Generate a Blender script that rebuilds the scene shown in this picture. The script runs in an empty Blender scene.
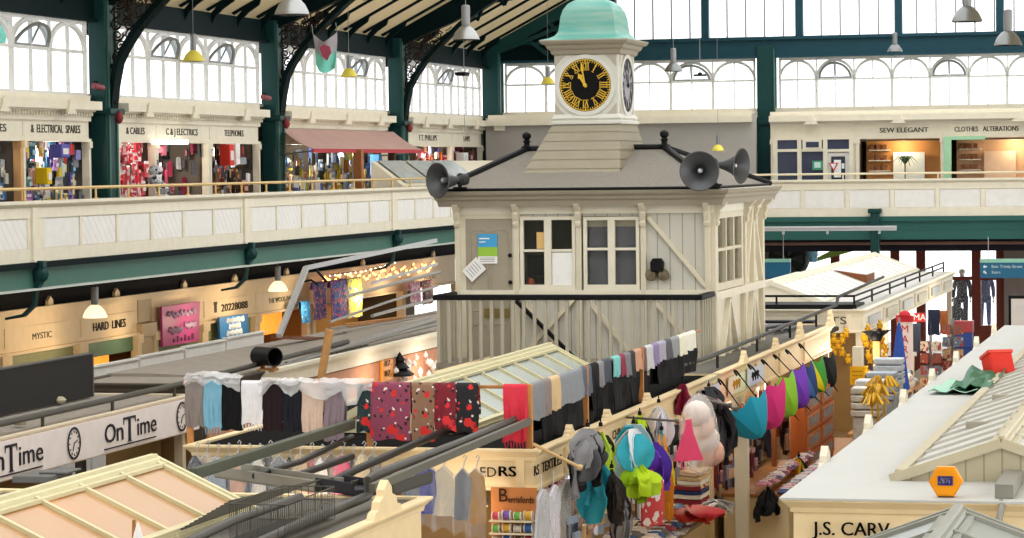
import bpy, math, random
from mathutils import Vector, Matrix
R = random.Random(11)
PI = math.pi
V = Vector
SC = bpy.context.scene
COL = SC.collection

# ------------------------------------------------------------------ camera
FPX = 2800.0
CAM = V((0, 0, 6.2))
RX = V((0.96904756, 0.24658274, -0.01199096))      # camera right
RU = V((0.00250845, 0.03873390, 0.99924641))       # camera up
RB = V((0.24686138, -0.96834737, 0.03691645))      # camera back
cd = bpy.data.cameras.new('camera'); co = bpy.data.objects.new('camera', cd); COL.objects.link(co)
mm = Matrix.Identity(4)
for i in range(3):
    mm[i][0] = RX[i]; mm[i][1] = RU[i]; mm[i][2] = RB[i]; mm[i][3] = CAM[i]
co.matrix_world = mm
cd.sensor_width = 36; cd.lens = 36 * FPX / 1024; cd.clip_end = 400; cd.clip_start = .1
SC.camera = co

def at(x, y, X=None, Y=None, Z=None):
    """the point of the real plane X=.., Y=.. or Z=.. seen at that spot of the photograph"""
    r = RX * ((x - 512) / FPX) + RU * ((269 - y) / FPX) - RB
    t = (X - CAM.x) / r.x if X is not None else (Y - CAM.y) / r.y if Y is not None else (Z - CAM.z) / r.z
    return CAM + r * t

# ------------------------------------------------------------------ materials
def lin(c):
    if isinstance(c, str):
        c = [int(c[i:i + 2], 16) / 255 for i in (0, 2, 4)]
    return tuple((v / 12.92 if v <= .04045 else ((v + .055) / 1.055) ** 2.4) for v in c)
MC = {}
def M(hexc, rough=.6, metal=0, var=.10, scale=5, name=None, bump=0):
    k = (hexc, rough, metal, var, scale, bump)
    if k in MC: return MC[k]
    m = bpy.data.materials.new(name or 'paint_' + hexc); m.use_nodes = True
    nt = m.node_tree; b = nt.nodes['Principled BSDF']
    c = lin(hexc)
    b.inputs['Roughness'].default_value = rough; b.inputs['Metallic'].default_value = metal; b.inputs['Specular IOR Level'].default_value = (.04 if name in ('deep_green_iron', 'dark_roof_felt') else .18) if rough >= .4 else .4
    tc = nt.nodes.new('ShaderNodeTexCoord'); n = nt.nodes.new('ShaderNodeTexNoise')
    n.inputs['Scale'].default_value = scale; n.inputs['Detail'].default_value = 5
    nt.links.new(tc.outputs['Object'], n.inputs['Vector'])
    r = nt.nodes.new('ShaderNodeMix'); r.data_type = 'RGBA'
    r.inputs[6].default_value = tuple(v * (1 - var) for v in c) + (1,)
    r.inputs[7].default_value = tuple(min(1, v * (1 + var)) for v in c) + (1,)
    nt.links.new(n.outputs['Fac'], r.inputs[0]); nt.links.new(r.outputs[2], b.inputs['Base Color'])
    if bump:
        bp = nt.nodes.new('ShaderNodeBump'); bp.inputs['Strength'].default_value = bump; bp.inputs['Distance'].default_value = .02
        n2 = nt.nodes.new('ShaderNodeTexNoise'); n2.inputs['Scale'].default_value = scale * 8; n2.inputs['Detail'].default_value = 3
        nt.links.new(tc.outputs['Object'], n2.inputs['Vector']); nt.links.new(n2.outputs['Fac'], bp.inputs['Height'])
        nt.links.new(bp.outputs['Normal'], b.inputs['Normal'])
    MC[k] = m
    return m
def glow(hexc, s):
    k = ('e', hexc, s)
    if k in MC: return MC[k]
    m = bpy.data.materials.new('glow_' + hexc); m.use_nodes = True
    b = m.node_tree.nodes['Principled BSDF']
    b.inputs['Base Color'].default_value = lin(hexc) + (1,)
    b.inputs['Emission Color'].default_value = lin(hexc) + (1,); b.inputs['Emission Strength'].default_value = s
    MC[k] = m
    return m
def glassy(name, hexc, alpha, rough=.1):
    """thin sheet: part see-through, part painted / reflecting"""
    m = bpy.data.materials.new(name); m.use_nodes = True
    nt = m.node_tree; b = nt.nodes['Principled BSDF']
    b.inputs['Base Color'].default_value = lin(hexc) + (1,); b.inputs['Roughness'].default_value = rough
    b.inputs['Alpha'].default_value = alpha
    return m
def floral(base, c2='d42a2a', c3='e6dcd6', c4='1d1a1c'):
    m = bpy.data.materials.new('floral_' + base); m.use_nodes = True
    nt = m.node_tree; b = nt.nodes['Principled BSDF']; b.inputs['Roughness'].default_value = .8
    tc = nt.nodes.new('ShaderNodeTexCoord')
    prev = None
    col = lin(base) + (1,)
    nz = nt.nodes.new('ShaderNodeTexNoise'); nz.inputs['Scale'].default_value = 22; nt.links.new(tc.outputs['Object'], nz.inputs['Vector'])
    vm = nt.nodes.new('ShaderNodeVectorMath'); vm.operation = 'MULTIPLY_ADD'; vm.inputs[1].default_value = (.05, .05, .05); nt.links.new(nz.outputs['Color'], vm.inputs[0]); nt.links.new(tc.outputs['Object'], vm.inputs[2])
    for (sc, thr, cc, off) in ((15, .24, c4, 3.1), (11, .17, c3, 7.7), (7.6, .36, c2, 0)):
        mp = nt.nodes.new('ShaderNodeMapping'); mp.inputs['Location'].default_value = (off, off * .7, off * 1.3)
        vo = nt.nodes.new('ShaderNodeTexVoronoi'); vo.inputs['Scale'].default_value = sc
        nt.links.new(vm.outputs[0], mp.inputs['Vector']); nt.links.new(mp.outputs['Vector'], vo.inputs['Vector'])
        lt = nt.nodes.new('ShaderNodeMath'); lt.operation = 'LESS_THAN'; lt.inputs[1].default_value = thr
        nt.links.new(vo.outputs['Distance'], lt.inputs[0])
        mx = nt.nodes.new('ShaderNodeMix'); mx.data_type = 'RGBA'
        mx.inputs[6].default_value = col; mx.inputs[7].default_value = lin(cc) + (1,)
        if prev: nt.links.new(prev, mx.inputs[6])
        nt.links.new(lt.outputs[0], mx.inputs[0]); prev = mx.outputs[2]
    nt.links.new(prev, b.inputs['Base Color'])
    return m
def stripes(name, ca, cb, axis, scale, rough=.6):
    """board or batten pattern along an object axis"""
    m = bpy.data.materials.new(name); m.use_nodes = True
    nt = m.node_tree; b = nt.nodes['Principled BSDF']; b.inputs['Roughness'].default_value = rough
    tc = nt.nodes.new('ShaderNodeTexCoord'); mp = nt.nodes.new('ShaderNodeMapping')
    sx = nt.nodes.new('ShaderNodeSeparateXYZ'); mu = nt.nodes.new('ShaderNodeMath'); mu.operation = 'MULTIPLY'; mu.inputs[1].default_value = scale
    fr = nt.nodes.new('ShaderNodeMath'); fr.operation = 'FRACT'
    lt = nt.nodes.new('ShaderNodeMath'); lt.operation = 'LESS_THAN'; lt.inputs[1].default_value = .09
    nt.links.new(tc.outputs['Object'], mp.inputs['Vector']); nt.links.new(mp.outputs['Vector'], sx.inputs[0])
    nt.links.new(sx.outputs['XYZ'.index(axis[0])], mu.inputs[0])
    src = mu.outputs[0]
    if len(axis) == 2:
        ad = nt.nodes.new('ShaderNodeMath'); m2 = nt.nodes.new('ShaderNodeMath'); m2.operation = 'MULTIPLY'; m2.inputs[1].default_value = scale
        nt.links.new(sx.outputs['XYZ'.index(axis[1])], m2.inputs[0]); nt.links.new(src, ad.inputs[0]); nt.links.new(m2.outputs[0], ad.inputs[1]); src = ad.outputs[0]
    nt.links.new(src, fr.inputs[0]); nt.links.new(fr.outputs[0], lt.inputs[0])
    n = nt.nodes.new('ShaderNodeTexNoise'); n.inputs['Scale'].default_value = 3
    nt.links.new(tc.outputs['Object'], n.inputs['Vector'])
    m0 = nt.nodes.new('ShaderNodeMix'); m0.data_type = 'RGBA'
    a = lin(ca); m0.inputs[6].default_value = tuple(v * .9 for v in a) + (1,); m0.inputs[7].default_value = tuple(min(1, v * 1.08) for v in a) + (1,)
    nt.links.new(n.outputs['Fac'], m0.inputs[0])
    mx = nt.nodes.new('ShaderNodeMix'); mx.data_type = 'RGBA'; mx.inputs[7].default_value = lin(cb) + (1,)
    nt.links.new(m0.outputs[2], mx.inputs[6]); nt.links.new(lt.outputs[0], mx.inputs[0]); nt.links.new(mx.outputs[2], b.inputs['Base Color'])
    return m

CREAM = M('e6dfcb', .55); CREAMW = M('f0d9ac', .55, name='warm_cream'); HUTC = M('d8cfb8', .55, name='hut_cream'); HUTG = M('a39a88', .55, name='hut_door_grey')
STONE = M('9a917e', .55, name='cornice_paint')
GREEN = M('193f3e', .4, name='dark_green_iron'); GREEN2 = M('426a5f', .45, name='beam_green'); DKGREEN = M('0b1c1d', .5, name='deep_green_iron'); NAVYG = M('1e4450', .5, name='blue_green_iron')
BLACK = M('0f0f11', .6); DARK = M('24242a', .7); FELT = M('989086', .9, var=.22, scale=9, name='roof_felt', bump=.5)
SLATE = M('8b857b', .9, var=.45, scale=38, name='mineral_felt', bump=.6)
WHITE = M('f2f1ee', .5); OFFW = M('dddad3', .6); GREYM = M('8d8f90', .4, .6); STEEL = M('b9bcc0', .35, .5, name='galvanised'); PIPE = M('4f4d48', .5, .2, name='pipe_grey')
DKPIPE = M('2e2d29', .5, .2, name='dark_pipe')
WOOD = M('b07a48', .6, var=.2, scale=12, name='wood'); BROWN = M('7d4a2e', .6, var=.2, scale=12, name='brown_wood'); REDB = M('7a3a2e', .55, name='red_brown_paint')
SHOPDK = M('6e655b', .9, name='shop_dark'); BOARDW = M('e9e7e2', .5, name='panel_white')
WINF = M('e2e0da', .5, name='window_grey'); GOLD = M('e0b53c', .35, .4, name='gilt')
GLASS = glassy('clear_glass', 'dfe6e8', .10, .05); HGLASS = glassy('hut_glass', '3c4038', .22, .05); RGLASS = glassy('wired_glass', 'c6cec6', .72, .25)
PLASTIC = glassy('clear_plastic', 'eef0f2', .08, .15); POLY = glassy('milky_polythene', 'f2f2f2', .33, .2)

# ------------------------------------------------------------------ mesh builder
class MB:
    def __init__(s): s.v = []; s.f = []; s.m = []
    def add(s, v, f, m=0):
        n = len(s.v); s.v += [V(p) for p in v]; s.f += [tuple(i + n for i in q) for q in f]; s.m += [m] * len(f); return s
    def box(s, x0, y0, z0, x1, y1, z1, m=0):
        e = R.random() * 7e-4; x0, x1 = min(x0, x1) - e, max(x0, x1) + e; y0, y1 = min(y0, y1) - e, max(y0, y1) + e; z0, z1 = min(z0, z1) - e, max(z0, z1) + e
        return s.add([(x0, y0, z0), (x1, y0, z0), (x1, y1, z0), (x0, y1, z0), (x0, y0, z1), (x1, y0, z1), (x1, y1, z1), (x0, y1, z1)],
              [(0, 3, 2, 1), (4, 5, 6, 7), (0, 1, 5, 4), (1, 2, 6, 5), (2, 3, 7, 6), (3, 0, 4, 7)], m)
    def bar(s, p, q, w, h, m=0, up=(0, 0, 1)):
        p, q = V(p), V(q); d = (q - p).normalized(); u = V(up); e = R.random() * 1e-3; w += e; h += e
        if abs(d.dot(u)) > .95: u = V((0, 1, 0))
        a = d.cross(u).normalized() * (w / 2); b = a.cross(d).normalized() * (h / 2)
        v = [p - a - b, p + a - b, p + a + b, p - a + b, q - a - b, q + a - b, q + a + b, q - a + b]
        return s.add(v, [(0, 1, 2, 3), (7, 6, 5, 4), (0, 4, 5, 1), (1, 5, 6, 2), (2, 6, 7, 3), (3, 7, 4, 0)], m)
    def tube(s, pts, r, n=8, m=0):
        pts = [V(p) for p in pts]; k = len(pts); rr = r if isinstance(r, (list, tuple)) else [r] * k
        vs, fs = [], []; a = None
        for i, p in enumerate(pts):
            d = (pts[min(i + 1, k - 1)] - pts[max(i - 1, 0)])
            d = d.normalized() if d.length > 1e-9 else V((0, 0, 1))
            if a is None:
                u = V((0, 0, 1)) if abs(d.z) < .9 else V((1, 0, 0)); a = d.cross(u).normalized()
            a = (a - d * a.dot(d)).normalized(); b = d.cross(a)
            for j in range(n):
                t = 2 * PI * j / n; vs.append(p + (a * math.cos(t) + b * math.sin(t)) * rr[i])
        for i in range(k - 1):
            for j in range(n):
                j2 = (j + 1) % n; fs.append((i * n + j, i * n + j2, (i + 1) * n + j2, (i + 1) * n + j))
        fs.append(tuple(range(n - 1, -1, -1))); fs.append(tuple((k - 1) * n + j for j in range(n)))
        return s.add(vs, fs, m)
    def lathe(s, prof, o=(0, 0, 0), n=20, ax=(0, 0, 1), m=0):
        o = V(o); d = V(ax).normalized(); u = V((1, 0, 0)) if abs(d.x) < .9 else V((0, 1, 0)); a = (u - d * u.dot(d)).normalized(); b = d.cross(a)
        vs, fs = [], []
        for (r, z) in prof:
            for j in range(n):
                t = 2 * PI * j / n; vs.append(o + d * z + (a * math.cos(t) + b * math.sin(t)) * max(r, 1e-4))
        k = len(prof)
        for i in range(k - 1):
            for j in range(n):
                j2 = (j + 1) % n; fs.append((i * n + j, i * n + j2, (i + 1) * n + j2, (i + 1) * n + j))
        fs.append(tuple(range(n - 1, -1, -1))); fs.append(tuple((k - 1) * n + j for j in range(n)))
        return s.add(vs, fs, m)
    def prism(s, poly, O, U, W, t, m=0):
        """outline poly (u,w) in the plane O+uU+wW, thickness t along U x W"""
        O, U, W = V(O), V(U), V(W); N = U.cross(W).normalized() * t; k = len(poly); e = N.normalized() * (R.random() * 7e-4); O = O - e; N = N + e * 2
        v = [O + U * a + W * b for a, b in poly]; v += [p + N for p in v]
        f = [tuple(range(k - 1, -1, -1)), tuple(range(k, 2 * k))] + [(i, (i + 1) % k, (i + 1) % k + k, i + k) for i in range(k)]
        return s.add(v, f, m)
    def ring(s, outer, inner, O, U, W, t, m=0):
        O, U, W = V(O), V(U), V(W); N = U.cross(W).normalized() * t; k = len(outer)
        v = [O + U * a + W * b for a, b in outer] + [O + U * a + W * b for a, b in inner]; v += [p + N for p in v]
        f = []
        for i in range(k - 1):
            j = i + 1
            f += [(i, i + k, j + k, j), (i + 2 * k, j + 2 * k, j + 3 * k, i + 3 * k), (i, j, j + 2 * k, i + 2 * k), (i + k, i + 3 * k, j + 3 * k, j + k)]
        f += [(0, 2 * k, 3 * k, k), (k - 1, 2 * k - 1, 4 * k - 1, 3 * k - 1)]
        return s.add(v, f, m)
    def sheet(s, P, t, m=0):
        """closed cloth from a grid of points P[i][j], thickness t"""
        a, b = len(P), len(P[0]); P = [[V(p) for p in r] for r in P]
        top, bot = [], []
        for i in range(a):
            for j in range(b):
                du = P[min(i + 1, a - 1)][j] - P[max(i - 1, 0)][j]; dv = P[i][min(j + 1, b - 1)] - P[i][max(j - 1, 0)]
                n = du.cross(dv); n = n.normalized() if n.length > 1e-9 else V((0, 0, 1))
                top.append(P[i][j] + n * t / 2); bot.append(P[i][j] - n * t / 2)
        K = a * b; f = []
        for i in range(a - 1):
            for j in range(b - 1):
                q = (i * b + j, (i + 1) * b + j, (i + 1) * b + j + 1, i * b + j + 1); f.append(q); f.append(tuple(x + K for x in reversed(q)))
        for i in range(a - 1):
            for j in (0, b - 1):
                f.append((i * b + j, (i + 1) * b + j, (i + 1) * b + j + K, i * b + j + K))
        for j in range(b - 1):
            for i in (0, a - 1):
                f.append((i * b + j, i * b + j + 1, i * b + j + 1 + K, i * b + j + K))
        return s.add(top + bot, f, m)
    def cyl(s, p, q, r, n=14, m=0): return s.tube([p, q], r, n, m)

def text_geo(body, size, cx='CENTER'):
    cu = bpy.data.curves.new('t', 'FONT'); cu.body = body; cu.size = size; cu.extrude = .003; cu.align_x = cx; cu.align_y = 'CENTER'; cu.resolution_u = 3
    o = bpy.data.objects.new('t', cu); COL.objects.link(o)
    bpy.context.view_layer.update()
    me = bpy.data.meshes.new_from_object(o.evaluated_get(bpy.context.evaluated_depsgraph_get()))
    v = [p.co.copy() for p in me.vertices]; f = [tuple(p.vertices) for p in me.polygons]
    bpy.data.objects.remove(o); bpy.data.curves.remove(cu); bpy.data.meshes.remove(me)
    return v, f
def lettering(mb, body, size, O, U, W, sx=1.0, m=0, bold=0, align='CENTER', width=None):
    v, f = text_geo(body, size, align); U, W = V(U).normalized(), V(W).normalized(); N = U.cross(W); O = V(O)
    if width and v:
        w = max(p.x for p in v) - min(p.x for p in v); sx = width / w
    for du in ((0,) if not bold else (-bold, 0, bold)):
        mb.add([O + U * (p.x * sx + du) + W * p.y + N * p.z for p in v], f, m)
    return mb

# ------------------------------------------------------------------ scene tree
ORG = {}
def _props(o, label, cat, group, kind):
    if label and not 4 <= len(label.split()) <= 16: print('LABEL', len(label.split()), label)
    if label: o['label'] = label
    if cat: o['category'] = cat
    if group: o['group'] = group
    if kind: o['kind'] = kind
def thing(name, label, cat, loc=(0, 0, 0), rz=0, group=None, kind=None):
    o = bpy.data.objects.new(name, None); COL.objects.link(o); o.location = loc; o.rotation_euler.z = rz; o.empty_display_size = .1
    ORG[o.name] = V(loc); _props(o, label, cat, group, kind); return o
def obj(name, mb, mats, parent=None, label=None, local=False, smooth=True, bevel=0, sharp=.7):
    """link ONE mesh object; mesh points are given in world space unless local"""
    me = bpy.data.meshes.new(name)
    org = ORG.get(parent.name, V((0, 0, 0))) if parent and not local else V((0, 0, 0))
    o = bpy.data.objects.new(name, me); COL.objects.link(o)
    if not parent and not local:
        lo = V((min(p.x for p in mb.v), min(p.y for p in mb.v), min(p.z for p in mb.v))); hi = V((max(p.x for p in mb.v), max(p.y for p in mb.v), max(p.z for p in mb.v)))
        org = V(((lo.x + hi.x) / 2, (lo.y + hi.y) / 2, lo.z)); o.location = org
    me.from_pydata([tuple(p - org) for p in mb.v], [], mb.f)
    for m in (mats if isinstance(mats, (list, tuple)) else [mats]): me.materials.append(m)
    if any(mb.m): me.polygons.foreach_set('material_index', mb.m)
    me.validate(); me.update()
    if smooth:
        me.polygons.foreach_set('use_smooth', [True] * len(me.polygons)); me.set_sharp_from_angle(angle=sharp)
    if parent: o.parent = parent
    ORG[o.name] = org
    if label: o['label'] = label
    if bevel:
        b = o.modifiers.new('edge', 'BEVEL'); b.width = bevel; b.segments = 2; b.limit_method = 'ANGLE'; b.angle_limit = .7
    return o
def tag(o, label, cat, group=None, kind=None): _props(o, label, cat, group, kind); return o
def st(name, mb, mats, parent=None, **k):
    o = obj(name, mb, mats, parent, **k)
    if not parent: o['kind'] = 'structure'
    return o
def dup(root, loc, rz=0, label=None, group=None, scale=None):
    r = root.copy(); COL.objects.link(r); r.location = loc; r.rotation_euler = (0, 0, rz)
    if scale: r.scale = (scale,) * 3 if not isinstance(scale, (tuple, list)) else scale
    if label: r['label'] = label
    if group: r['group'] = group
    for ch in list(root.children):
        c = ch.copy(); COL.objects.link(c); c.parent = r
        for g in list(ch.children):
            d = g.copy(); COL.objects.link(d); d.parent = c
    return r
class Proto:
    """first use moves the original, later uses copy it"""
    def __init__(s, root): s.r = root; s.used = False
    def put(s, loc, rz=0, label=None, group=None, scale=None):
        if not s.used:
            s.used = True; o = s.r; o.location = loc; o.rotation_euler = (0, 0, rz)
            if scale: o.scale = (scale,) * 3 if not isinstance(scale, (tuple, list)) else scale
            if label: o['label'] = label
            if group: o['group'] = group
            return o
        o = dup(s.r, loc, rz, label, group, scale or (1, 1, 1))
        if not group and 'group' in o: del o['group']
        return o
EX, EY, EZ = V((1, 0, 0)), V((0, 1, 0)), V((0, 0, 1))
# ================================================================== THE HALL
XW, XG, YF, YG = -21.5, -19.1, 82.0, 77.0       # window wall, gallery front; far window wall, far gallery front
mb = MB(); mb.box(-27, -8, -.2, 10, 96, 0); st('floor', mb, M('8f8a84', .7, var=.15, scale=1.2, name='paved_floor'))
mb = MB(); mb.box(-25.2, 28, 0, -25, 84, 4.3); st('wall_left_lower', mb, M('6f5a44', .8, name='back_wall'))
mb = MB(); mb.box(-25.2, 28, 4.6, -25, 84, 7.6); st('wall_left_upper', mb, M('5a544c', .8, name='shop_back_wall'))
mb = MB(); mb.box(-25.2, 28, 7.62, XW - .05, 82.4, 7.7); st('ceiling_shops_left', mb, M('8b8375', .8))
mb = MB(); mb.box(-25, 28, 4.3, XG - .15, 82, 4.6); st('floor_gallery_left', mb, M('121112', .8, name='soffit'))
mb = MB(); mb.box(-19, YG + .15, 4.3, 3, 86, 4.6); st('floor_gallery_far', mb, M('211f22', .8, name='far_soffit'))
mb = MB(); mb.box(-27, -8.3, 0, 10, -8, 17); st('wall_back', mb, M('8a8a88', .8))
mb = MB(); mb.box(-25, 85.8, 4.6, 10, 86, 7.6); st('wall_far_upper', mb, M('6a6258', .8))
mb = MB(); mb.box(-25.2, YF + .06, 7.62, 10, 86, 7.7); st('ceiling_shops_far', mb, M('8b8375', .8))
mb = MB(); mb.box(-21.3, 80.6, 4.6, -13.2, 80.8, 7.62); st('wall_far_plain', mb, M('b3afa9', .7, var=.08, scale=2, name='grey_wall_paint'))
mb = MB(); mb.box(-21.2, 80.3, 7.38, -13.3, 80.62, 7.56); mb.box(-21.2, 80.5, 7.56, -13.3, 82.0, 7.7); mb.box(-21.1, 81.85, 7.66, 3.4, 81.95, 7.8); mb.box(-21.0, 80.4, 7.24, -20.7, 80.6, 7.38); st('trim_1', mb, CREAM)

# ---- roof: boarded left slope, glazed upper slopes, dark rafters
def zr(X): return 9.62 + .52 * (X + 21.75)
YR0, YR1 = 30, 82.6
mb = MB(); mb.prism([(-22.4, zr(-22.4)), (-14.2, zr(-14.2)), (-14.2, zr(-14.2) + .1), (-22.4, zr(-22.4) + .1)], (0, YR1, 0), EX, EZ, YR1 - YR0)
ceil = st('ceiling', mb, stripes('roof_boards', 'f8e4b8', 'd0b080', 'Y', 5.0, .7))
for i, y in enumerate([41.5 + 1.64 * k for k in range(25)]):
    if any(abs(y - c) < .5 for c in (51.6, 61.75, 71.9, 82)): continue
    mb = MB(); mb.prism([(-21.55, zr(-21.55) - .07), (-14.2, zr(-14.2) - .07), (-14.2, zr(-14.2) + .0), (-21.6, zr(-21.6) + .0)], (0, y + .04, 0), EX, EZ, .08)
    a = [(-21.58, 9.12), (-21.5, 9.12), (-21.47, 9.35), (-21.38, 9.53), (-21.2, 9.7), (-20.95, 9.86), (-20.9, 10.0), (-21.25, 9.84), (-21.45, 9.64), (-21.56, 9.38)]
    mb.prism(a, (0, y + .04, 0), EX, EZ, .08)
    o = obj('rafter', mb, DKGREEN, ceil)
mb = MB(); mb.prism([(-22.4, zr(-22.4)), (-14.2, zr(-14.2)), (-14.2, zr(-14.2) + .1), (-22.4, zr(-22.4) + .1)], (0, YR0, 0), EX, EZ, 38); mb.prism([(-3.6, zr(-14.2)), (4.6, zr(-22.4)), (4.6, zr(-22.4) + .1), (-3.6, zr(-14.2) + .1)], (0, YR1, 0), EX, EZ, YR1 + 8); st('ceiling_boards', mb, ceil.data.materials[0])
mb = MB()
for xa, xb in ((-14.2, -8.9), (-8.9, -3.6)):
    za = zr(xa) if xa < -8.9 else zr(-8.9); zb = zr(-8.9) if xa < -8.9 else zr(-14.2)
    for k in range(-19, 27):
        y = YR0 + k * 2.0; mb.bar((xa, y, za), (xb, y, zb), .06, .1)
st('ceiling_skylight_bars', mb, DKGREEN)
mb = MB()
for k in range(7):   # purlins along the hall
    x = -20.0 + k * 2.6
    if x < -14.2: mb.box(x - .05, YR0, zr(x) - .3, x + .05, YR1, zr(x) - .14)
mb = MB(); mb.box(-21.62, YR0, 9.1, -21.46, 82, 9.62); mb.box(-21.46, YR0, 9.1, -21.38, 82, 9.16); st('beam_wall_plate_left', mb, DKGREEN)

# ---- windows
def arch_window(name, O, U, width, n, z0, z1, zs, vents=(), mull=.1, midb=.036):
    O, U = V(O), V(U); fr = MB(); gl = MB(); N = U.cross(EZ); w = width / n
    def bx(u0, u1, a, b, d=.07): fr.prism([(u0, a), (u1, a), (u1, b), (u0, b)], O - N * d / 2, U, EZ, d)
    bx(0, width, z1 - .07, z1 + .02); bx(0, width, z0 - .02, z0 + .05); bx(0, .06, z0, z1); bx(width - .06, width, z0, z1)
    bx(0, width, zs - .03, zs + .03)
    for i in range(n + 1):
        if 0 < i < n: bx(i * w - mull / 2, i * w + mull / 2, z0, zs + (z1 - zs) * .35); bx(i * w - .02, i * w + .02, zs, z1)
    for i in range(n):
        c = (i + .5) * w; bx(c - midb / 2, c + midb / 2, z0, z1 - .08)
        a, b = w / 2 - mull / 2, (z1 - .07) - zs
        out = [(c - (a + .065) * math.cos(t), zs + (b + .03) * math.sin(t)) for t in [PI * k / 14 for k in range(15)]]
        inn = [(c - (a - .01) * math.cos(t), zs + (b - .05) * math.sin(t)) for t in [PI * k / 14 for k in range(15)]]
        fr.ring(out, inn, O - N * .04, U, EZ, .08)
    root = st(name, fr, WINF)
    gl.prism([(0.02, z0), (width - .02, z0), (width - .02, z1), (.02, z1)], O + N * .045, U, EZ, .012); obj('pane', gl, GLASS, root)
    for i in vents:
        c = (i + .5) * w; a, b = w / 2 - mull / 2 - .02, (z1 - .1) - zs; tilt = .5
        W2 = (EZ * math.cos(tilt) + N * math.sin(tilt)); vb = MB()
        out = [(-a * math.cos(t), b * math.sin(t)) for t in [PI * k / 14 for k in range(15)]]; inn = [(x * .88, y * .88 + .01) for x, y in out]
        vb.ring(out, inn, O + U * c + EZ * (zs + .03) - N * .03, U, W2, .04); vb.prism([(-a, -.02), (a, -.02), (a, .05), (-a, .05)], O + U * c + EZ * (zs + .03) - N * .03, U, W2, .04)
        vb.prism([(-.015, 0), (.015, 0), (.015, b), (-.015, b)], O + U * c + EZ * (zs + .03) - N * .03, U, W2, .03)
        obj('vent_frame', vb, M('7d7f7c', .5), root); vg = MB(); vg.prism([(x * .9, y * .9) for x, y in out], O + U * c + EZ * (zs + .03) - N * .015, U, W2, .006); obj('vent_pane', vg, glassy('blue_glass', 'a9c4d8', .25, .1), root)
    return root
cols_y = [41.5, 51.6, 61.75, 71.9]
wn = 1
for i, (ya, yb) in enumerate(((42.3, 50.9), (52.5, 60.95), (62.6, 70.95), (72.7, 80.7))):
    arch_window('window_%d' % wn, (XW, ya, 0), EY, yb - ya, 5, 7.66, 9.1, 8.5, vents=((3,), (1, 3), (3,), (2,))[i]); wn += 1
for i, (xa, xb) in enumerate(((-21.05, -13.42), (-12.72, -4.98), (-4.3, 3.4))):
    arch_window('window_%d' % wn, (xa, YF, 0), EX, xb - xa, 6 if i != 1 else 7, 7.76, 9.26, 8.62, vents=((4,), (1, 4), ())[i], mull=.085); wn += 1
# far gable glazing above the beam
mb = MB(); zb = 9.85; xs = [-17.6 + .558 * k for k in range(40)]
for x in xs: mb.box(x - .022, YF - .03, zb, x + .022, YF + .03, min(zr(x), zr(-17.8 - x)) - .1)
mb.box(-17.6, YF - .04, zb, 3.4, YF + .04, zb + .06)
g = st('window_%d' % wn, mb, M('8f949a', .5)); wn += 1
mb = MB(); mb.prism([(-17.6, zb), (3.0, zb), (-.3, zr(-17.5)), (-8.9, zr(-8.9)), (-17.5, zr(-17.5))], (0, YF + .06, 0), EX, EZ, .012); obj('pane', mb, GLASS, g)
for x in (-17.7, -14.9, -12.1, -9.2, -6.28, -3.4, -.5):
    mb = MB(); mb.box(x - .11, YF - .14, zb, x + .11, YF + .1, min(zr(x), zr(-17.8 - x)) - .1); obj('glazing_post', mb, NAVYG, g)
mb = MB(); mb.box(-21.6, YF - .3, 9.27, 3.6, YF + .02, 9.88); mb.box(-21.6, YF - .42, 9.8, 3.6, YF - .3, 9.88); mb.box(-21.6, YF - .42, 9.27, 3.6, YF - .3, 9.34)
st('beam_far', mb, NAVYG)

# ---- iron columns of the window wall
names = ['dark green iron column at the left end of the clerestory, beyond the frame edge', 'dark green iron column beside the electrical spares shop', 'dark green iron column at the left end of the faded red awning', 'dark green iron column at the right end of the faded red awning']
def column(x, y, lab, m=GREEN, z0=4.6, z1=9.62, wx=.36, wy=.62):
    t = thing('iron_column', lab, 'column', (x, y, z0))
    mb = MB(); mb.box(x - wx / 2, y - wy / 2, z0 + .35, x + wx / 2, y + wy / 2, z1)
    obj('shaft', mb, m, t, bevel=.02)
    mb = MB(); 
    for d in (-.2, .2): mb.box(x + wx / 2, y + d - .035, 5.0, x + wx / 2 + .03, y + d + .035, z1 - .1)
    obj('flange', mb, GREEN2 if m is GREEN else m, t)
    mb = MB(); mb.box(x - wx / 2 - .05, y - wy / 2 - .05, z0, x + wx / 2 + .05, y + wy / 2 + .05, z0 + .35); obj('plinth', mb, m, t, bevel=.02)
    mb = MB(); mb.box(x - wx / 2 - .04, y - wy / 2 - .06, 7.3, x + wx / 2 + .12, y + wy / 2 + .06, 7.42); obj('collar', mb, m, t, bevel=.02)
    return t
for y, l in zip(cols_y, names): column(-21.42, y, l)
column(-21.35, 81.7, 'dark green iron column in the far left corner, left of the grey wall', GREEN, wx=.5, wy=.7)
column(-13.06, 81.75, 'blue green iron column at the right end of the plain grey wall', GREEN, wx=.5, wy=.4)

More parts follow.
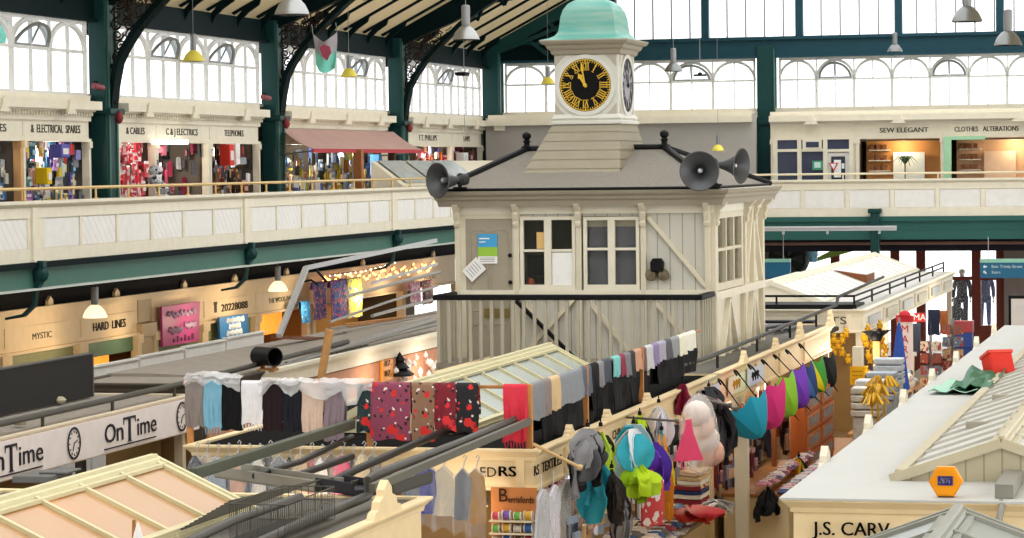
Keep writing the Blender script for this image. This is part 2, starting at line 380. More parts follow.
# ---- arched roof trusses with cast scrollwork
IRONBR = M('3a2c22', .5, .3, name='rusty_iron')
arch = [(-21.19, 7.42), (-21.12, 7.9), (-21.03, 8.3), (-20.88, 8.58), (-20.62, 8.95), (-20.3, 9.28), (-20.02, 9.55), (-19.6, 9.93), (-19.1, 10.3), (-18.2, 10.83), (-17, 11.3), (-15, 11.85)]
def spiral(cx, cz, r, turns, s, y, ph=0):
    return [(cx + r * (1 - .8 * k / 22) * math.cos(ph + s * turns * 2 * PI * k / 22), y, cz + r * (1 - .8 * k / 22) * math.sin(ph + s * turns * 2 * PI * k / 22)) for k in range(23)]
def truss(y, lab):
    t = thing('roof_truss', lab, 'roof truss', (-21.2, y, 7.4))
    mb = MB(); mb.prism([(-21.75, zr(-21.75) - .75), (-21.3, 9.42), (-20.6, 9.72), (-19.9, 10.0), (-19.2, 10.35), (-15, 12.4), (-15, zr(-15)), (-21.75, zr(-21.75))], (0, y + .14, 0), EX, EZ, .28); obj('rafter_girder', mb, DKGREEN, t)
    mb = MB(); out = arch; inn = []
    for i, (x, z) in enumerate(arch):
        a, b = V(arch[max(i - 1, 0)]), V(arch[min(i + 1, len(arch) - 1)]); d = (b - a).normalized(); inn.append((x - d.y * .11, z + d.x * .11))
    mb.ring(out, inn, (0, y + .17, 0), EX, EZ, .34); obj('arch_rib', mb, DKGREEN, t)
    mb = MB()
    zz = 7.55; k = 0
    while zz < 9.72:
        xa = -21.24 if zz < 9.42 else -21.3 + (zz - 9.42) * 2.33
        xe = next(a[0] + (b[0] - a[0]) * (zz - a[1]) / (b[1] - a[1]) for a, b in zip(arch, arch[1:]) if a[1] <= zz <= b[1] or b[1] > zz)
        w = max(.05, xe - xa); r = min(.12, max(.05, w / 2.1)); nn = max(1, int(w / (r * 1.7)))
        for q in range(nn):
            cx = xa + (q + .5) * w / nn
            mb.tube(spiral(cx, zz, r, 1.6, 1 if (k + q) % 2 else -1, y, k * 1.3 + q), .019, 5)
            mb.tube([(cx - r * .7, y, zz + r * .9), (cx + r * .2, y, zz + r * 1.3), (cx + r * .8, y, zz + r * 1.9)], .014, 5)
        zz += r * 1.75; k += 1
    obj('scrollwork', mb, IRONBR, t)
    mb = MB(); 
    for k in range(5):
        x = -19.2 + k * .75; mb.bar((x, y, zr(x) - .9), (x + .45, y, zr(x + .45) - .15), .06, .08); mb.bar((x + .45, y, zr(x) - .15), (x + .75, y, zr(x + .75) - .9), .06, .08)
    obj('lattice', mb, DKGREEN, t)
    mb = MB(); mb.lathe([(0, -.09), (.06, -.05), (.09, .02), (.07, .1), (.03, .16), (0, .18)], (-21.1, y, 7.2), 10); obj('corbel_boss', mb, M('8e3c3c', .5, name='red_paint'), t)
for y, l in zip(cols_y[1:], ('dark iron roof truss with scrollwork above the electrical spares column', 'dark iron roof truss with scrollwork left of the hanging mint flag', 'dark iron roof truss with scrollwork above the right end of the red awning')): truss(y, l)
t = thing('gable_truss', 'dark green roof truss against the far gable, left of the clock turret', 'roof truss', (-20, 81.5, 9.4))
mb = MB(); mb.prism([(-21.6, 9.3), (-17.6, 9.3), (-17.6, 11.0), (-17.2, zr(-17.2)), (-21.6, zr(-21.6))], (0, 81.75, 0), EX, EZ, .1); obj('web_plate', mb, DKGREEN, t)
mb = MB(); mb.bar((-21.6, 81.55, zr(-21.6) - .2), (-8.9, 81.55, zr(-8.9) - .2), .3, .34); mb.bar((-21.4, 81.5, 9.5), (-17.6, 81.5, 10.9), .16, .12); mb.bar((-19.6, 81.5, 9.5), (-20.4, 81.5, 10.1), .12, .1); mb.bar((-18.6, 81.5, 9.5), (-19.6, 81.5, 10.5), .12, .1); obj('rafter_girder', mb, GREEN, t)
mb = MB(); mb.bar((-20.2, 73.5, 10.55), (-14, 73.5, 11.25), .09, .13)
tag(obj('tie_rod', mb, DKGREEN), 'thin dark iron tie bar crossing under the roof boards beside the clock dome', 'tie bar')

# ---- left gallery: beam, balustrade sections, rail
mb = MB(); mb.box(XG - .15, 34, 4.26, XG + .02, 79, 4.62); mb.box(XG - .2, 34, 4.24, XG + .16, 79, 4.27, 1); mb.box(XG - .1, 34, 4.6, XG + .12, 79, 4.7, 2)
st('beam_gallery_left', mb, [GREEN2, M('c9cfc6', .5), DKGREEN])
mb = MB(); mb.box(XG, YG - .02, 4.26, 3, YG + .15, 4.62); mb.box(XG, YG - .1, 4.55, 3, YG, 4.68); mb.box(XG, YG - .1, 4.05, 3, YG, 4.28)
st('beam_gallery_far', mb, M('2f5e58', .45, name='far_beam_green'))
DIAG = stripes('diagonal_boarding', 'eceae6', 'd2cfc9', 'YZ', 4.2, .5)
def section(a, b, O, U, lab, n, dia):
    """one panelled balustrade section: U along it, N towards the nave"""
    U = V(U); O = V(O); N = U.cross(EZ); L = b - a
    t = thing('gallery_balustrade', lab, 'balustrade', tuple(O + U * (a + L / 2) + EZ * 4.68), group='gallery balustrade sections')
    def slab(m, u0, u1, z0, z1, n0, n1): m.prism([(u0, z0), (u1, z0), (u1, z1), (u0, z1)], O + N * n0, U, EZ, n1 - n0)
    mb = MB(); slab(mb, a, b, 4.68, 5.66, -.12, -.02)
    w = (L - .5) / n; us = [a + .35 + w * k for k in range(n)]
    slab(mb, a, b, 4.68, 4.92, -.02, .02); slab(mb, a, b, 5.42, 5.6, -.02, .02)
    slab(mb, a, a + .43, 4.92, 5.42, -.02, .02); slab(mb, b - .25, b, 4.92, 5.42, -.02, .02)
    for u in us[1:]: slab(mb, u - .06, u + .06, 4.92, 5.42, -.02, .02)
    obj('frame', mb, CREAM, t, bevel=.008)
    for k, u in enumerate(us):
        mb2 = MB(); slab(mb2, u + .07 if k else u + .09, u + w - .07, 4.93, 5.41, -.02, -.002); obj('panel', mb2, DIAG if (k % 2 and dia) else BOARDW, t)
    mb3 = MB(); mb3.prism([(-.2, 5.6), (.03, 5.6), (.08, 5.64), (.11, 5.66), (.11, 5.71), (-.2, 5.71)], O + U * a, N, EZ, -L); obj('cap_moulding', mb3, CREAM, t)
    mb4 = MB(); slab(mb4, b - .13, b + .13, 4.62, 5.6, 0, .06); slab(mb4, b - .16, b + .16, 4.62, 4.74, .0, .09); obj('pilaster', mb4, CREAM, t)
    return t
labs = ['cream panelled gallery balustrade section at the left frame edge', 'cream panelled gallery balustrade section below the electrical spares and cables shops', 'cream panelled gallery balustrade section below the red awning', 'cream panelled gallery balustrade section behind the left loudspeaker']
for (a, b), l in zip(((32.6, 42.9), (42.9, 53.2), (53.2, 63.5), (63.5, 76.9)), labs): section(a, b, (XG, 0, 0), EY, l, 6 if b < 70 else 8, True)
for (a, b), l in zip(((-19.1, -12.9), (-12.9, -5.0), (-5.0, 3)), ('cream far gallery balustrade section hidden behind the clock kiosk roof', 'cream far gallery balustrade section below the sewing shop', 'cream far gallery balustrade section at the right frame edge')): section(a, b, (0, YG, 0), EX, l, 5 if a < -13 else 6, False)
BRASS = M('d8b878', .35, .5, name='brass_rail')
t = thing('hand_rail', 'thin brass coloured rail above the left gallery balustrade', 'hand rail', (XG, 56, 5.7))
mb = MB(); mb.tube([(XG - .05, 33, 5.91), (XG - .05, 77, 5.91)], .028, 8); obj('rail', mb, BRASS, t)
for k in range(24):
    y = 41.2 + k * 1.5; mb = MB(); mb.tube([(XG - .05, y, 5.7), (XG - .05, y, 5.91)], .02, 6); mb.lathe([(.05, 0), (.05, .02), (.02, .03)], (XG - .05, y, 5.705), 8); obj('rail_post', mb, BRASS, t)
t = thing('hand_rail', 'thin pale rail above the far gallery balustrade', 'hand rail', (-8, YG, 5.7))
mb = MB(); mb.tube([(XG, YG + .05, 5.86), (3, YG + .05, 5.86)], .028, 8); obj('rail', mb, M('d9cdb0', .4), t)
for k in range(8):
    x = -18 + k * 2.6; mb = MB(); mb.tube([(x, YG + .05, 5.7), (x, YG + .05, 5.86)], .02, 6); obj('rail_post', mb, M('d9cdb0', .4), t)
# brackets under the beam
for i, y in enumerate((42.9, 53.2, 63.5, 73.8)):
    mb = MB(); mb.prism([(XG + .2, 4.72), (XG + .04, 4.72), (XG + .02, 4.2), (XG - .02, 4.0), (XG - .2, 3.84), (XG - .5, 3.78), (XG - .5, 3.74), (XG - .18, 3.79), (XG + .03, 3.98), (XG + .06, 4.2), (XG + .2, 4.45)], (0, y + .07, 0), EX, EZ, .14)
    mb.lathe([(0, -.14), (.1, -.1), (.15, 0), (.1, .1), (0, .14)], (XG + .12, y, 4.5), 10, EY)
    tag(obj('iron_bracket', mb, GREEN), ['dark green scrolled iron bracket under the gallery beam above the dark sign panel', 'dark green scrolled iron bracket under the gallery beam, right of the wool shop lettering below', 'dark green scrolled iron bracket under the gallery beam, left of the kiosk door', 'dark green scrolled iron bracket under the gallery beam behind the kiosk'][i], 'bracket', 'gallery beam brackets')
mb = MB(); mb.box(-9.42, YG - .28, 0, -9.18, YG - .04, 4.85); mb.box(-9.48, YG - .32, 4.78, -9.12, YG, 4.9)
tag(obj('gallery_post', mb, GREEN, bevel=.02), 'dark green post below the far gallery, behind the white ridged roof', 'post')
mb = MB(); mb.box(-5.1, YG - .28, 0, -4.86, YG - .04, 4.5); tag(obj('gallery_post', mb, GREEN, bevel=.02), 'dark green post below the far gallery at the right frame edge', 'post')
mb = MB(); mb.box(-12.1, 75.2, 4.34, -8.55, 75.4, 4.44); mb.box(-12.1, 75.15, 4.42, -8.55, 75.45, 4.46)
for x in (-11.6, -10.4, -9.0): mb.box(x - .03, 75.27, 4.25, x + .03, 75.33, 4.36)
tag(obj('strip_light', mb, M('c9c9cc', .4)), 'long pale strip light hanging in front of the far gallery beam', 'light')
mb = MB(); mb.tube([(-13, YG + .6, 3.93), (3, YG + .6, 3.93)], .05, 8); tag(obj('ceiling_pipe', mb, M('8a6a5e', .5)), 'thin reddish pipe under the far gallery soffit', 'pipe')
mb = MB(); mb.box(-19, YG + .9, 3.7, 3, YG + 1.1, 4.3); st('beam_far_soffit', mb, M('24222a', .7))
# ================================================================== THE CLOCK KIOSK
XL, XR, Y0, Y1, ZP, ZE = -11.45, -7.46, 41.4, 46.0, 3.26, 5.59
hut = thing('clock_kiosk', 'cream timber clock kiosk with hipped roof raised above the market stalls', 'kiosk', ((XL + XR) / 2, 43.7, ZP))
VB = stripes('matchboard_shaded_front', 'c9c6ba', '9b978a', 'X', 5.2, .55); VBY = stripes('matchboard_lit_side', 'e6dfca', 'b9b2a0', 'Y', 5.2, .55)  # shade put into the front boards' greyer colour, light into the side boards'
mb = MB(); mb.box(XL, Y0 + .02, ZP - 1.6, XR, Y0 + .12, 4.28); mb.box(-8.55, Y0 + .02, 4.28, XR, Y0 + .12, 5.42); mb.box(XL, Y0 + .02, 5.42, XR, Y0 + .12, ZE); obj('front_wall', mb, VB, hut)
mb = MB(); mb.box(XR - .12, Y0, ZP - 1.6, XR - .02, Y1, 4.25); mb.box(XR - .12, 44.0, 4.25, XR - .02, Y1, ZE); mb.box(XR - .12, Y0, 5.44, XR - .02, Y1, ZE); obj('side_wall', mb, VBY, hut)
mb = MB(); mb.box(XL, Y0, ZP - 1.6, XL + .1, Y1, ZE); mb.box(XL, Y1 - .1, ZP - 1.6, XR, Y1, ZE); obj('rear_wall', mb, HUTC, hut)
mb = MB(); mb.box(XL + .1, Y0 + .2, ZP, XR - .1, Y1 - .1, ZP + .05); mb.box(XL + .1, Y0 + 1.6, ZP, XR - .15, Y0 + 1.65, ZE); obj('interior', mb, M('8a846f', .8), hut)
# pilasters and corbels on the front
def corbel(mb, x, y, z, ax, w=.13):
    pr = [(0, 0), (.05, 0), (.07, -.06), (.05, -.1), (.08, -.14), (.1, -.22), (.13, -.26), (.2, -.3), (.24, -.36)]
    prof = [(0, z - .33), (.03, z - .33), (.05, z - .27), (.03, z - .24), (.06, z - .19), (.08, z - .12), (.06, z - .1), (.13, z - .04), (.17, z + .02), (0, z + .02)]
    if ax == 'Y': mb.prism(prof, (x - w / 2, y, 0), (0, -1, 0), EZ, -w)
    else: mb.prism(prof, (x, y - w / 2, 0), EX, EZ, -w)
for x in (XL + .05, -10.47, -9.5, -8.5, XR - .06):
    mb = MB(); mb.box(x - .042, Y0 - .05, ZP - 1.0, x + .042, Y0 + .03, ZE); corbel(mb, x, Y0 - .05, ZE, 'Y', .09); obj('pilaster', mb, HUTC, hut, bevel=.008)
for y in (Y0 + .08, 44.15, 45.0, Y1 - .08):
    mb = MB(); mb.box(XR - .03, y - .08, ZP - 1.0, XR + .06, y + .08, ZE); corbel(mb, XR + .06, y, ZE, 'X'); obj('pilaster', mb, HUTC, hut, bevel=.008)
mb = MB(); mb.box(XL - .02, Y0 - .04, 5.46, XR + .03, Y0 + .02, ZE); mb.box(XR - .02, Y0, 5.46, XR + .04, Y1, ZE); mb.box(XL, Y0 - .05, 4.22, XR, Y0 + .02, 4.3); mb.box(XR - .03, Y0, 4.14, XR + .07, Y1, 4.26); obj('frieze_rail', mb, CREAM, hut)
# braces
mb = MB()
for (xa, za, xb, zb2) in ((-8.42, 5.4, -7.55, 4.36), (-9.55, 4.2, -10.4, 3.3), (-9.4, 4.2, -8.6, 3.2), (-8.4, 4.2, -7.6, 3.3), (-10.35, 4.1, -9.9, 3.5)): mb.bar((xa, Y0 - .01, za), (xb, Y0 - .01, zb2), .06, .09, up=(0, 1, 0))
obj('front_brace', mb, HUTC, hut)
mb = MB()
for (ya, za, yb, zb2) in ((44.9, 5.5, 44.25, 4.3), (45.1, 5.4, 45.85, 4.3), (42.7, 4.1, 41.6, 2.6), (42.75, 4.1, 44.0, 2.7), (44.9, 4.1, 44.2, 2.7), (45.05, 4.1, 45.9, 2.9)): mb.bar((XR + .01, ya, za), (XR + .01, yb, zb2), .1, .07, up=(0, 1, 0))
obj('side_brace', mb, CREAM, hut)
mb = MB()
for y in (42.75, 44.1, 45.0): mb.box(XR - .03, y - .07, ZP - 1.0, XR + .04, y + .07, 4.16)
obj('side_stud', mb, HUTC, hut)
# cornice and roof
def hip(mb, x0, x1, y0, y1, z, prof):
    """moulding swept round the four sides; prof = (out, height) pairs"""
    k = len(prof); vs = []
    for (o, h) in prof: vs += [(x0 - o, y0 - o, z + h), (x1 + o, y0 - o, z + h), (x1 + o, y1 + o, z + h), (x0 - o, y1 + o, z + h)]
    f = []
    for i in range(k - 1):
        for j in range(4): f.append((i * 4 + j, i * 4 + (j + 1) % 4, (i + 1) * 4 + (j + 1) % 4, (i + 1) * 4 + j))
    f.append((3, 2, 1, 0)); f.append(tuple((k - 1) * 4 + j for j in range(4))); mb.add(vs, f)
mb = MB(); hip(mb, XL, XR, Y0, Y1, 0, [(.0, 5.58), (.2, 5.58), (.22, 5.66), (.25, 5.69), (.26, 5.73), (.3, 5.76), (.32, 5.81), (.1, 5.82)]); obj('cornice', mb, STONE, hut, smooth=False)
ex0, ex1, ey0, ey1 = XL - .18, XR + .12, Y0 - .22, Y1 + .2; RXA, RXB, RYM, RZ = -10.87, -8.62, 43.7, 6.44
mb = MB(); mb.add([(ex0, ey0, 5.83), (ex1, ey0, 5.83), (ex1, ey1, 5.83), (ex0, ey1, 5.83), (RXA, RYM, RZ), (RXB, RYM, RZ)], [(0, 1, 5, 4), (1, 2, 5), (2, 3, 4, 5), (3, 0, 4), (3, 2, 1, 0)]); obj('hipped_roof', mb, SLATE, hut, smooth=False)
mb = MB()
for p, q in (((ex0, ey0, 5.85), (RXA, RYM, RZ + .02)), ((ex1, ey0, 5.85), (RXB, RYM, RZ + .02)), ((ex1, ey1, 5.85), (RXB, RYM, RZ + .02)), ((ex0, ey1, 5.85), (RXA, RYM, RZ + .02)), ((RXA, RYM, RZ + .02), (RXB, RYM, RZ + .02))): mb.tube([p, q], .055, 8)
mb.tube([(ex0, ey0 - .02, 5.84), (ex1, ey0 - .02, 5.84)], .022, 6); mb.tube([(ex1, ey0, 5.84), (ex1, ey1, 5.84)], .022, 6); obj('ridge_roll', mb, BLACK, hut)
for x in (RXA, RXB):
    mb = MB(); mb.lathe([(.09, 0), (.09, .06), (.05, .08), (.045, .12), (.07, .14), (.05, .16), (.04, .17), (.075, .21), (.07, .26), (.03, .29), (0, .3)], (x, RYM, RZ), 12); obj('finial', mb, BLACK, hut)
# door
mb = MB(); mb.box(-11.36, Y0 - .02, ZP - .9, -11.28, Y0 + .03, 5.46); mb.box(-10.54, Y0 - .02, ZP - .9, -10.46, Y0 + .03, 5.46); mb.box(-11.36, Y0 - .02, 5.39, -10.46, Y0 + .03, 5.46); obj('door_frame', mb, HUTC, hut)
d = MB(); d.box(-11.28, Y0 - .005, ZP - .8, -10.54, Y0 + .03, 5.39); door = obj('door', d, HUTG, hut)
mb = MB()
for xa in (-11.2, -10.87):
    for (za, zb2, arc) in ((3.98, 5.22, 1), (2.7, 3.78, 1)):
        pts = [(xa, Y0 - .01, za), (xa, Y0 - .01, zb2 - .06)] + ([(xa + .03, Y0 - .01, zb2 - .01), (xa + .09, Y0 - .01, zb2)] if arc else []) + [(xa + .2, Y0 - .01, zb2), (xa + .25, Y0 - .01, zb2 - .04), (xa + .27, Y0 - .01, zb2 - .1), (xa + .27, Y0 - .01, za), (xa, Y0 - .01, za)]
        mb.tube(pts, .012, 5)
obj('panel_moulding', mb, M('a79d88', .5), door)
mb = MB()
for x in (-10.95, -10.8, -10.64): mb.box(x - .04, Y0 - .03, 3.88, x + .04, Y0, 4.02)
obj('lock_plate', mb, M('8a7a4a', .35, .7), door)
mb = MB(); mb.lathe([(0, -.03), (.03, -.025), (.03, 0)], (-10.58, Y0 - .01, 4.83), 10, EY); mb.lathe([(0, -.03), (.03, -.025), (.03, 0)], (-10.58, Y0 - .01, 4.42), 10, EY); obj('door_knob', mb, BLACK, door)
# front windows
def sash(x0, x1, z0, z1, zm, name='window', y=Y0):
    mb = MB(); f = .055
    mb.box(x0, y - .03, z0, x1, y + .05, z0 + .1); mb.box(x0, y - .03, z1 - f, x1, y + .05, z1)
    c = (x0 + x1) / 2
    for a, b in ((x0, x0 + f), (c - .055, c + .055), (x1 - f, x1)): mb.box(a, y - .03, z0, b, y + .05, z1)
    mb.box(x0, y - .02, zm - .02, x1, y + .04, zm + .02); w = obj(name, mb, CREAM, hut, bevel=.006)
    g = MB(); g.box(x0 + .02, y + .01, z0 + .02, x1 - .02, y + .018, z1 - .02); obj('pane', g, HGLASS, w)
    return w
w1 = sash(-10.42, -9.55, 4.28, 5.42, 4.9); w2 = sash(-9.43, -8.56, 4.28, 5.41, 4.92)
g = MB(); g.box(-10.16, Y0 - .004, 4.93, -10.03, Y0 + .004, 5.18); obj('notice', g, M('e0b978', .6), w1)
g = MB(); g.box(-9.92, Y0 - .004, 4.38, -9.6, Y0 + .004, 4.87); obj('notice_sheet', g, WHITE, w1)
g = MB(); g.box(-10.38, Y0 + .3, 4.5, -10.12, Y0 + .36, 4.82); obj('screen', g, BLACK, w1)
g = MB(); g.lathe([(0, 0), (.05, .01), (.06, .06), (.04, .11), (0, .12)], (-10.28, Y0 + .1, 4.36), 10); obj('red_ball', g, M('c06040', .5), w1)
for xx in (-9.37, -8.95):
    g = MB(); g.box(xx, Y0 + .05, 5.26, xx + .32, Y0 + .08, 5.36); g.box(xx + .01, Y0 + .07, 4.36, xx + .31, Y0 + .075, 5.26, 1); obj('blind_and_reflection', g, [M('d9d2b8', .6), M('83838a', .7, var=.4, scale=4)], w2)  # grey sheet below the cream head paints curtain-like reflections into the window
    g = MB(); g.box(xx + .05, Y0 + .9, 4.5, xx + .3, Y0 + 1.0, 5.1); g.box(xx + .02, Y0 + .6, 4.38, xx + .3, Y0 + .7, 4.62); obj('papers', g, M('9a9288', .6), w2)
# side window
mb = MB()
for a, b in ((41.62, 41.72), (42.42, 42.48), (43.1, 43.18), (43.86, 43.98)): mb.box(XR - .06, a, 4.27, XR + .04, b, 5.44)
mb.box(XR - .06, 41.62, 4.27, XR + .05, 43.98, 4.38); mb.box(XR - .06, 41.62, 5.36, XR + .05, 43.98, 5.46); mb.box(XR - .05, 41.62, 4.86, XR + .03, 43.98, 4.91)
w = obj('side_window', mb, HUTC, hut, bevel=.006); g = MB(); g.box(XR - .03, 41.66, 4.3, XR - .02, 43.94, 5.42); obj('pane', g, glassy('side_glass', '8f8f78', .35, .05), w)
# balcony in front: deck, handrail and slats
YB = 40.35
mb = MB(); mb.box(XL - .02, YB - .03, 3.16, XR + .02, Y0 + .02, 3.26); obj('balcony_deck', mb, M('8f887a', .7), hut)
mb = MB(); mb.box(XL - .06, YB - .05, 4.2, XR + .05, YB + .05, 4.28); mb.box(XL - .06, YB - .05, 4.2, XL + .04, Y0, 4.28); mb.box(XR - .05, YB - .05, 4.2, XR + .05, Y0, 4.28); obj('balcony_handrail', mb, BLACK, hut, bevel=.02)
SLAT = M('b5ae9c', .55, name='slat_paint')
for k in range(25):
    x = XL + .02 + k * (XR - XL - .04) / 24; mb = MB(); mb.box(x - .024, YB - .02, 2.6, x + .024, YB + .02, 4.21); obj('slat', mb, SLAT, hut)
for k in range(1, 6):
    for x in (XL, XR): mb = MB(); mb.box(x - .02, YB + k * .19 - .03, 2.6, x + .02, YB + k * .19 + .03, 4.21); obj('slat', mb, SLAT, hut)
mb = MB(); mb.bar((-10.44, Y0 - .2, 4.14), (-9.2, Y0 - .2, 2.95), .05, .1, up=(0, 1, 0)); mb.tube([(-10.44, Y0 - .2, 4.14), (-10.44, Y0, 4.16)], .02, 6); obj('stair_rail', mb, BLACK, hut)
# clock turret: skirt, box, cornice, dome
TX, TY = -9.72, 43.62; TXA, TXB, TYA, TYB = -10.23, -9.21, 43.0, 44.24
mb = MB(); b = [(TXA - .32, TYA - .6, 6.02), (TXB + .26, TYA - .6, 6.02), (TXB + .26, TYB + .6, 6.02), (TXA - .32, TYB + .6, 6.02)]
lev = [(0, 6.0)]; vs = []; f = []; N5 = 6
for i in range(N5):
    for e in (0, 1):
        tt = (i + e) / N5; gr = .012 * (1 - e)
        s = 1 - tt; z = 6.0 + tt * .86
        vs += [(TXA - .34 * s - .02 - gr, TYA - .85 * s - gr, z), (TXB + .17 * s + .02 + gr, TYA - .85 * s - gr, z), (TXB + .17 * s + .02 + gr, TYB + .5 * s + gr, z), (TXA - .34 * s - .02 - gr, TYB + .5 * s + gr, z)]
for i in range(2 * N5 - 1):
    for j in range(4): f.append((i * 4 + j, i * 4 + (j + 1) % 4, i * 4 + 4 + (j + 1) % 4, i * 4 + 4 + j))
mb.add(vs, f); obj('turret_skirt', mb, M('928a77', .6, name='skirt_paint'), hut, smooth=False)
mb = MB(); mb.box(TXA, TYA, 6.84, TXB, TYB, 8.0); hip(mb, TXA, TXB, TYA, TYB, 0, [(.0, 6.84), (.06, 6.84), (.06, 6.88), (.03, 6.9), (.05, 6.93), (.02, 6.97), (0, 7.0)]); obj('turret_box', mb, M('cccabf', .5, name='turret_paint'), hut, smooth=False)
mb = MB(); hip(mb, TXA, TXB, TYA, TYB, 0, [(.0, 7.92), (.04, 7.94), (.06, 8.0), (.1, 8.03), (.12, 8.08), (.17, 8.1), (.2, 8.14), (.2, 8.16), (0, 8.17)]); obj('turret_cornice', mb, STONE, hut, smooth=False)
mb = MB(); prof = [(.2, 8.16), (.08, 8.19), (0, 8.23), (-.05, 8.29), (-.065, 8.38), (-.08, 8.52), (-.115, 8.64), (-.18, 8.74), (-.29, 8.81), (-.5, 8.86)]
hip(mb, TXA, TXB, TYA, TYB, 0, prof); 
cop = bpy.data.materials.new('verdigris_copper'); cop.use_nodes = True; nt = cop.node_tree; bs = nt.nodes['Principled BSDF']; bs.inputs['Roughness'].default_value = .55
tc = nt.nodes.new('ShaderNodeTexCoord'); mp = nt.nodes.new('ShaderNodeMapping'); mp.inputs['Scale'].default_value = (.8, .8, 9); nz = nt.nodes.new('ShaderNodeTexNoise'); nz.inputs['Scale'].default_value = 1.5; nz.inputs['Detail'].default_value = 4
rp = nt.nodes.new('ShaderNodeValToRGB'); rp.color_ramp.elements[0].position = .32; rp.color_ramp.elements[0].color = lin('4d988b') + (1,); rp.color_ramp.elements[1].position = .78; rp.color_ramp.elements[1].color = lin('88a698') + (1,)
nt.links.new(tc.outputs['Object'], mp.inputs[0]); nt.links.new(mp.outputs[0], nz.inputs['Vector']); nt.links.new(nz.outputs['Fac'], rp.inputs[0]); nt.links.new(rp.outputs[0], bs.inputs['Base Color'])
obj('copper_dome', mb, cop, hut, sharp=.9)
# clock faces
def clock(name, O, U, N, r, facem, markm, lab):
    U, N = V(U), V(N); O = V(O)
    Z = EZ; cb = MB(); cb.lathe([(0, 0), (r, 0), (r, .012), (0, .012)], O, 40, N); c = obj(name, cb, facem, hut, label=lab)
    rg = MB(); rg.ring([(1.16 * r * math.cos(t), 1.16 * r * math.sin(t)) for t in [2 * PI * k / 48 for k in range(49)]], [(r * math.cos(t), r * math.sin(t)) for t in [2 * PI * k / 48 for k in range(49)]], O, U, Z, .03); obj('dial_surround', rg, M('d2d0c6', .5), c)
    nm = MB()
    P = lambda a, rad, off=0: O + N * .016 + U * (rad * math.sin(a) + off * math.cos(a)) + Z * (rad * math.cos(a) - off * math.sin(a))
    nm.ring([(.975 * r * math.cos(t), .975 * r * math.sin(t)) for t in [2 * PI * k / 48 for k in range(49)]], [(.945 * r * math.cos(t), .945 * r * math.sin(t)) for t in [2 * PI * k / 48 for k in range(49)]], O + N * .012, U, Z, .006)
    for k in range(60): a = 2 * PI * k / 60; nm.bar(P(a, r * .87), P(a, r * .95), r * .02 if k % 5 else r * .045, .004, up=N)
    rom = ['XII', 'I', 'II', 'III', 'IIII', 'V', 'VI', 'VII', 'VIII', 'IX', 'X', 'XI']
    for k, s in enumerate(rom):
        a = 2 * PI * k / 12; adv = {'I': .085, 'V': .15, 'X': .15}; tot = sum(adv[ch] for ch in s); x = -tot / 2
        for ch in s:
            w = adv[ch]; c0 = (x + w / 2) * r; h0, h1 = r * .6, r * .83; th = r * .034
            if ch == 'I': nm.bar(P(a, h0, c0), P(a, h1, c0), th, .004, up=N)
            elif ch == 'V': nm.bar(P(a, h1, c0 - w * r * .4), P(a, h0, c0), th, .004, up=N); nm.bar(P(a, h1, c0 + w * r * .4), P(a, h0, c0), th * .6, .004, up=N)
            else: nm.bar(P(a, h1, c0 - w * r * .4), P(a, h0, c0 + w * r * .4), th, .004, up=N); nm.bar(P(a, h1, c0 + w * r * .4), P(a, h0, c0 - w * r * .4), th * .6, .004, up=N)
            x += w
        nm.bar(P(a, r * .57, -tot * r / 2), P(a, r * .57, tot * r / 2), r * .022, .004, up=N); nm.bar(P(a, r * .84, -tot * r / 2), P(a, r * .84, tot * r / 2), r * .022, .004, up=N)
    obj('numerals', nm, markm, c)
    for nme, a, l, w in (('hour_hand', 2 * PI * (10.97 / 12), .52, .1), ('minute_hand', 2 * PI * (58.3 / 60), .86, .055)):
        hb = MB(); q = [P(a, -.1 * r, -w * r * .4), P(a, -.1 * r, w * r * .4), P(a, l * r * .6, w * r * .5), P(a, l * r * .68, w * r * 1.1), P(a, l * r, 0), P(a, l * r * .68, -w * r * 1.1), P(a, l * r * .6, -w * r * .5)]
        off = N * (.012 if 'hour' in nme else .02); hb.add([p + off for p in q] + [p + off + N * .006 for p in q], [tuple(range(7)), tuple(range(13, 6, -1))] + [(i, (i + 1) % 7, (i + 1) % 7 + 7, i + 7) for i in range(7)]); obj(nme, hb, markm, c)
    bs = MB(); bs.lathe([(r * .07, 0), (r * .07, .03), (0, .035)], O + N * .02, 12, N); obj('centre_boss', bs, markm, c)
    for sx in (-1, 1):
        for sz in (-1, 1):
            sb = MB(); e = .5 * 1.0; q = 1.2 * r
            sb.prism([(sx * q, sz * q), (sx * q, sz * q * .55), (sx * q * .8, sz * q * .8), (sx * q * .55, sz * q)], O + N * -.004, U, Z, .008 * (1)); obj('spandrel_panel', sb, M('b0a99a', .6), c)
clock('clock_face', (-9.735, TYA, 7.45), EX, (0, -1, 0), .415, M('0a0909', .8), GOLD, 'black clock face with gilt numerals')
clock('clock_face', (TXB, TY, 7.45), EY, (1, 0, 0), .43, M('8d8a90', .4), M('3a3238', .5), 'grey side clock face')
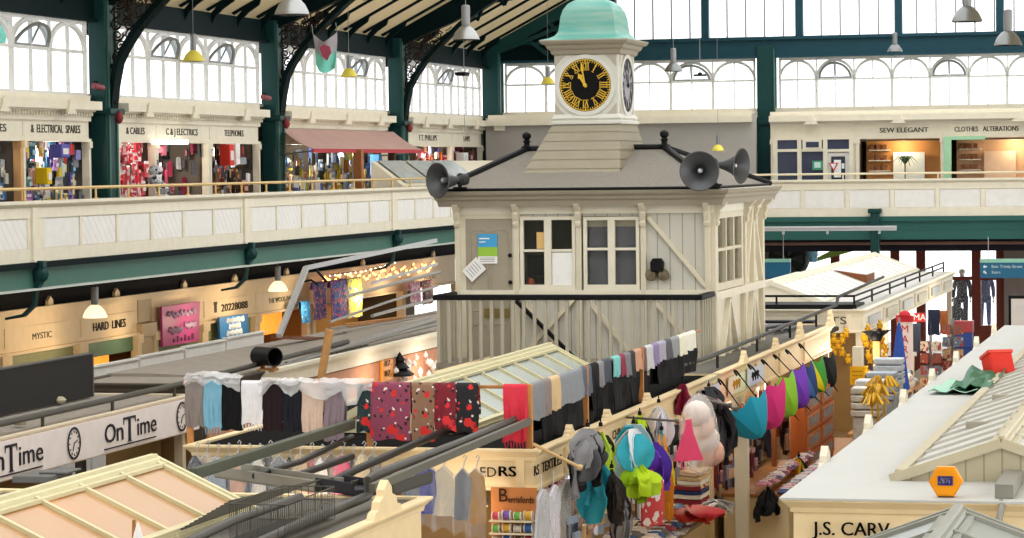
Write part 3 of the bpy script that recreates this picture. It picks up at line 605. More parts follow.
# loudspeaker horns on the roof edge
def horn(lab, c, d, r=.25, L=.42):
    d = V(d).normalized(); t = thing('horn_loudspeaker', lab, 'loudspeaker', c, group=None); c = V(c)
    mb = MB(); mb.lathe([(.045, -L), (.06, -L * .8), (.085, -L * .6), (.125, -L * .35), (.19, -L * .12), (r, 0), (r + .012, .01), (r, .016), (r - .02, .0), (.17, -L * .13), (.11, -L * .35), (.05, -L * .6), (0, -L * .62)], c, 28, d); obj('horn', mb, M('57585a', .4, .4, name='horn_grey'), t)
    mb = MB(); mb.lathe([(0, -L - .16), (.09, -L - .14), (.1, -L - .02), (.06, -L + .02), (.04, -L + .06)], c, 16, d); obj('driver', mb, M('3a3b3c', .45, .3), t)
    mb = MB(); mb.lathe([(.0, -.24), (.035, -.22), (.045, -.12), (.03, -.08), (0, -.07)], c, 12, d); obj('phase_plug', mb, M('b8b8b8', .35, .5), t)
    b0 = c - d * (L + .02); mb = MB(); mb.bar(b0 + V((0, 0, -.02)), (b0.x, b0.y, 5.86), .05, .03); mb.bar((b0.x - .1, b0.y, 5.87), (b0.x + .1, b0.y, 5.87), .08, .03); obj('bracket', mb, BLACK, t)
horn('grey horn loudspeaker at the left corner of the kiosk roof', at(438, 180.5, Y=40.75), (-.55, -.83, -.02), .26)
horn('grey horn loudspeaker facing the viewer at the right corner of the kiosk roof', at(699.5, 171, Y=40.9), (.12, -1, -.02), .285)
horn('grey horn loudspeaker seen side on at the right corner of the kiosk roof', at(741, 166, Y=41.6), (.93, -.3, -.06), .26)
# alarm bell box on the front wall
t = thing('alarm_bells', 'black alarm box with two round bells on the kiosk front wall', 'alarm bell', (-8.28, Y0 - .02, 4.6))
mb = MB(); mb.prism([(-.09, -.08), (.09, -.08), (.1, .06), (.06, .12), (-.06, .12), (-.1, .06)], (-8.28, Y0 - .02, 4.66), EX, EZ, .12); obj('box', mb, BLACK, t, bevel=.01)
for x in (-8.38, -8.19): mb = MB(); mb.lathe([(.085, 0), (.09, .05), (.07, .08), (.03, .085), (.02, .1), (0, .1)], (x, Y0 - .01, 4.53), 18, (0, -1, 0)); obj('bell', mb, M('7a6f58', .35, .4), t)
# notices on the door
t = thing('notice_poster', 'blue and green poster with white foot pinned on the grey kiosk door', 'poster', (-10.98, Y0 - .02, 4.86))
p0 = at(478, 234, Y=Y0 - .02); p1 = at(497.5, 263.5, Y=Y0 - .02); mb = MB(); mb.box(p0.x, Y0 - .03, p1.z + .11, p1.x, Y0 - .02, p0.z - .2); obj('green_field', mb, M('9cc84a', .5), t); mb = MB(); mb.box(p0.x, Y0 - .03, p0.z - .2, p1.x, Y0 - .02, p0.z); mb.box(p0.x + .02, Y0 - .034, p0.z - .08, p0.x + .18, Y0 - .03, p0.z - .06, 1); mb.box(p0.x + .02, Y0 - .034, p0.z - .13, p0.x + .12, Y0 - .03, p0.z - .115, 1); obj('blue_field', mb, [M('4aa3d8', .5), WHITE], t); mb = MB(); mb.box(p0.x, Y0 - .03, p1.z, p1.x, Y0 - .02, p1.z + .11)
for k in range(3): mb.box(p0.x + .03, Y0 - .033, p1.z + .03 + .025 * k, p1.x - .04, Y0 - .03, p1.z + .038 + .025 * k, 1)
obj('white_foot', mb, [WHITE, M('909090', .5)], t)
t = thing('paper_notice', 'tilted white paper notice at the left edge of the grey kiosk door', 'notice', (-11.2, Y0 - .03, 4.6))
mb = MB(); q = [at(*p, Y=Y0 - .045) for p in ((476, 257), (486, 269), (472, 282), (462, 271))]; mb.add(q + [p + V((0, .006, 0)) for p in q], [(0, 1, 2, 3), (7, 6, 5, 4), (0, 4, 5, 1), (1, 5, 6, 2), (2, 6, 7, 3), (3, 7, 4, 0)]); obj('sheet', mb, WHITE, t)
mb = MB()
for k in range(5): a = q[0].lerp(q[3], .2 + .15 * k); b = q[1].lerp(q[2], .2 + .15 * k); mb.bar(a.lerp(b, .15) + V((0, -.004, 0)), a.lerp(b, .8) + V((0, -.004, 0)), .008, .004, up=(0, 1, 0))
obj('printed_lines', mb, M('9a9aa0', .5), t)
# ================================================================== MARKET STALLS
def cornice_ring(x0, x1, y0, y1, zc, mat, parent):
    mb = MB(); hip(mb, x0, x1, y0, y1, 0, [(0, zc - .12), (.02, zc - .12), (.03, zc - .08), (.06, zc - .05), (.09, zc - .02), (.09, zc), (-.02, zc), (-.02, zc - .12), (0, zc - .12)]); mb.f = mb.f[:-2]; mb.m = mb.m[:-2]; return obj('cornice', mb, mat, parent, smooth=False)
def stall(lab, x0, x1, y0, y1, zc, zf, roofm, mat=CREAMW, dv=(), dy=(), counter=.9, name='market_stall', posts=(), back=True, cat='stall'):
    t = thing(name, lab, cat, ((x0 + x1) / 2, (y0 + y1) / 2, 0))
    mb = MB(); mb.box(x0 + .03, y0 + .03, zc - .1, x1 - .03, y1 - .03, zc - .02); obj('roof_deck', mb, roofm, t)
    mb = MB(); e = .05
    mb.box(x0, y0, zf, x1, y0 + e, zc - .05); mb.box(x0, y1 - e, zf, x1, y1, zc - .05); mb.box(x0, y0, zf, x0 + e, y1, zc - .05); mb.box(x1 - e, y0, zf, x1, y1, zc - .05)
    hip(mb, x0, x1, y0, y1, 0, [(0, zf), (.03, zf), (.03, zf + .03), (0, zf + .05)]); mb.f = mb.f[:-2]; mb.m = mb.m[:-2]
    obj('fascia', mb, mat, t, smooth=False); cornice_ring(x0, x1, y0, y1, zc, mat, t)
    for y in dv:      # upright strips on the long fascias
        mb = MB(); mb.box(x1 - .02, y - .05, zf, x1 + .03, y + .05, zc - .1); mb.box(x0 - .03, y - .05, zf, x0 + .02, y + .05, zc - .1); obj('fascia_strip', mb, mat, t)
    for x in dy:
        mb = MB(); mb.box(x - .05, y0 - .03, zf, x + .05, y0 + .02, zc - .1); obj('fascia_strip', mb, mat, t)
    for (x, y) in list(posts) + [(x0 + .08, y0 + .08), (x1 - .08, y0 + .08), (x0 + .08, y1 - .08), (x1 - .08, y1 - .08)]:
        mb = MB(); mb.box(x - .06, y - .06, 0, x + .06, y + .06, zf + .02); mb.box(x - .08, y - .08, 0, x + .08, y + .08, .3); obj('post', mb, mat, t)
    if back:
        mb = MB(); xm = (x0 + x1) / 2; mb.box(xm - .03, y0 + .8, 0, xm + .03, y1 - .1, zc - .1); mb.box(x0 + .1, y0 + .95, 0, x1 - .1, y0 + 1.0, zc - .1); obj('partition', mb, M('a8885a', .8, name='partition_board'), t)
    if counter:
        mb = MB(); mb.box(x0 + .1, y0 + .1, 0, x1 - .1, y0 + .18, counter); mb.box(x1 - .18, y0 + .1, 0, x1 - .1, y1 - .1, counter); mb.box(x0 + .1, y0 + .1, 0, x0 + .18, y1 - .1, counter); obj('counter_front', mb, mat, t)
        mb = MB(); mb.box(x0, y0, counter, x1, y0 + .7, counter + .05); mb.box(x1 - .8, y0, counter, x1, y1, counter + .05); mb.box(x0, y0, counter, x0 + .8, y1, counter + .05); obj('counter_top', mb, M('a58a66', .5, name='counter_wood'), t)
    return t
def finial(mb, x, y, z, s=1.0, ax='Y'):
    """stepped cresting block on a cornice"""
    q = [(-.17, 0), (.17, 0), (.15, .06), (.11, .08), (.1, .15), (.05, .19), (.045, .25), (0, .33), (-.045, .25), (-.05, .19), (-.1, .15), (-.11, .08), (-.15, .06)]
    q = [(a * 2.3 * s, b * .85 * s) for a, b in q]
    if ax == 'Y': mb.prism(q, (x - .03, y, z), EY, EZ, .07)
    else: mb.prism(q, (x, y + .03, z), EX, EZ, .07)
LGLASS = RGLASS
def lantern(lab, xr, y0, y1, zrdg, hw, drop, nb, frame, glass, name='roof_lantern', gable=None, bw=.05, bh=.045, bm=None):
    t = thing(name, lab, 'roof lantern', (xr, (y0 + y1) / 2, zrdg - drop))
    L = y1 - y0; ze = zrdg - drop
    for s in (-1, 1):
        mb = MB(); n = V((s * drop, 0, hw)).normalized()
        mb.add([(xr, y0, zrdg), (xr, y1, zrdg), (xr + s * hw, y1, ze), (xr + s * hw, y0, ze)] + [V(p) - n * .02 for p in ((xr, y0, zrdg), (xr, y1, zrdg), (xr + s * hw, y1, ze), (xr + s * hw, y0, ze))], [(0, 1, 2, 3), (7, 6, 5, 4), (0, 4, 5, 1), (1, 5, 6, 2), (2, 6, 7, 3), (3, 7, 4, 0)])
        obj('roof_pane', mb, glass, t)
        for k in range(nb + 1):
            y = y0 + .04 + (L - .08) * k / nb; mb = MB(); w = bw if 0 < k < nb else .09
            mb.bar((xr, y, zrdg + .01), (xr + s * hw, y, ze + .01), w, bh, up=(0, 0, 1)); obj('glazing_bar', mb, (bm or frame) if 0 < k < nb else frame, t)
        mb = MB(); mb.bar((xr + s * (hw - .05), y0, ze + .045), (xr + s * (hw - .05), y1, ze + .045), .1, .04); mb.box(xr + s * hw - .02, y0, ze - .25, xr + s * hw + .02, y1, ze + .02)
        mb.bar((xr + s * .1, y0, zrdg - .03), (xr + s * .1, y1, zrdg - .03), .05, .03); obj('eaves_rail', mb, frame, t)
    mb = MB(); mb.prism([(-.07, -.02), (.07, -.02), (.06, .02), (.035, .03), (.03, .06), (-.03, .06), (-.035, .03), (-.06, .02)], (xr, y1 + .02, zrdg), EX, EZ, L + .04); obj('ridge_cap', mb, frame, t)
    for y in (y0, y1):
        mb = MB(); mb.prism([(-hw, -drop - .25), (hw, -drop - .25), (hw, -drop), (0, 0), (-hw, -drop)], (xr, y + .02, zrdg), EX, EZ, .04); obj('gable', mb, gable or frame, t)
        mb = MB(); yy = y - .03 if y == y0 else y + .03
        for s in (-1, 1): mb.bar((xr, yy, zrdg + .0), (xr + s * (hw + .04), yy, ze - .02), .06, .09)
        obj('barge_board', mb, frame, t)
    return t
LANT = M('d2caa4', .55, name='lantern_paint')
WARMP = glassy('amber_wired_glass', 'c99c6c', .8, .3)

# --- front centre stall with the big amber lantern
CS = stall('cream stall in the front centre under the big amber glazed lantern', -10.9, -6.9, 13.5, 23.7, 3.28, 2.72, M('6a665f', .9, var=.2, scale=8, name='dark_felt'), dv=(16.9, 20.3), counter=.95)
mb = MB(); finial(mb, -6.86, 22.45, 3.28, 1.05); obj('finial', mb, CREAMW, CS); 
lantern('large glazed roof lantern with amber panes at the lower left', -8.9, 13.8, 22.4, 3.71, .88, .41, 10, LANT, WARMP)
# --- textiles stall (centre)
RS = stall('cream textiles stall with RS lettering below the scarf rails', -10.62, -6.9, 27.9, 38.2, 3.28, 2.85, M('111010', .9, name='dark_roof_felt'), dv=(29.25, 31.1, 33.4, 35.9), dy=(-7.05, -8.75), counter=1.3)
mb = MB(); pa = at(488, 472.6, Y=27.86); pb = at(507, 472, Y=27.86); lettering(mb, 'ED', .145, (pa.x, 27.86, pa.z), EX, EZ, width=.17); lettering(mb, 'RS', .15, (pb.x, 27.86, pb.z), EX, EZ, bold=.005, width=.18); obj('lettering', mb, BLACK, RS)
mb = MB(); lettering(mb, 'RS  TEXTILES', .15, (-6.87, at(548, 463, X=-6.87).y, 3.06), EY, EZ, width=1.22, bold=.004); lettering(mb, 'CHINA', .15, (-6.87, at(619, 433, X=-6.87).y, 3.06), EY, EZ, width=.72); obj('lettering', mb, BLACK, RS)
for y in (29.3, 31.2, 33.5): mb = MB(); finial(mb, -6.86, y, 3.28, .45); obj('finial', mb, CREAMW, RS)
xa, xb = at(491, 500, Y=27.74).x, at(536.5, 500, Y=27.74).x; zt_ = at(510, 487.5, Y=27.74).z
mb = MB(); mb.box(xa, 27.74, 1.3, xb, 27.76, zt_); b = obj('display_board', mb, M('c8824c', .6, name='orange_board'), RS)
mb = MB(); pa = at(519, 499, Y=27.73); lettering(mb, 'errisfords', .1, (pa.x + .02, 27.73, pa.z - .01), EX, EZ, width=.27); lettering(mb, 'B', .2, (pa.x - .17, 27.728, pa.z + .03), EX, EZ, width=.09); obj('lettering', mb, M('3a2118', .6), b)
SHZ = [at(510, y, Y=27.68).z for y in (520, 532.5, 545)]
for z in SHZ: mb = MB(); mb.box(xa + .01, 27.6, z - .015, xb - .01, 27.74, z); obj('shelf', mb, M('e0d2b4', .5), b)
lantern('glazed roof lantern with pale grey panes behind the red scarf', -8.9, 29.6, 36.95, 3.73, .85, .45, 9, LANT, RGLASS)
# --- umbrella stall (behind the textiles stall, under the kiosk)
US = stall('cream stall with coloured umbrellas hung along its fascia', -10.85, -6.9, 38.25, 50.2, 3.28, 2.8, M('6a675f', .8), dv=(38.6, 41.9, 44.2, 46.9), counter=1.3, posts=((-6.98, 41.9), (-6.98, 44.3)))
for y in (40.6, 43.6, 46.2, 49.9): mb = MB(); finial(mb, -6.86, y, 3.28, .95 if y > 46 else .6); obj('finial', mb, CREAMW, US)
for i, (a, b, c, nt) in enumerate(((37.0, 38.6, 'dcd2dd', 'pale lilac paper sign on the fascia behind the teal umbrella handle'), (39.3, 40.7, 'e9e6c8', 'pale yellow paper sign on the fascia behind the pink umbrella handle'), (40.9, 42.4, 'd5dce2', 'pale blue paper sign on the fascia above the purple umbrella'))):
    t = thing('paper_sign', nt, 'sign', (-6.86, (a + b) / 2, 2.95)); mb = MB(); mb.box(-6.865, a, 2.88, -6.85, b, 3.14); obj('sheet', mb, M(c, .6), t)
    mb = MB(); yc = (a + b) / 2 - .1
    for q in range(3):
        y = yc - .22 + q * .22; mb.tube([(-6.846, y - .08, 3.0), (-6.846, y - .03, 3.07), (-6.846, y + .02, 2.95), (-6.846, y + .08, 3.06)], .014, 5)
    obj('brush_strokes', mb, BLACK if i != 1 else M('b88a2a', .5), t)
# --- far centre stall
IT = stall('cream far stall with ITS lettering and a white ridged roof', -10.6, -6.7, 53.3, 71.5, 3.38, 2.93, M('cfcdc8', .7), CREAM, dv=(56.6, 59.5, 62.5, 65.5, 68.5), dy=(-6.98,), counter=.9, posts=((-6.78, 57.5), (-6.78, 62.5)))
mb = MB(); lettering(mb, 'ITS', .2, (-7.2, 53.25, 3.16), EX, EZ, width=.38); obj('lettering', mb, M('3a3a40', .6), IT)
for k, y in enumerate((55, 58, 61, 64, 67, 70)):
    mb = MB(); mb.box(-6.69, y - .9, 3.02, -6.66, y + .9, 3.2); obj('sign_panel', mb, M('c9c3b0' if k % 2 else 'b9bdc0', .5), IT)
lantern('white ridged roof with raised battens on the far centre stall', -8.9, 56.2, 73.5, 3.76, 1.1, .42, 18, CREAM, M('f3f1ea', .5, name='white_sheet_roof'), bw=.04, bh=.02, bm=M('d9d6cc', .5))
t = thing('roof_vent', 'brown propped open vent flap in the white ridged roof', 'roof vent', (-8.2, 65, 3.45))
v0 = at(836, 266, X=-8.6); q = [(-8.55, 63.5, 3.68), (-8.0, 63.9, 3.5), (-7.85, 66.5, 3.47), (-8.4, 66.9, 3.64)]; mb = MB()
q = [(-8.75, 64.0, 3.72), (-7.95, 64.0, 3.42), (-7.95, 65.6, 3.42), (-8.75, 65.6, 3.72)]; mb.sheet([[q[0], q[3]], [(-7.95, 64.0, 3.62), (-7.95, 65.6, 3.62)]], .03); obj('flap', mb, WHITE, t)
mb = MB(); mb.add([(-8.72, 63.98, 3.72), (-7.95, 63.98, 3.6), (-7.95, 63.98, 3.42), (-7.95, 65.5, 3.42), (-7.95, 65.5, 3.6), (-8.72, 65.5, 3.72)], [(0, 1, 2), (3, 4, 5), (1, 4, 3, 2)]); obj('cheek', mb, BROWN, t)
# guard rails on the stall roofs
def rail(lab, runs, posts, r=.022, m=BLACK, cat='guard rail', pr=.022):
    t = thing('guard_rail', lab, cat, runs[0][0])
    for pts in runs: mb = MB(); mb.tube(pts, r, 8); obj('rail', mb, m, t)
    for a, b in posts: mb = MB(); mb.tube([a, b], pr, 6); obj('upright', mb, m, t)
    return t
mb = MB(); mb.box(-9.9, 53.7, 3.36, -6.95, 55.6, 3.41); mb.box(-9.9, 53.5, 3.38, -6.85, 53.62, 3.46); obj('roof_tray', mb, BLACK, IT)
mb = MB(); mb.box(-9.5, 54.3, .9, -6.85, 54.36, 2.95); mb.box(-7.5, 54.3, .9, -7.44, 62, 2.95); obj('dark_back_board', mb, M('4a2f20', .8, name='dark_brown_board'), IT)
rail('black guard rail round the flat edge of the far centre stall roof', [[(-9.8, 53.6, 3.62), (-6.9, 53.6, 3.62), (-6.9, 71.2, 3.62)], [(-6.9, 53.6, 3.5), (-6.9, 71.2, 3.5)]], [((-6.9, y, 3.38), (-6.9, y, 3.64)) for y in (53.6, 56.4, 59.5, 62.5, 65.5, 68.5, 71.2)] + [((-9.8, 53.6, 3.38), (-9.8, 53.6, 3.62)), ((-8.4, 53.6, 3.38), (-8.4, 53.6, 3.62))])
rail('dark pipe rail climbing along the umbrella stall roof towards the far stall', [[(-7.05, 36.6, 3.5), (-7.05, 38.6, 3.47), (-7.05, 46.0, 3.5), (-7.05, 52.2, 3.52), (-7.05, 52.4, 3.66), (-7.1, 60, 3.72)]], [((-7.05, y, 3.27), (-7.05, y, 3.5)) for y in (39.5, 43.0, 46.4, 49.5)], .032, DKPIPE)
mb = MB(); mb.box(-10.6, 50.6, 3.0, -7.1, 52.9, 3.08); mb.box(-10.2, 50.8, 3.08, -7.3, 51.2, 3.3); tag(obj('roof_box', mb, BLACK, bevel=.02), 'low black box on the roof between the umbrella stall and the far stall', 'box')
mb = MB()
for k in range(9): mb.box(-7.9 + .07 * k, 47.2 + .35 * (k % 3), 3.3, -7.86 + .07 * k, 49.5, 3.33)
mb.tube([(-7.8, 47, 3.36), (-7.2, 48.5, 3.4), (-7.3, 49.5, 3.38)], .03, 6); tag(obj('metal_scrap', mb, M('56565a', .4, .5)), 'heap of dark metal rods on the roof beside the rear kiosk corner', 'metal rods')

# --- white stall row on the right
JS = stall('cream and white stall on the right with J.S. lettering', -3.72, -.2, 24.6, 50.6, 3.22, 2.6, M('c3c4c1', .6, var=.06, scale=1.5, name='white_roof_coating'), CREAMW, dy=(-.9,), counter=.9)
mb = MB(); mb.box(-3.83, 24.5, 3.215, -.1, 50.7, 3.235); obj('roof_skin', mb, M('c3c4c1', .6, var=.06, scale=1.5, name='white_roof_coating'), JS)
mb = MB(); lettering(mb, 'J.S. CARV', .17, (-3.2, 24.56, 2.955), EX, EZ, bold=.003, width=.68); obj('lettering', mb, M('2b2620', .6), JS)
for k in range(7):
    y = 27.6 + k * 3.5; mb = MB(); finial(mb, -3.86, y, 3.02, 1.3); obj('finial', mb, CREAM, JS)
PALE = M('d9d6ca', .55, name='pale_lantern_paint')
lantern('long pale ridged roof with raised battens on the right stall', -2.0, 26.0, 48.5, 3.6, .98, .33, 27, M('bfb69c', .55), M('c9c8c2', .6, name='pale_sheet_roof'), bw=.06, bh=.035, bm=M('c2c0b8', .6), gable=stripes('gable_boards', 'b8af94', '948b72', 'X', 6, .6))
for i, (x, y) in enumerate(((978, 437), (1003, 402))):
    p = at(x, y, X=-2.5); mb = MB(); mb.box(-2.62, p.y - .07, 3.42, -2.38, p.y + .07, 3.48); mb.box(-2.6, p.y - .09, 3.41, -2.4, p.y + .09, 3.44); tag(obj('roof_hatch', mb, M('a7a293', .6)), ['small grey raised hatch low on the right ridged roof, nearest the gable', 'small grey raised hatch further up the right ridged roof'][i], 'hatch')
mb = MB(); mb.box(-1.96, 24.7, 3.24, -1.8, 25.9, 3.36); mb.tube([(-1.9, 24.6, 3.22), (-1.88, 24.5, 3.2), (-1.9, 24.42, 3.1), (-1.9, 24.42, 2.9)], .03, 8); tag(obj('roof_duct', mb, M('8f8d84', .5, .3)), 'grey metal duct lying on the right stall roof in front of the gable', 'duct')
FS = stall('white roofed stall far down the right side, beyond the red crate', -3.5, -.2, 55, 70, 3.3, 2.8, M('c3c4c1', .6, var=.06, scale=1.5, name='white_roof_coating'), OFFW, counter=.9)
FR = stall('pale stall at the lower right edge, mostly below the frame', -3.8, -.2, 12, 21.2, 3.2, 2.6, M('cfccc4', .7), CREAMW, counter=0, back=False)
lantern('small grey glazed lantern gable at the lower right edge', -1.92, 12.5, 20.8, 3.6, .9, .33, 8, M('94958c', .5), M('9aa09e', .35, name='grey_glazing'))
# alarm box
t = thing('alarm_box', 'orange hexagonal alarm box standing on the front edge of the right stall roof', 'alarm box', (-2.39, 24.8, 3.22))
hx = [(.15 * math.cos(PI / 3 * k), .15 * math.sin(PI / 3 * k)) for k in range(6)]
mb = MB(); mb.prism([(a * 1.0, b) for a, b in hx], (-2.39, 24.82, 3.375), EX, EZ, .1); mb.prism([(a * .9, b * .9) for a, b in hx], (-2.39, 24.72, 3.375), EX, EZ, .01); obj('casing', mb, M('f09a1c', .4, name='alarm_orange'), t, bevel=.008)
mb = MB(); mb.box(-2.455, 24.7, 3.345, -2.325, 24.712, 3.425); obj('badge', mb, M('2f2f7a', .4), t)
mb = MB(); lettering(mb, 'ADT', .07, (-2.39, 24.697, 3.385), EX, EZ, bold=.001, width=.1); obj('lettering', mb, WHITE, t)
mb = MB(); mb.box(-2.46, 24.71, 3.2, -2.32, 24.82, 3.235); obj('base', mb, BLACK, t)
# crate and tarpaulin on the right roof
t = thing('plastic_crate', 'red plastic crate lying tilted on the green sheet on the right roof', 'crate', at(1000, 378, Z=3.35))
c = at(998, 365, Z=3.42); mb = MB(); U = V((.86, .5, .0)); W = V((-.2, .34, .92)); D = U.cross(W).normalized()
def obox(mb, c, a, b, d, ha, hb, hd, m=0):
    c = V(c); mb.prism([(-ha, -hb), (ha, -hb), (ha, hb), (-ha, hb)], c - d * hd, a, b, 2 * hd if a.cross(b).dot(d) > 0 else -2 * hd, m)
obox(mb, c - W * .15, U, D, W, .16, .13, .012)
for s in (-1, 1): obox(mb, c + D * .13 * s, U, W, D, .16, .16, .012); obox(mb, c + U * .16 * s, D, W, U, .13, .16, .012)
obj('shell', mb, M('e0382c', .4, name='red_plastic'), t, bevel=.01); mb = MB()
for s in (-1, 1): obox(mb, c + D * .143 * s + W * .15, U, W, D, .18, .02, .012); obox(mb, c + U * .173 * s + W * .15, D, W, U, .143, .02, .012); obox(mb, c + U * (.08 * s) + D * -.143, U, W, D, .012, .15, .006)
obj('rim', mb, M('ea5548', .4), t)
def crumple(p, u, v, nu, nv, h, seed, t=.012):
    rr = random.Random(seed); return [[V(p) + V(u) * (i / nu) + V(v) * (j / nv) + EZ * (h * (rr.random() + .5 * math.sin(i * 1.7 + j))) for j in range(nv + 1)] for i in range(nu + 1)]
mb = MB(); mb.sheet(crumple(at(950, 390, Z=3.3), (.5, 0, 0), (.0, 3.2, 0), 8, 8, .07, 4), .012); tag(obj('tarpaulin', mb, M('1f6a48', .5, name='green_tarp')), 'crumpled dark green plastic sheet under the red crate on the right roof', 'sheet')
mb = MB(); mb.sheet(crumple(at(928, 393, Z=3.26), (.62, 0, 0), (.1, 1.9, 0), 8, 8, .05, 9), .01); tag(obj('cloth_sheet', mb, M('a9d8c2', .6, name='mint_sheet')), 'pale mint sheet spread flat on the right roof beside the dark green one', 'sheet')
# --- left row
OT = stall('felt roofed stall on the left with the On Time sign', -17.9, -13.8, 24.0, 36.0, 3.12, 2.6, FELT, M('d9c9b0', .6), counter=.9)
t = thing('shop_sign', 'long white On Time sign board with clock drawings on the left stall', 'sign', (-13.72, 30, 2.62))
mb = MB(); mb.box(-13.78, 26.0, 2.63, -13.7, 36.2, 3.08); obj('board', mb, M('eee4e0', .5, name='sign_white'), t)
SIGNK = M('26242a', .6, name='sign_ink')
def yx(px): return at(px, 440, X=-13.69).y
for o0, o1, t0, t1, i0, i1 in ((-22, 3, 5, 17, 18, 42), (104.5, 123, 124, 136, 137, 156)):
    mb = MB(); cz = 2.86
    lettering(mb, 'O', .34, (-13.69, yx(o0), cz + .0), EY, EZ, width=(yx(o1) - yx(o0)) * .58, align='LEFT'); lettering(mb, 'n', .36, (-13.69, yx(o0 + (o1 - o0) * .62), cz - .0), EY, EZ, width=(yx(o1) - yx(o0)) * .36, align='LEFT')
    a, b = yx(t0), yx(t1); m_ = (a + b) / 2; h0, h1 = cz - .15, cz + .17
    mb.prism([(m_ - .035, h0 + .015), (m_ - .08, h0), (m_ + .08, h0), (m_ + .035, h0 + .015), (m_ + .03, h1 - .03), (b - .02, h1 - .03), (b, h1 - .09), (b, h1), (a, h1), (a, h1 - .09), (a + .02, h1 - .03), (m_ - .03, h1 - .03)], (-13.695, 0, 0), EY, EZ, .008)
    lettering(mb, 'ime', .34, (-13.69, yx(i0), cz - .0), EY, EZ, width=yx(i1) - yx(i0), align='LEFT')
    mb.box(-13.695, yx(o0), 2.675, -13.685, yx(i1), 2.69); obj('lettering', mb, SIGNK, t)
for px in (74, 182):
    c = at(px, 441 if px == 74 else 416, X=-13.69); c.z = 2.86; mb = MB()
    mb.ring([(.2 * math.cos(a), .2 * math.sin(a)) for a in [2 * PI * k / 36 for k in range(37)]], [(.175 * math.cos(a), .175 * math.sin(a)) for a in [2 * PI * k / 36 for k in range(37)]], c, EY, EZ, .008)
    for k in range(12): a = PI / 6 * k; mb.bar(c + EY * .13 * math.cos(a) + EZ * .13 * math.sin(a) + EX * .004, c + EY * .155 * math.cos(a) + EZ * .155 * math.sin(a) + EX * .004, .012, .006, up=EX)
    mb.bar(c + EX * .005, c + EX * .005 + V((0, .1, .03)), .012, .006, up=EX); mb.bar(c + EX * .005, c + EX * .005 + V((0, -.04, -.09)), .014, .006, up=EX); obj('clock_drawing', mb, SIGNK, t)
rail('dark pipe rail along the edge of the On Time stall roof', [[(-13.9, 24, 3.24), (-13.9, 36.1, 3.26), (-13.9, 43.6, 3.36)]], [((-13.9, y, 3.0), (-13.9, y, 3.25)) for y in (27, 29.2, 31.4, 33.6, 35.8, 38, 40.5, 43)], .04, PIPE)
t = thing('sign_panel', 'black back of a large sign panel standing on the left stall roof', 'sign', (-15.0, 32, 3.1))
mb = MB(); mb.box(-15.05, 26, 3.12, -14.97, 35.5, 3.7); obj('panel', mb, M('2c2a29', .8, name='panel_black'), t); mb = MB(); mb.box(-15.06, 26, 3.7, -14.96, 35.52, 3.72); mb.box(-15.06, 35.5, 3.12, -14.96, 35.53, 3.72); obj('edge_strip', mb, M('5c5a57', .5), t)
LR = stall('felt roofed left row stall with a cream fascia beside the kiosk', -15.75, -13.8, 36.6, 58, 3.22, 2.95, FELT, M('5a534a', .7, name='dark_trim'), dv=(40, 44, 48), counter=.9)
mb = MB(); mb.prism([(-15.8, 3.18), (-14.3, 3.18), (-14.3, 3.22), (-15.2, 3.25), (-15.8, 3.24)], (0, 52, 0), EX, EZ, 14); tag(obj('roof_covering', mb, FELT), 'raised grey felt roof covering behind the black sign panel', 'roof covering')
mb = MB(); mb.box(-13.8, 39.0, 2.96, -13.73, 58, 3.17); mb.box(-13.8, 39.0, 3.17, -13.68, 58, 3.22); obj('fascia_board', mb, CREAM, LR)
t = thing('parapet_boarding', 'stepped white boarding along the back of the left row below the lower shops', 'boarding', (-17.6, 50, 0))
for k in range(5):
    ya = 39.5 + 2.1 * k; zt = 3.02 + .022 * k
    mb = MB(); mb.box(-17.63, ya, 1.2, -17.58, ya + 2.04, zt); mb.box(-17.66, ya, zt, -17.55, ya + 2.04, zt + .03); mb.box(-17.58, ya, 1.2, -17.565, ya + .07, zt); obj('board', mb, M('e4e1da', .55, name='boarding_white'), t)
for k, (px, py) in enumerate(((60, 403), (20, 425))): 
    p = at(px, py, Z=3.13); mb = MB(); mb.lathe([(0, 0), (.07, .0), (.09, .04), (.05, .08), (0, .09)], p, 9); tag(obj('stone', mb, M('b5aa90', .8)), ['pale stone lying on the left felt roof below the black panel', 'pale stone on the left felt roof near the frame edge'][k], 'stone')
# roof clutter by the kiosk
t = thing('duct_pipe', 'short black duct with an open round end on the left felt roof', 'duct', (-14.33, 41, 3.3)); c = at(275, 357, Y=39.0); d = V((.8, -.6, 0)); mb = MB()
c2 = c - d * .45; mb.ring([(.14 * math.cos(a), .14 * math.sin(a)) for a in [2 * PI * k / 24 for k in range(25)]], [(.125 * math.cos(a), .125 * math.sin(a)) for a in [2 * PI * k / 24 for k in range(25)]], c2, V((d.y, -d.x, 0)) * -1, EZ, .45 if (V((d.y, -d.x, 0)) * -1).cross(EZ).dot(d) > 0 else -.45); mb.cyl(c2, c2 + d * .06, .125, 20); obj('tube', mb, M('1b1b1c', .4), t)
mb = MB()
mb.box(c2.x + .05, c2.y - .2, 3.2, c2.x + .29, c2.y + .1, 3.24); mb.box(c2.x + .05, c2.y - .05, 3.2, c2.x + .1, c2.y + .02, c2.z - .1); mb.box(c2.x + .24, c2.y - .05, 3.2, c2.x + .29, c2.y + .02, c2.z - .1)
obj('cradle', mb, WOOD, t)
t = thing('steel_frame', 'pale grey steel frame with a sloping leg standing on the left row roof', 'frame', (-14.5, 46, 3.3)); a, b = V((-14.5, 43.3, 4.55)), V((-14.5, 60, 4.72)); 
a = at(306, 268, X=-14.5); b = at(436, 240.5, X=-14.5); b2 = a.lerp(b, 1.25); f = at(279, 336, X=-14.5)
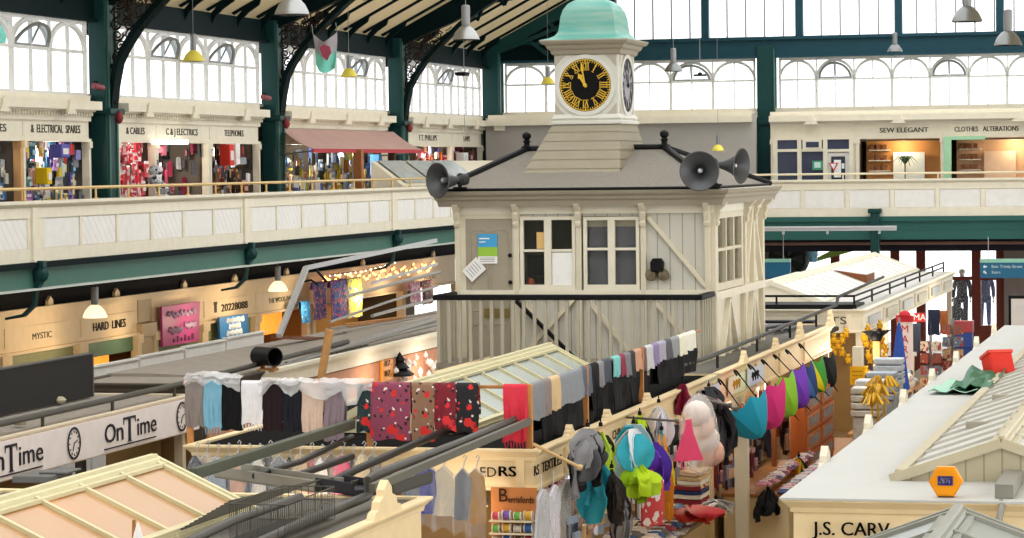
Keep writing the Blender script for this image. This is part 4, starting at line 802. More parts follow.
mb = MB(); mb.bar(a, b, .05, .07); obj('top_beam', mb, STEEL, t); mb = MB(); mb.bar(f, a, .085, .07); obj('leg', mb, STEEL, t); mb = MB(); mb.bar(at(372, 283, X=-14.3), at(437, 264, X=-14.3), .03, .045); obj('cross_rail', mb, STEEL, t)
mb = MB(); pts = [at(*p, Y=44.5) for p in ((301, 281), (303, 268), (308, 261), (314, 263), (318, 272), (327, 282))]; mb.tube(pts, .022, 6); mb.tube([at(*p, Y=44.5) for p in ((303, 282), (311, 280), (318, 285))], .02, 6); tag(obj('cable_loop', mb, BLACK), 'loop of black cable on the pale steel frame', 'cable')
mb = MB(); mb.bar(at(330.5, 330, Y=33), at(321, 382, Y=33), .16, .04, up=(1, 0, 0)); mb.bar(at(327, 328, Y=33), at(317.5, 384, Y=33), .02, .05); tag(obj('timber_post', mb, M('b98a55', .6, var=.2, scale=10)), 'plain brown timber post rising behind the pale pink scarf', 'post')
t = thing('pipe_bundle', 'bundle of grey conduit pipes on the left row roof beside the kiosk', 'pipes', (-13.9, 46, 3.3))
for (pa, pb, r) in (((345, 297, 3.3), (440, 272, 3.3), .03), ((372, 316, 3.3), (440, 298, 3.3), .03), ((330, 322, 3.3), (437, 286, 3.3), .022), ((272, 370, 3.3), (440, 318, 3.3), .045), ((330, 352, 3.5), (440, 323, 3.5), .035), ((300, 368, 3.3), (367, 349, 3.3), .08), ((360, 345, 3.4), (440, 318, 3.4), .03)):
    mb = MB(); A = at(pa[0], pa[1], X=-13.85 - r); B = at(pb[0], pb[1], X=-13.85 - r); mb.tube([A, A.lerp(B, .5) + V((0, 0, .01)), B], r, 8); obj('pipe', mb, M('8d8c88', .45, .3, name='conduit'), t)
for i, (pa, pb, w) in enumerate((((275, 338), (345, 340), .14), ((330, 330), (440, 312), .12), ((345, 326), (400, 318), .16), ((345, 334), (430, 318), .12))):
    A = at(*pa, X=-15.2); B = at(*pb, X=-15.2); mb = MB(); mb.bar(A, B, w, .03); mb.bar(A + V((0, 0, .03)), B + V((.1, 0, .03)), w * .5, .02)
    tag(obj('timber_plank', mb, [BROWN, M('9a8f84', .7), WOOD, M('b5aca0', .7)][i]), ['dark brown timber planks behind the loop of black cable', 'weathered grey planks below the steel frame by the kiosk', 'orange brown planks behind the timber post', 'pale boards on the left row roof beside the conduit pipes'][i], 'planks')
t = thing('poster_sign', 'small orange sign with dark lettering above the maroon floral scarf', 'sign', at(383, 378, X=-13.7)); p0 = at(381, 361, X=-13.72); p1 = at(392, 379, X=-13.72); mb = MB(); mb.box(-13.74, p0.y, p1.z, -13.7, p1.y, p0.z); obj('board', mb, M('f09a2a', .5), t); mb = MB()
for k in range(2): lettering(mb, '87.', .14, (-13.69, (p0.y + p1.y) / 2, p1.z + .12 + .17 * k), EY, EZ, width=.4)
obj('lettering', mb, BLACK, t)
t = thing('tree_cutout', 'black fir tree shaped decoration beside the orange sign', 'decoration', at(400, 376, X=-13.7)); c = at(400, 376, X=-13.7); mb = MB(); mb.lathe([(.2, 0), (.26, .03), (.12, .12), (.17, .14), (.07, .25), (.1, .27), (.0, .42)], c, 12); obj('tiers', mb, BLACK, t)
mb = MB(); mb.box(-13.78, 36.7, 2.0, -13.75, 56, 2.94); tag(obj('display_wall', mb, M('c98f6e', .7, var=.3, scale=6)), 'pinkish display board behind the white ornaments of the left row stall', 'display board')
for k in range(34):
    y = 45.6 + R.random() * 3.8; z = 2.45 + R.random() * .42; mb = MB(); r = .045 + R.random() * .03; mb.lathe([(0, -r), (r * .7, -r * .7), (r, 0), (r * .7, r * .7), (.012, r), (.012, r + .02), (0, r + .025)], (-13.72, y, z), 10); tag(obj('white_bauble', mb, M('f6f2ee', .3)), 'small white bauble on the pinkish display board left of the kiosk', 'bauble', 'white baubles on the display board')
# ================================================================== SCARVES ON THE RAILS
def drape(O, U, N, w, fl, bl, seed, rip=.018, t=.012, taper=0):
    rr = random.Random(seed); O, U, N = V(O), V(U), V(N); nu = 12; prof = []
    for k in range(7): prof.append((-.03, -bl + bl * k / 6))
    prof += [(-.022, .018), (0, .028), (.024, .018)]
    for k in range(9): prof.append((.034, -fl * k / 8))
    ph = rr.random() * 6; fq = 2 + rr.random() * 2; P = []
    for i in range(nu + 1):
        u = i / nu; row = []
        for (n, z) in prof:
            d = min(1, max(0, -z) / .25); s = 1 if n >= 0 else -1
            rp = rip * d * math.sin(fq * 2 * PI * u + ph) + rip * .4 * d * math.sin(7.3 * u + z * 9 + ph)
            uu = (u - .5) * (1 - taper * d) + .5
            row.append(O + U * (uu * w + .008 * d * math.sin(z * 11 + ph)) + N * (n + abs(rp) * s * .9 + rp * .3) + EZ * (z + (.012 * math.sin(u * 9 + ph) if z < -fl * .9 else 0)))
        P.append(row)
    return MB().sheet(P, t)
def fringe(par, O, U, N, w, z, m):
    mb = MB(); n = max(5, int(w / .03))
    for k in range(n): p = V(O) + V(U) * (w * (k + .5) / n) + V(N) * .05 + EZ * z; mb.tube([p, p + V((0, 0, -.03)), p + V((R.uniform(-.01, .01), 0, -.075))], [.008, .007, .003], 5)
    obj('fringe', mb, m, par)
t = thing('scarf_rail', 'wooden posts and thin bar carrying the scarves on the textiles stall roof', 'rail', (-8.8, 28.12, 3.28))
mb = MB(); mb.tube([(-10.82, 28.12, 3.915), (-7.02, 28.12, 3.9), (-7.02, 37.9, 3.9)], .018, 8); obj('bar', mb, WOOD, t)
for x, y in ((-10.75, 28.13), (-8.74, 28.14), (-7.0, 28.12), (-7.0, 30.75), (-7.0, 33.85)):
    mb = MB(); mb.box(x - .03, y - .025, 3.2, x + .03, y + .025, 3.93); obj('post', mb, M('c98a52', .6, var=.2, scale=12), t)
front = [  # px left, px right, px bottom, colour, label, fringe
    (185, 203, 427, '8f8580', 'taupe grey scarf, first from the left on the front rail', 0), (203.5, 221.5, 428, '7fb4cc', 'sky blue fringed scarf on the front rail', 1),
    (221, 241, 430, '18181a', 'black scarf between the sky blue and the white scarves', 0), (241, 262, 424, 'e9e6e8', 'white fringed scarf on the front rail', 1),
    (262.5, 282, 431, '2b1d22', 'very dark maroon scarf under crumpled plastic', 0), (282.5, 301, 431, '24242c', 'dark navy scarf left of the pale pink scarf', 0),
    (301.5, 323, 432, 'd9bfae', 'pale pink beige scarf on the front rail', 0), (323.5, 344, 441, '8f7f86', 'mauve grey scarf right of the pale pink scarf', 0)]
ZB = 3.915
for i, (a, b, c, col, lab, frg) in enumerate(front):
    p = at(a, 380, Y=28.08); q = at(b, 380, Y=28.08); e = at((a + b) / 2, c, Y=28.05); m = M(col, .9, var=.12, scale=14)
    o = tag(obj('scarf', drape((p.x, 28.12, ZB), EX, -EY, q.x - p.x, ZB - e.z, .3 + .1 * (i % 3), i + 3), m), lab, 'scarf', 'plain scarves on the front rail')
    if frg: fringe(o, (p.x, 28.12, ZB), EX, -EY, q.x - p.x, e.z - ZB, m)
fl = [(356.5, 371, 432, floral('1e3638'), 'dark teal floral scarf peeping out left of the maroon floral one'), (370, 410, 440, floral('8c3f58'), 'wide maroon pink scarf with red roses'),
      (411.5, 434, 441, floral('8d6a52'), 'brown floral scarf with red roses'), (434.5, 456, 431, floral('7c1626', 'e03238'), 'crimson floral scarf right of the brown floral one'), (455.5, 478, 433, floral('17171b'), 'black floral scarf with red rose and white blossom')]
for i, (a, b, c, m, lab) in enumerate(fl):
    p = at(a, 380, Y=28.08); q = at(b, 380, Y=28.08); e = at((a + b) / 2, c, Y=28.05); zz = ZB - .005 - .02 * (i == 0)
    obj_ = obj('scarf', drape((p.x, 28.12, zz), EX, -EY, q.x - p.x, zz - e.z, .3, i + 33, rip=.01), m); tag(obj_, lab, 'scarf', 'floral scarves on the front rail')
p = at(503, 388, Y=28.08); q = at(527, 388, Y=28.08); e = at(515, 442, Y=28.05); m = M('d83a4c', .85, var=.15, scale=12)
o = tag(obj('scarf', drape((p.x, 28.12, 3.9), EX, -EY, q.x - p.x, 3.9 - e.z, .35, 77, rip=.03), m), 'bright red scarf hanging alone near the stall corner', 'scarf'); fringe(o, (p.x, 28.12, 3.9), EX, -EY, q.x - p.x, e.z - 3.9, m)
def dotted(c1, c2): return floral(c1, c2, c2, c1)
front2 = []
side = [(528, 540.5, 356, '85878c', 'mid grey'), (540.5, 547.5, 356, '8d7f7c', 'taupe'), (547.5, 556.5, 347, 'd4b78c', 'tan'), (556.5, 580, 342, '8a8e94', 'wide grey knitted'), (579, 588, 332, '5d6674', 'slate blue')]
L2 = [(588, 595.5, 'deep black', '1a1a1c', .5), (595.5, 600.5, 'ash grey', '8a8a8e', .42), (600.5, 608, 'dark slate', '4c525c', .38), (610.5, 617.5, 'teal and white', '7cc0c0', .34), (617, 622, 'maroon', '8e3a50', .36), (622, 627.5, 'smoke grey', '7d7d84', .4), (627.5, 632, 'charcoal', '3b3c40', .45), (632, 639, 'peach', 'c99a80', .36), (638.5, 643.5, 'cocoa brown', '7a6058', .4), (643, 650, 'pale grey', 'c2c2c6', .42), (650, 656, 'lilac', '8c80a4', .38), (656, 663, 'grey lilac', 'a6a2b4', .34), (663, 668.5, 'graphite', '5a5a60', .36), (668.5, 676.5, 'dove grey', '94969a', .36), (676.5, 682.5, 'cream', 'e6e2cc', .38), (682.5, 693, 'ivory end', 'e9e5d6', .34)]
def side_scarf(pa, pb, c, fl_, bl, lab, seed, X=-7.02, rip=.022, z=3.9):
    a = at(pa, 388 - (pa - 528) * .33, X=X); b = at(pb, 388 - (pb - 528) * .33, X=X)
    return tag(obj('scarf', drape((X, a.y, z), EY, EX, b.y - a.y, fl_, bl, seed, rip=rip), M(c, .9, var=.16, scale=16)), lab, 'scarf', 'folded scarves on the side rail')
for i, (a, b, len_, c, nm) in enumerate(side): side_scarf(a, b, c, .36 - .015 * i, .3, nm + ' scarf on the side rail near the red scarf', i + 100)
for i, (a, b, nm, c, l) in enumerate(L2): side_scarf(a, b, c, l if l == .5 else l * .62, .25, nm + ' scarf on the side rail in front of the kiosk', i + 200)
# dark long garments hung below, behind the scarves
for i, (a, b, zb_) in enumerate(((534, 556, .82), (556, 586, .84), (590, 606, .8), (606, 622, .78), (622, 640, .78), (650, 668, .72), (668, 690, .7))):
    A = at(a, 388 - (a - 528) * .33, X=-7.12); B = at(b, 388 - (b - 528) * .33, X=-7.12)
    mb = drape((-7.08, A.y, 3.87), EY, EX, B.y - A.y, .6 if i < 5 else .5, .5, 300 + i, rip=.035)
    tag(obj('scarf', mb, M(['1b1b1d', '202022', '17171a', '232326'][i % 4], .9, var=.2, scale=12)), 'long black scarf hanging behind the smaller scarves on the side rail', 'scarf', 'long black scarves on the side rail')
# polythene over the front rail
def poly(pa, pb, yt, yb, seed, lab, Y=28.02):
    rr = random.Random(seed); P = []
    for i in range(15):
        px = pa + (pb - pa) * i / 14; row = []
        for j in range(6):
            py = yt(px) + (yb(px) - yt(px)) * j / 5; p = at(px, py, Y=Y); p.y += .02 * rr.uniform(-1, 1) + (.12 if j == 0 else 0); p.z += rr.uniform(-.012, .012); row.append(p)
        P.append(row)
    tag(obj('polythene_cover', MB().sheet(P, .006), POLY), lab, 'plastic cover')
poly(184, 240, lambda x: 372 + abs(x - 203) * .12, lambda x: 383 + 2.5 * math.sin(x * .35) + (6 if x > 225 else 0), 1, 'crumpled milky plastic cover along the top of the taupe, blue and black scarves')
poly(258, 300, lambda x: 379, lambda x: 390 + 6 * math.sin(x * .2), 2, 'crumpled milky plastic cover over the dark maroon scarf')
poly(300, 372, lambda x: 379, lambda x: 391 + 9 * max(0, math.sin((x - 300) * .075)) + (14 if 343 < x < 360 else 0), 3, 'crumpled milky plastic cover across the pale pink and mauve scarves')

# ================================================================== GARMENTS IN CLEAR BAGS UNDER THE FASCIA
def garment(lab, c, U, N, w, h, colour, seed, group, bag=True, cat='garment'):
    """c = hook point; garment with shoulders on a hanger, inside a clear bag"""
    rr = random.Random(seed); c, U, N = V(c), V(U), V(N); t = thing('bagged_garment', lab, cat, c, group=group)
    mb = MB(); hz = c - EZ * .1
    mb.tube([c, c + V((0, 0, .03)) + U * .02, c + EZ * .01 + U * .04, c + U * .02 - EZ * .03, hz], .006, 5); mb.tube([hz - U * w * .42 - EZ * .09, hz, hz + U * w * .42 - EZ * .09], .008, 5); obj('hanger', mb, M('b9b9bb', .4, .4), t)
    P = []
    for i in range(11):
        u = i / 10 * 2 - 1; row = []
        for j in range(9):
            v = j / 8; dz = .09 * abs(u) * (1 - min(1, v * 6)) ; ww = (.42 + .08 * v) * w
            row.append(hz + U * (u * ww) - EZ * (.01 + .09 * abs(u) + v * (h - .1 - .09 * abs(u))) + N * (.03 * math.sin(3 * u + rr.random() * .4 + v * 2) * (.3 + v) + .02))
        P.append(row)
    obj('cloth', MB().sheet(P, .03), M(colour, .85, var=.25, scale=9), t)
    if bag:
        P2 = []
        for i in range(9):
            u = i / 8 * 2 - 1; P2.append([hz + U * (u * w * (.5 if v > .12 else .3)) - EZ * (v * h * 1.06 - .02 + .07 * abs(u)) + N * (.07 + rr.uniform(-.02, .02)) for v in [k / 7 for k in range(8)]])
        obj('clear_bag', MB().sheet(P2, .004), PLASTIC, t)
    return t
cols = ['4a4f5c', 'c9b9a4', '9aa8b8', '3a3a40', 'd9a892', '5f6a78', 'e2dcd4', '45403c', '777c84', '2f3036', 'b9a27c', 'a9524c', 'e0dcd6', '6a5f56', 'c93a6a', '3c3f48', 'c8b48a', '8a7a6a']
nmc = {'4a4f5c': 'slate', 'c9b9a4': 'beige', '9aa8b8': 'pale blue', '3a3a40': 'charcoal', 'd9a892': 'peach', '5f6a78': 'steel blue', 'e2dcd4': 'off white', '45403c': 'dark brown', '777c84': 'mid grey', '2f3036': 'near black', 'b9a27c': 'straw', 'a9524c': 'brick red', 'e0dcd6': 'ivory', '6a5f56': 'brown', 'c93a6a': 'pink', '3c3f48': 'dark navy', 'c8b48a': 'sand', '8a7a6a': 'taupe'}
for i in range(18):
    p = at(196 + i * 10.4, 447 - 2 * math.sin(i * 2), Y=27.62 + .05 * (i % 2))
    garment('%s garment in a clear bag under the front fascia, left of ED RS' % nmc[cols[i]], p + V((0, 0, .02)), EX, -EY, .16 + .03 * (i % 3), .62, cols[i], i + 400, 'bagged garments under the front fascia')
for i, (px, py, c, nm, w, h) in enumerate(((425, 452, '3b3f9a', 'royal blue', .26, .62), (444, 456, 'dccdb2', 'cream', .24, .6), (463, 458, '6c6f76', 'grey', .2, .62), (476, 458, 'b5884e', 'tan', .22, .66), (412, 462, '5a6478', 'dull blue', .2, .6))):
    garment('%s garment in a clear bag beside ED RS, above the lit counter' % nm, at(px, py, Y=27.45), EX, -EY, w, h, c, i + 500, 'larger bagged garments at the stall corner')
for i, (px, py, c, nm) in enumerate(((541, 478, 'c4c4c8', 'silver grey'), (553, 474, 'e0deea', 'white'), (564, 470, '9c9890', 'stone grey'), (576, 466, 'c2a894', 'dusky beige'))):
    garment('%s garment in a clear bag hanging below the RS TEXTILES lettering' % nm, at(px, py, X=-6.75), EY, EX, .5, .78, c, i + 520, 'bagged garments below the side fascia')
# ribbon spools on the board
spool = thing('ribbon_spool', 'ribbon spool on the orange board shelves', 'spool'); mb = MB(); mb.lathe([(0, -.04), (.05, -.04), (.05, -.034), (.035, -.03), (.035, .03), (.05, .034), (.05, .04), (0, .04)], (0, 0, .05), 14, EX); obj('reel', mb, M('e9e4dc', .5), spool)
protos = {}
for c, nm in (('7c5ca8', 'purple'), ('4a4a4e', 'dark grey'), ('c9c0b4', 'cream'), ('6ab04a', 'lime'), ('c44a5a', 'red'), ('3a64a8', 'blue'), ('d8a83a', 'yellow')):
    r = thing('ribbon_spool', 'x', 'spool'); mb = MB(); mb.lathe([(0, -.045), (.052, -.045), (.052, -.036), (.02, -.034), (.02, .034), (.052, .036), (.052, .045), (0, .045)], (0, 0, .052), 14, EX); obj('reel', mb, M('e9e4dc', .5), r); mb = MB(); mb.lathe([(.02, -.033), (.044, -.033), (.044, .033), (.02, .033)], (0, 0, .052), 14, EX); obj('ribbon', mb, M(c, .6), r); protos[c] = (Proto(r), nm)
for o in [spool] + list(spool.children): bpy.data.objects.remove(o)
ks = list(protos)
for z in SHZ:
    for k in range(4):
        c = ks[(k * 3 + int(z * 10)) % 7]; pr_, nm = protos[c]; pr_.put((xa + .07 + k * .115, 27.67, z), 0, '%s ribbon spool on the shelves of the orange board' % nm, 'ribbon spools on the orange board', .85 + .15 * (k % 2))

# ================================================================== UMBRELLAS
def umbrella(lab, hp, tip, col, col2=None, rr_=.34, pink=None, open_=.62):
    hp, tip = V(hp), V(tip); d = (tip - hp).normalized(); L = (tip - hp).length; t = thing('umbrella', lab, 'umbrella', hp)
    a = d.cross(EZ).normalized(); b = a.cross(d)
    mb = MB(); mb.tube([hp, tip], .009, 6); obj('shaft', mb, BLACK, t)
    mb = MB(); s = -1; hk = [hp + a * 0]; 
    for k in range(9): tt = PI * k / 8; hk.append(hp - d * (.05 * math.sin(tt)) + (V((-.3, -.8, 0)).normalized()) * (.035 - .035 * math.cos(tt)))
    mb.tube([hp + d * .06] + hk + [hk[-1] + d * .04], .014, 7); obj('crook_handle', mb, BLACK, t)
    apex = tip - d * .06; n = 8; P = []
    def canopy(mats, sel):
        mb = MB(); rings = 7; vs = []
        for i in range(rings + 1):
            v = i / rings; rad = rr_ * v ** .72; ax = open_ * v ** 1.2
            for j in range(n * 2):
                th = 2 * PI * j / (n * 2); sc = rad * (1 if j % 2 == 0 else .88); axx = ax - (.07 * v * v if j % 2 else 0)
                vs.append(apex - d * axx + (a * math.cos(th) + b * math.sin(th)) * max(sc, .004))
        K = n * 2; off = len(vs); vs2 = [p + d * .008 for p in vs]; f = []; mi = []
        for i in range(rings):
            for j in range(K):
                j2 = (j + 1) % K; f.append((i * K + j, i * K + j2, (i + 1) * K + j2, (i + 1) * K + j)); f.append(tuple(x + off for x in reversed(f[-1]))); mi += [sel(j // 2)] * 2
        mb.add(vs + vs2, f); mb.m = mi; return obj('canopy', mb, mats, t, smooth=True, sharp=.5)
    m1 = M(col, .6, var=.08, scale=3); canopy([m1] + [M(c, .6, var=.08) for c in (col2 or [])], (lambda j: j % (1 + len(col2))) if col2 else (lambda j: 0))
    for j in range(n):
        th = 2 * PI * j / n; mb = MB(); pts = []
        for i in range(6):
            v = i / 5; rad = rr_ * v ** .72 * .97; ax = open_ * v ** 1.2 + .012; pts.append(apex - d * ax + (a * math.cos(th) + b * math.sin(th)) * rad)
        mb.tube(pts, .005, 4); obj('rib', mb, M('55565a', .4, .6), t)
    mb = MB(); mb.tube([tip - d * .07, tip + d * .05], [.014, .006], 6); obj('ferrule', mb, BLACK, t)
um = [((722, 382), (764, 441), '2aa4c4', None, 'teal blue umbrella, nearest of the row hung on the fascia'), ((738, 373), (781, 430), 'e23a86', None, 'bright pink umbrella behind the teal one'),
      ((752, 367), (797, 418), '8fcc34', None, 'lime green umbrella behind the pink one'), ((765, 362), (809, 409), '7a3fc0', None, 'purple umbrella behind the lime one'),
      ((777, 357), (818, 400), '4a7ab4', ['2a3f78'], 'blue and navy panelled umbrella behind the purple one'), ((789, 352), (827, 394), 'e8d820', ['3f9a3a', '1f3a2c'], 'yellow and green panelled umbrella beside the black one'),
      ((802, 346), (836, 389), '1f2426', None, 'black umbrella, farthest of the row hung on the fascia')]
for i, (h, tp, c, c2, lab) in enumerate(um):
    H = at(*h, X=-6.72); T = at(*tp, X=-6.1); T = V((T.x, H.y + .25, T.z))
    T = at(tp[0], tp[1], Y=H.y - .1)
    umbrella(lab, H, T, c, c2, .44 if i == 0 else .5 if i == 1 else .43 if i < 4 else .36, open_=.5 if i < 4 else .44)
# ================================================================== GOODS ALONG THE CENTRE AISLE
def pole(lab, a, b, r=.022, m=None, hooks=0):
    t = thing('display_pole', lab, 'pole', a); mb = MB(); mb.tube([a, b], r, 8); obj('bar', mb, m or M('6a6660', .4, .4), t); mb = MB(); mb.lathe([(r, -.02), (r * 1.8, 0), (r * 1.8, .03), (0, .04)], b, 10, V(b) - V(a)); obj('end_knob', mb, m or M('6a6660', .4, .4), t)
pole('tan wooden pole slanting out below the RS TEXTILES lettering', at(533, 444, X=-6.9), at(579, 467, X=-6.45), .018, M('c9a878', .6))
pole('grey display pole slanting out beside the RS CHINA lettering', at(597, 432, X=-6.88), at(646, 476, X=-6.2), .016)
pole('thin dark pole slanting out over the purple pinwheel', at(622, 417, X=-6.9), at(676, 421, X=-6.15), .014)
pole('thin dark pole slanting out over the white bagged cushions', at(676, 394, X=-6.9), at(729, 405, X=-6.2), .02)
pole('thin dark pole above the black bags, nearest the umbrellas', at(697, 393, X=-6.9), at(735, 409, X=-6.3), .02)
def blob(mb, c, r, n=10, sx=1, sy=1, sz=1, seed=0, lump=.12):
    rr = random.Random(seed); vs = []; fs = []; c = V(c); K = 8
    for i in range(K + 1):
        a = PI * i / K
        for j in range(n):
            t = 2 * PI * j / n; k = 1 + rr.uniform(-lump, lump); vs.append(c + V((r * sx * math.sin(a) * math.cos(t) * k, r * sy * math.sin(a) * math.sin(t) * k, r * sz * math.cos(a) * (1 + rr.uniform(-lump, lump) * .3))))
    for i in range(K):
        for j in range(n): j2 = (j + 1) % n; fs.append((i * n + j, (i + 1) * n + j, (i + 1) * n + j2, i * n + j2))
    return mb.add(vs, fs)
def bunch(lab, name, cat, c, cols, k, r, spread, seed, stringtop=None, fold=None):
    """a hung bunch: overlapping folded cloth pieces gathered at the top"""
    rr = random.Random(seed); c = V(c); t = thing(name, lab, cat, c); mb = MB(); top = c + EZ * (spread[2] + .06)
    mb.tube([top, top + EZ * .08], .008, 5); mb.lathe([(0, 0), (.025, .0), (.02, .04), (0, .05)], top, 8); obj('hanging_loop', mb, BLACK, t)
    for q in range(k):
        a = rr.uniform(0, 2 * PI); ax = V((math.cos(a), math.sin(a), 0)); u = V((-math.sin(a), math.cos(a), 0)); L = spread[2] * rr.uniform(.8, 1.9); w = r * rr.uniform(.6, 1.3); P = []
        ph = rr.uniform(0, 6); out = spread[0] * rr.uniform(.2, 1.0); z0 = rr.uniform(0, .6) * spread[2]; tw = rr.uniform(-.6, .6); pin = rr.uniform(.15, .6)
        for i in range(9):
            s = i / 8 * 2 - 1; P.append([top - EZ * (z0 + v * L * (1 - .12 * s * s)) + ax * (out * math.sin(min(1, v * 1.3 + z0) * PI * .5) + .035 * math.sin(5 * s + ph + 3 * v) * v + rr.uniform(-.012, .012)) + (u * math.cos(tw * v) + ax * math.sin(tw * v)) * (s * w * (pin + (1 - pin) * math.sin(min(1, v * 1.8) * PI / 2)) * (1 - .25 * max(0, v - .7) / .3)) for v in [j / 8 for j in range(9)]])
        obj('fold', MB().sheet(P, .01), cols[q % len(cols)], t)
    return t
GK = M('2c2c30', .6); GY = M('8c8c90', .6); LIME = M('b4d424', .6, name='lime_cloth'); TEALC = M('38a6b8', .6); PURP = M('5a2ea0', .6); PINK = M('f0527c', .6); WHT = M('e9e7ea', .6); ORNG = M('e0902c', .6); REDC = M('c8303c', .6)
bunch('bunch of black and grey hats in clear bags at the tip of the tan pole', 'hat_bunch', 'hats', at(588, 463, X=-6.45), [GK, GY, M('5a5a5e', .6)], 9, .16, (.16, .16, .32), 1)
bunch('lime green fairy wings hanging left of the grey pole', 'dress_up_wings', 'wings', at(601, 455, X=-6.5), [LIME, M('d4e86a', .6), GK], 6, .14, (.1, .1, .25), 2)
bunch('pale blue and white costume veil hanging from the grey pole', 'costume_veil', 'costume', at(634, 462, X=-6.2), [M('b9d9e6', .6), WHT, TEALC], 6, .2, (.2, .2, .36), 3)
bunch('lime green tutu hanging below the pale blue veil', 'tutu', 'skirt', at(637, 484, X=-6.15), [LIME, M('98c01c', .6)], 10, .14, (.17, .17, .2), 4)
bunch('teal bag hanging behind the dark wig below the grey pole', 'cloth_bag', 'bag', at(598, 494, X=-6.45), [TEALC, M('2c8a9c', .6)], 5, .17, (.1, .1, .32), 5)
bunch('dark wig hanging in front of the white packet', 'wig', 'wig', at(612, 500, X=-6.3), [M('2a2624', .7), M('3d3430', .7)], 9, .06, (.1, .1, .28), 6)
bunch('lime green pinwheel bunch hanging from the thin dark pole', 'pinwheel_bunch', 'pinwheels', at(640, 440, X=-6.7), [LIME, M('8cb020', .6), GK], 9, .12, (.14, .14, .24), 7)
bunch('white printed packets hanging behind the thin dark pole', 'packet_bunch', 'packets', at(659, 432, X=-6.7), [WHT, M('b7b9c4', .5), WHT], 6, .17, (.08, .08, .3), 8)
bunch('purple pleated pinwheel hanging below the thin dark pole', 'pinwheel', 'pinwheel', at(652, 470, X=-6.15), [PURP, M('43208a', .6), PURP], 10, .15, (.2, .2, .26), 9)
bunch('dark red patterned bag beside the bagged cushions', 'pattern_bag', 'bag', at(683, 404, X=-6.8), [M('8e2440', .6), M('3f2a48', .6)], 6, .12, (.1, .1, .26), 10)
bunch('black handbags hanging below the umbrellas at the white post', 'handbag_bunch', 'handbags', at(721, 437, X=-6.6), [GK, BLACK, M('3c3a3e', .5)], 10, .18, (.2, .2, .4), 11)
bunch('black and pink bags hanging right of the bagged cushions', 'handbag_bunch', 'handbags', at(709, 410, X=-6.75), [GK, M('d6a2b4', .6), BLACK], 8, .14, (.16, .16, .26), 12)
bunch('grey and black umbrellas bunch at the bottom of the aisle display', 'umbrella_bunch', 'umbrellas', at(622, 528, X=-6.3), [M('9a9a9e', .5), GK], 7, .1, (.12, .12, .3), 13)
mb = MB(); mb.prism([(-.2, 0), (.2, .0), (.03, .5), (-.05, .5)], at(688, 444, X=-6.3) - EZ * .2, V((.3, .95, 0)), EZ, .03); mb.prism([(-.2, 0), (.2, .0), (.0, .5)], at(688, 444, X=-6.28) - EZ * .2, V((.8, .5, 0)), EZ, .03); tag(obj('party_hat', mb, PINK), 'bright pink pointed costume hat left of the bagged cushions', 'hat')
t = thing('cushion_bag', 'white striped cushions in a large clear bag hung from the thin dark pole', 'cushions', at(702, 420, X=-6.35))
c = at(699, 434, X=-6.4)
for k in range(4): mb = MB(); blob(mb, c + V((.04 * k, -.14 + .1 * k, .26 - .17 * k)), .22, 14, .8, .9, .8, k, .05); obj('cushion', mb, M(['e9ded8', 'f0cdbc', 'eee6e2', 'e8b8a4'][k], .7, var=.12, scale=20), t)
mb = MB(); blob(mb, c, .46, 16, .55, .62, 1.12, 9, .05); obj('clear_bag', mb, glassy('bag_film', 'f4f0ee', .3, .15), t)
# tables and trays on the lower right of the textiles stall
def counter(lab, x0, x1, y0, y1, z, top='a9713f', body=None):
    t = thing('display_table', lab, 'table', ((x0 + x1) / 2, (y0 + y1) / 2, 0)); mb = MB(); mb.box(x0, y0, z - .05, x1, y1, z); obj('top', mb, M(top, .5, var=.2, scale=8), t, bevel=.01)
    mb = MB(); mb.box(x0 + .04, y0 + .04, .1, x1 - .04, y1 - .04, z - .05); obj('body', mb, body or CREAMW, t)
    mb = MB()
    for k in range(int((y1 - y0) / .7)): ya = y0 + .12 + k * .7; mb.box(x1 - .04, ya, .2, x1 - .025, ya + .5, z - .15)
    obj('side_panel', mb, M('d8c394', .5), t)
    return t
counter('wooden table piled with jewellery packets under the umbrellas', -6.9, -5.9, 38.8, 43.4, 1.55)
counter('wooden table with a ledge at the far end of the umbrella stall', -6.9, -5.95, 44.0, 49.0, 1.35)
sock = {}
def softpack(w, d, h, col, name='sock_packet', cat='packet'):
    r = thing(name, 'x', cat); mb = MB(); P = []
    for i in range(7):
        u = i / 6 * 2 - 1; P.append([V((u * w / 2, (j / 6 * 2 - 1) * d / 2, .012 + h * (1 - u * u) ** .5 * (1 - (j / 6 * 2 - 1) ** 2) ** .5)) for j in range(7)])
    mb.sheet(P, .012); obj('pack', mb, M(col, .6, var=.3, scale=20), r); mb = MB(); mb.box(-w * .3, -d * .12, h * .9 + .012, w * .3, d * .12, h + .02); obj('paper_band', mb, WHITE, r); return Proto(r)
for c, nm in (('d8d2d0', 'white'), ('5a4f8a', 'violet'), ('b04a5c', 'rose'), ('4a6a9a', 'blue'), ('77736e', 'grey'), ('c9a08c', 'peach')): sock[c] = (softpack(.26, .2, .07, c), nm)
ck = list(sock)
for k in range(34):
    c = ck[R.randrange(6)]; p, nm = sock[c]; y = 32.6 + (k % 17) * .33; x = -7.05 - .32 * (k // 17) + R.uniform(-.04, .04)
    p.put((x, y, 1.44), R.uniform(-.4, .4), '%s soft packet on the textiles stall side counter' % nm, 'soft packets on the side counter')
jewel = {}
for c, nm in (('c9889c', 'pink'), ('d8d0d4', 'silver'), ('8a4a5a', 'plum'), ('4f5a88', 'blue')): jewel[c] = (softpack(.2, .22, .05, c, 'jewellery_packet', 'packet'), nm)
ck = list(jewel)
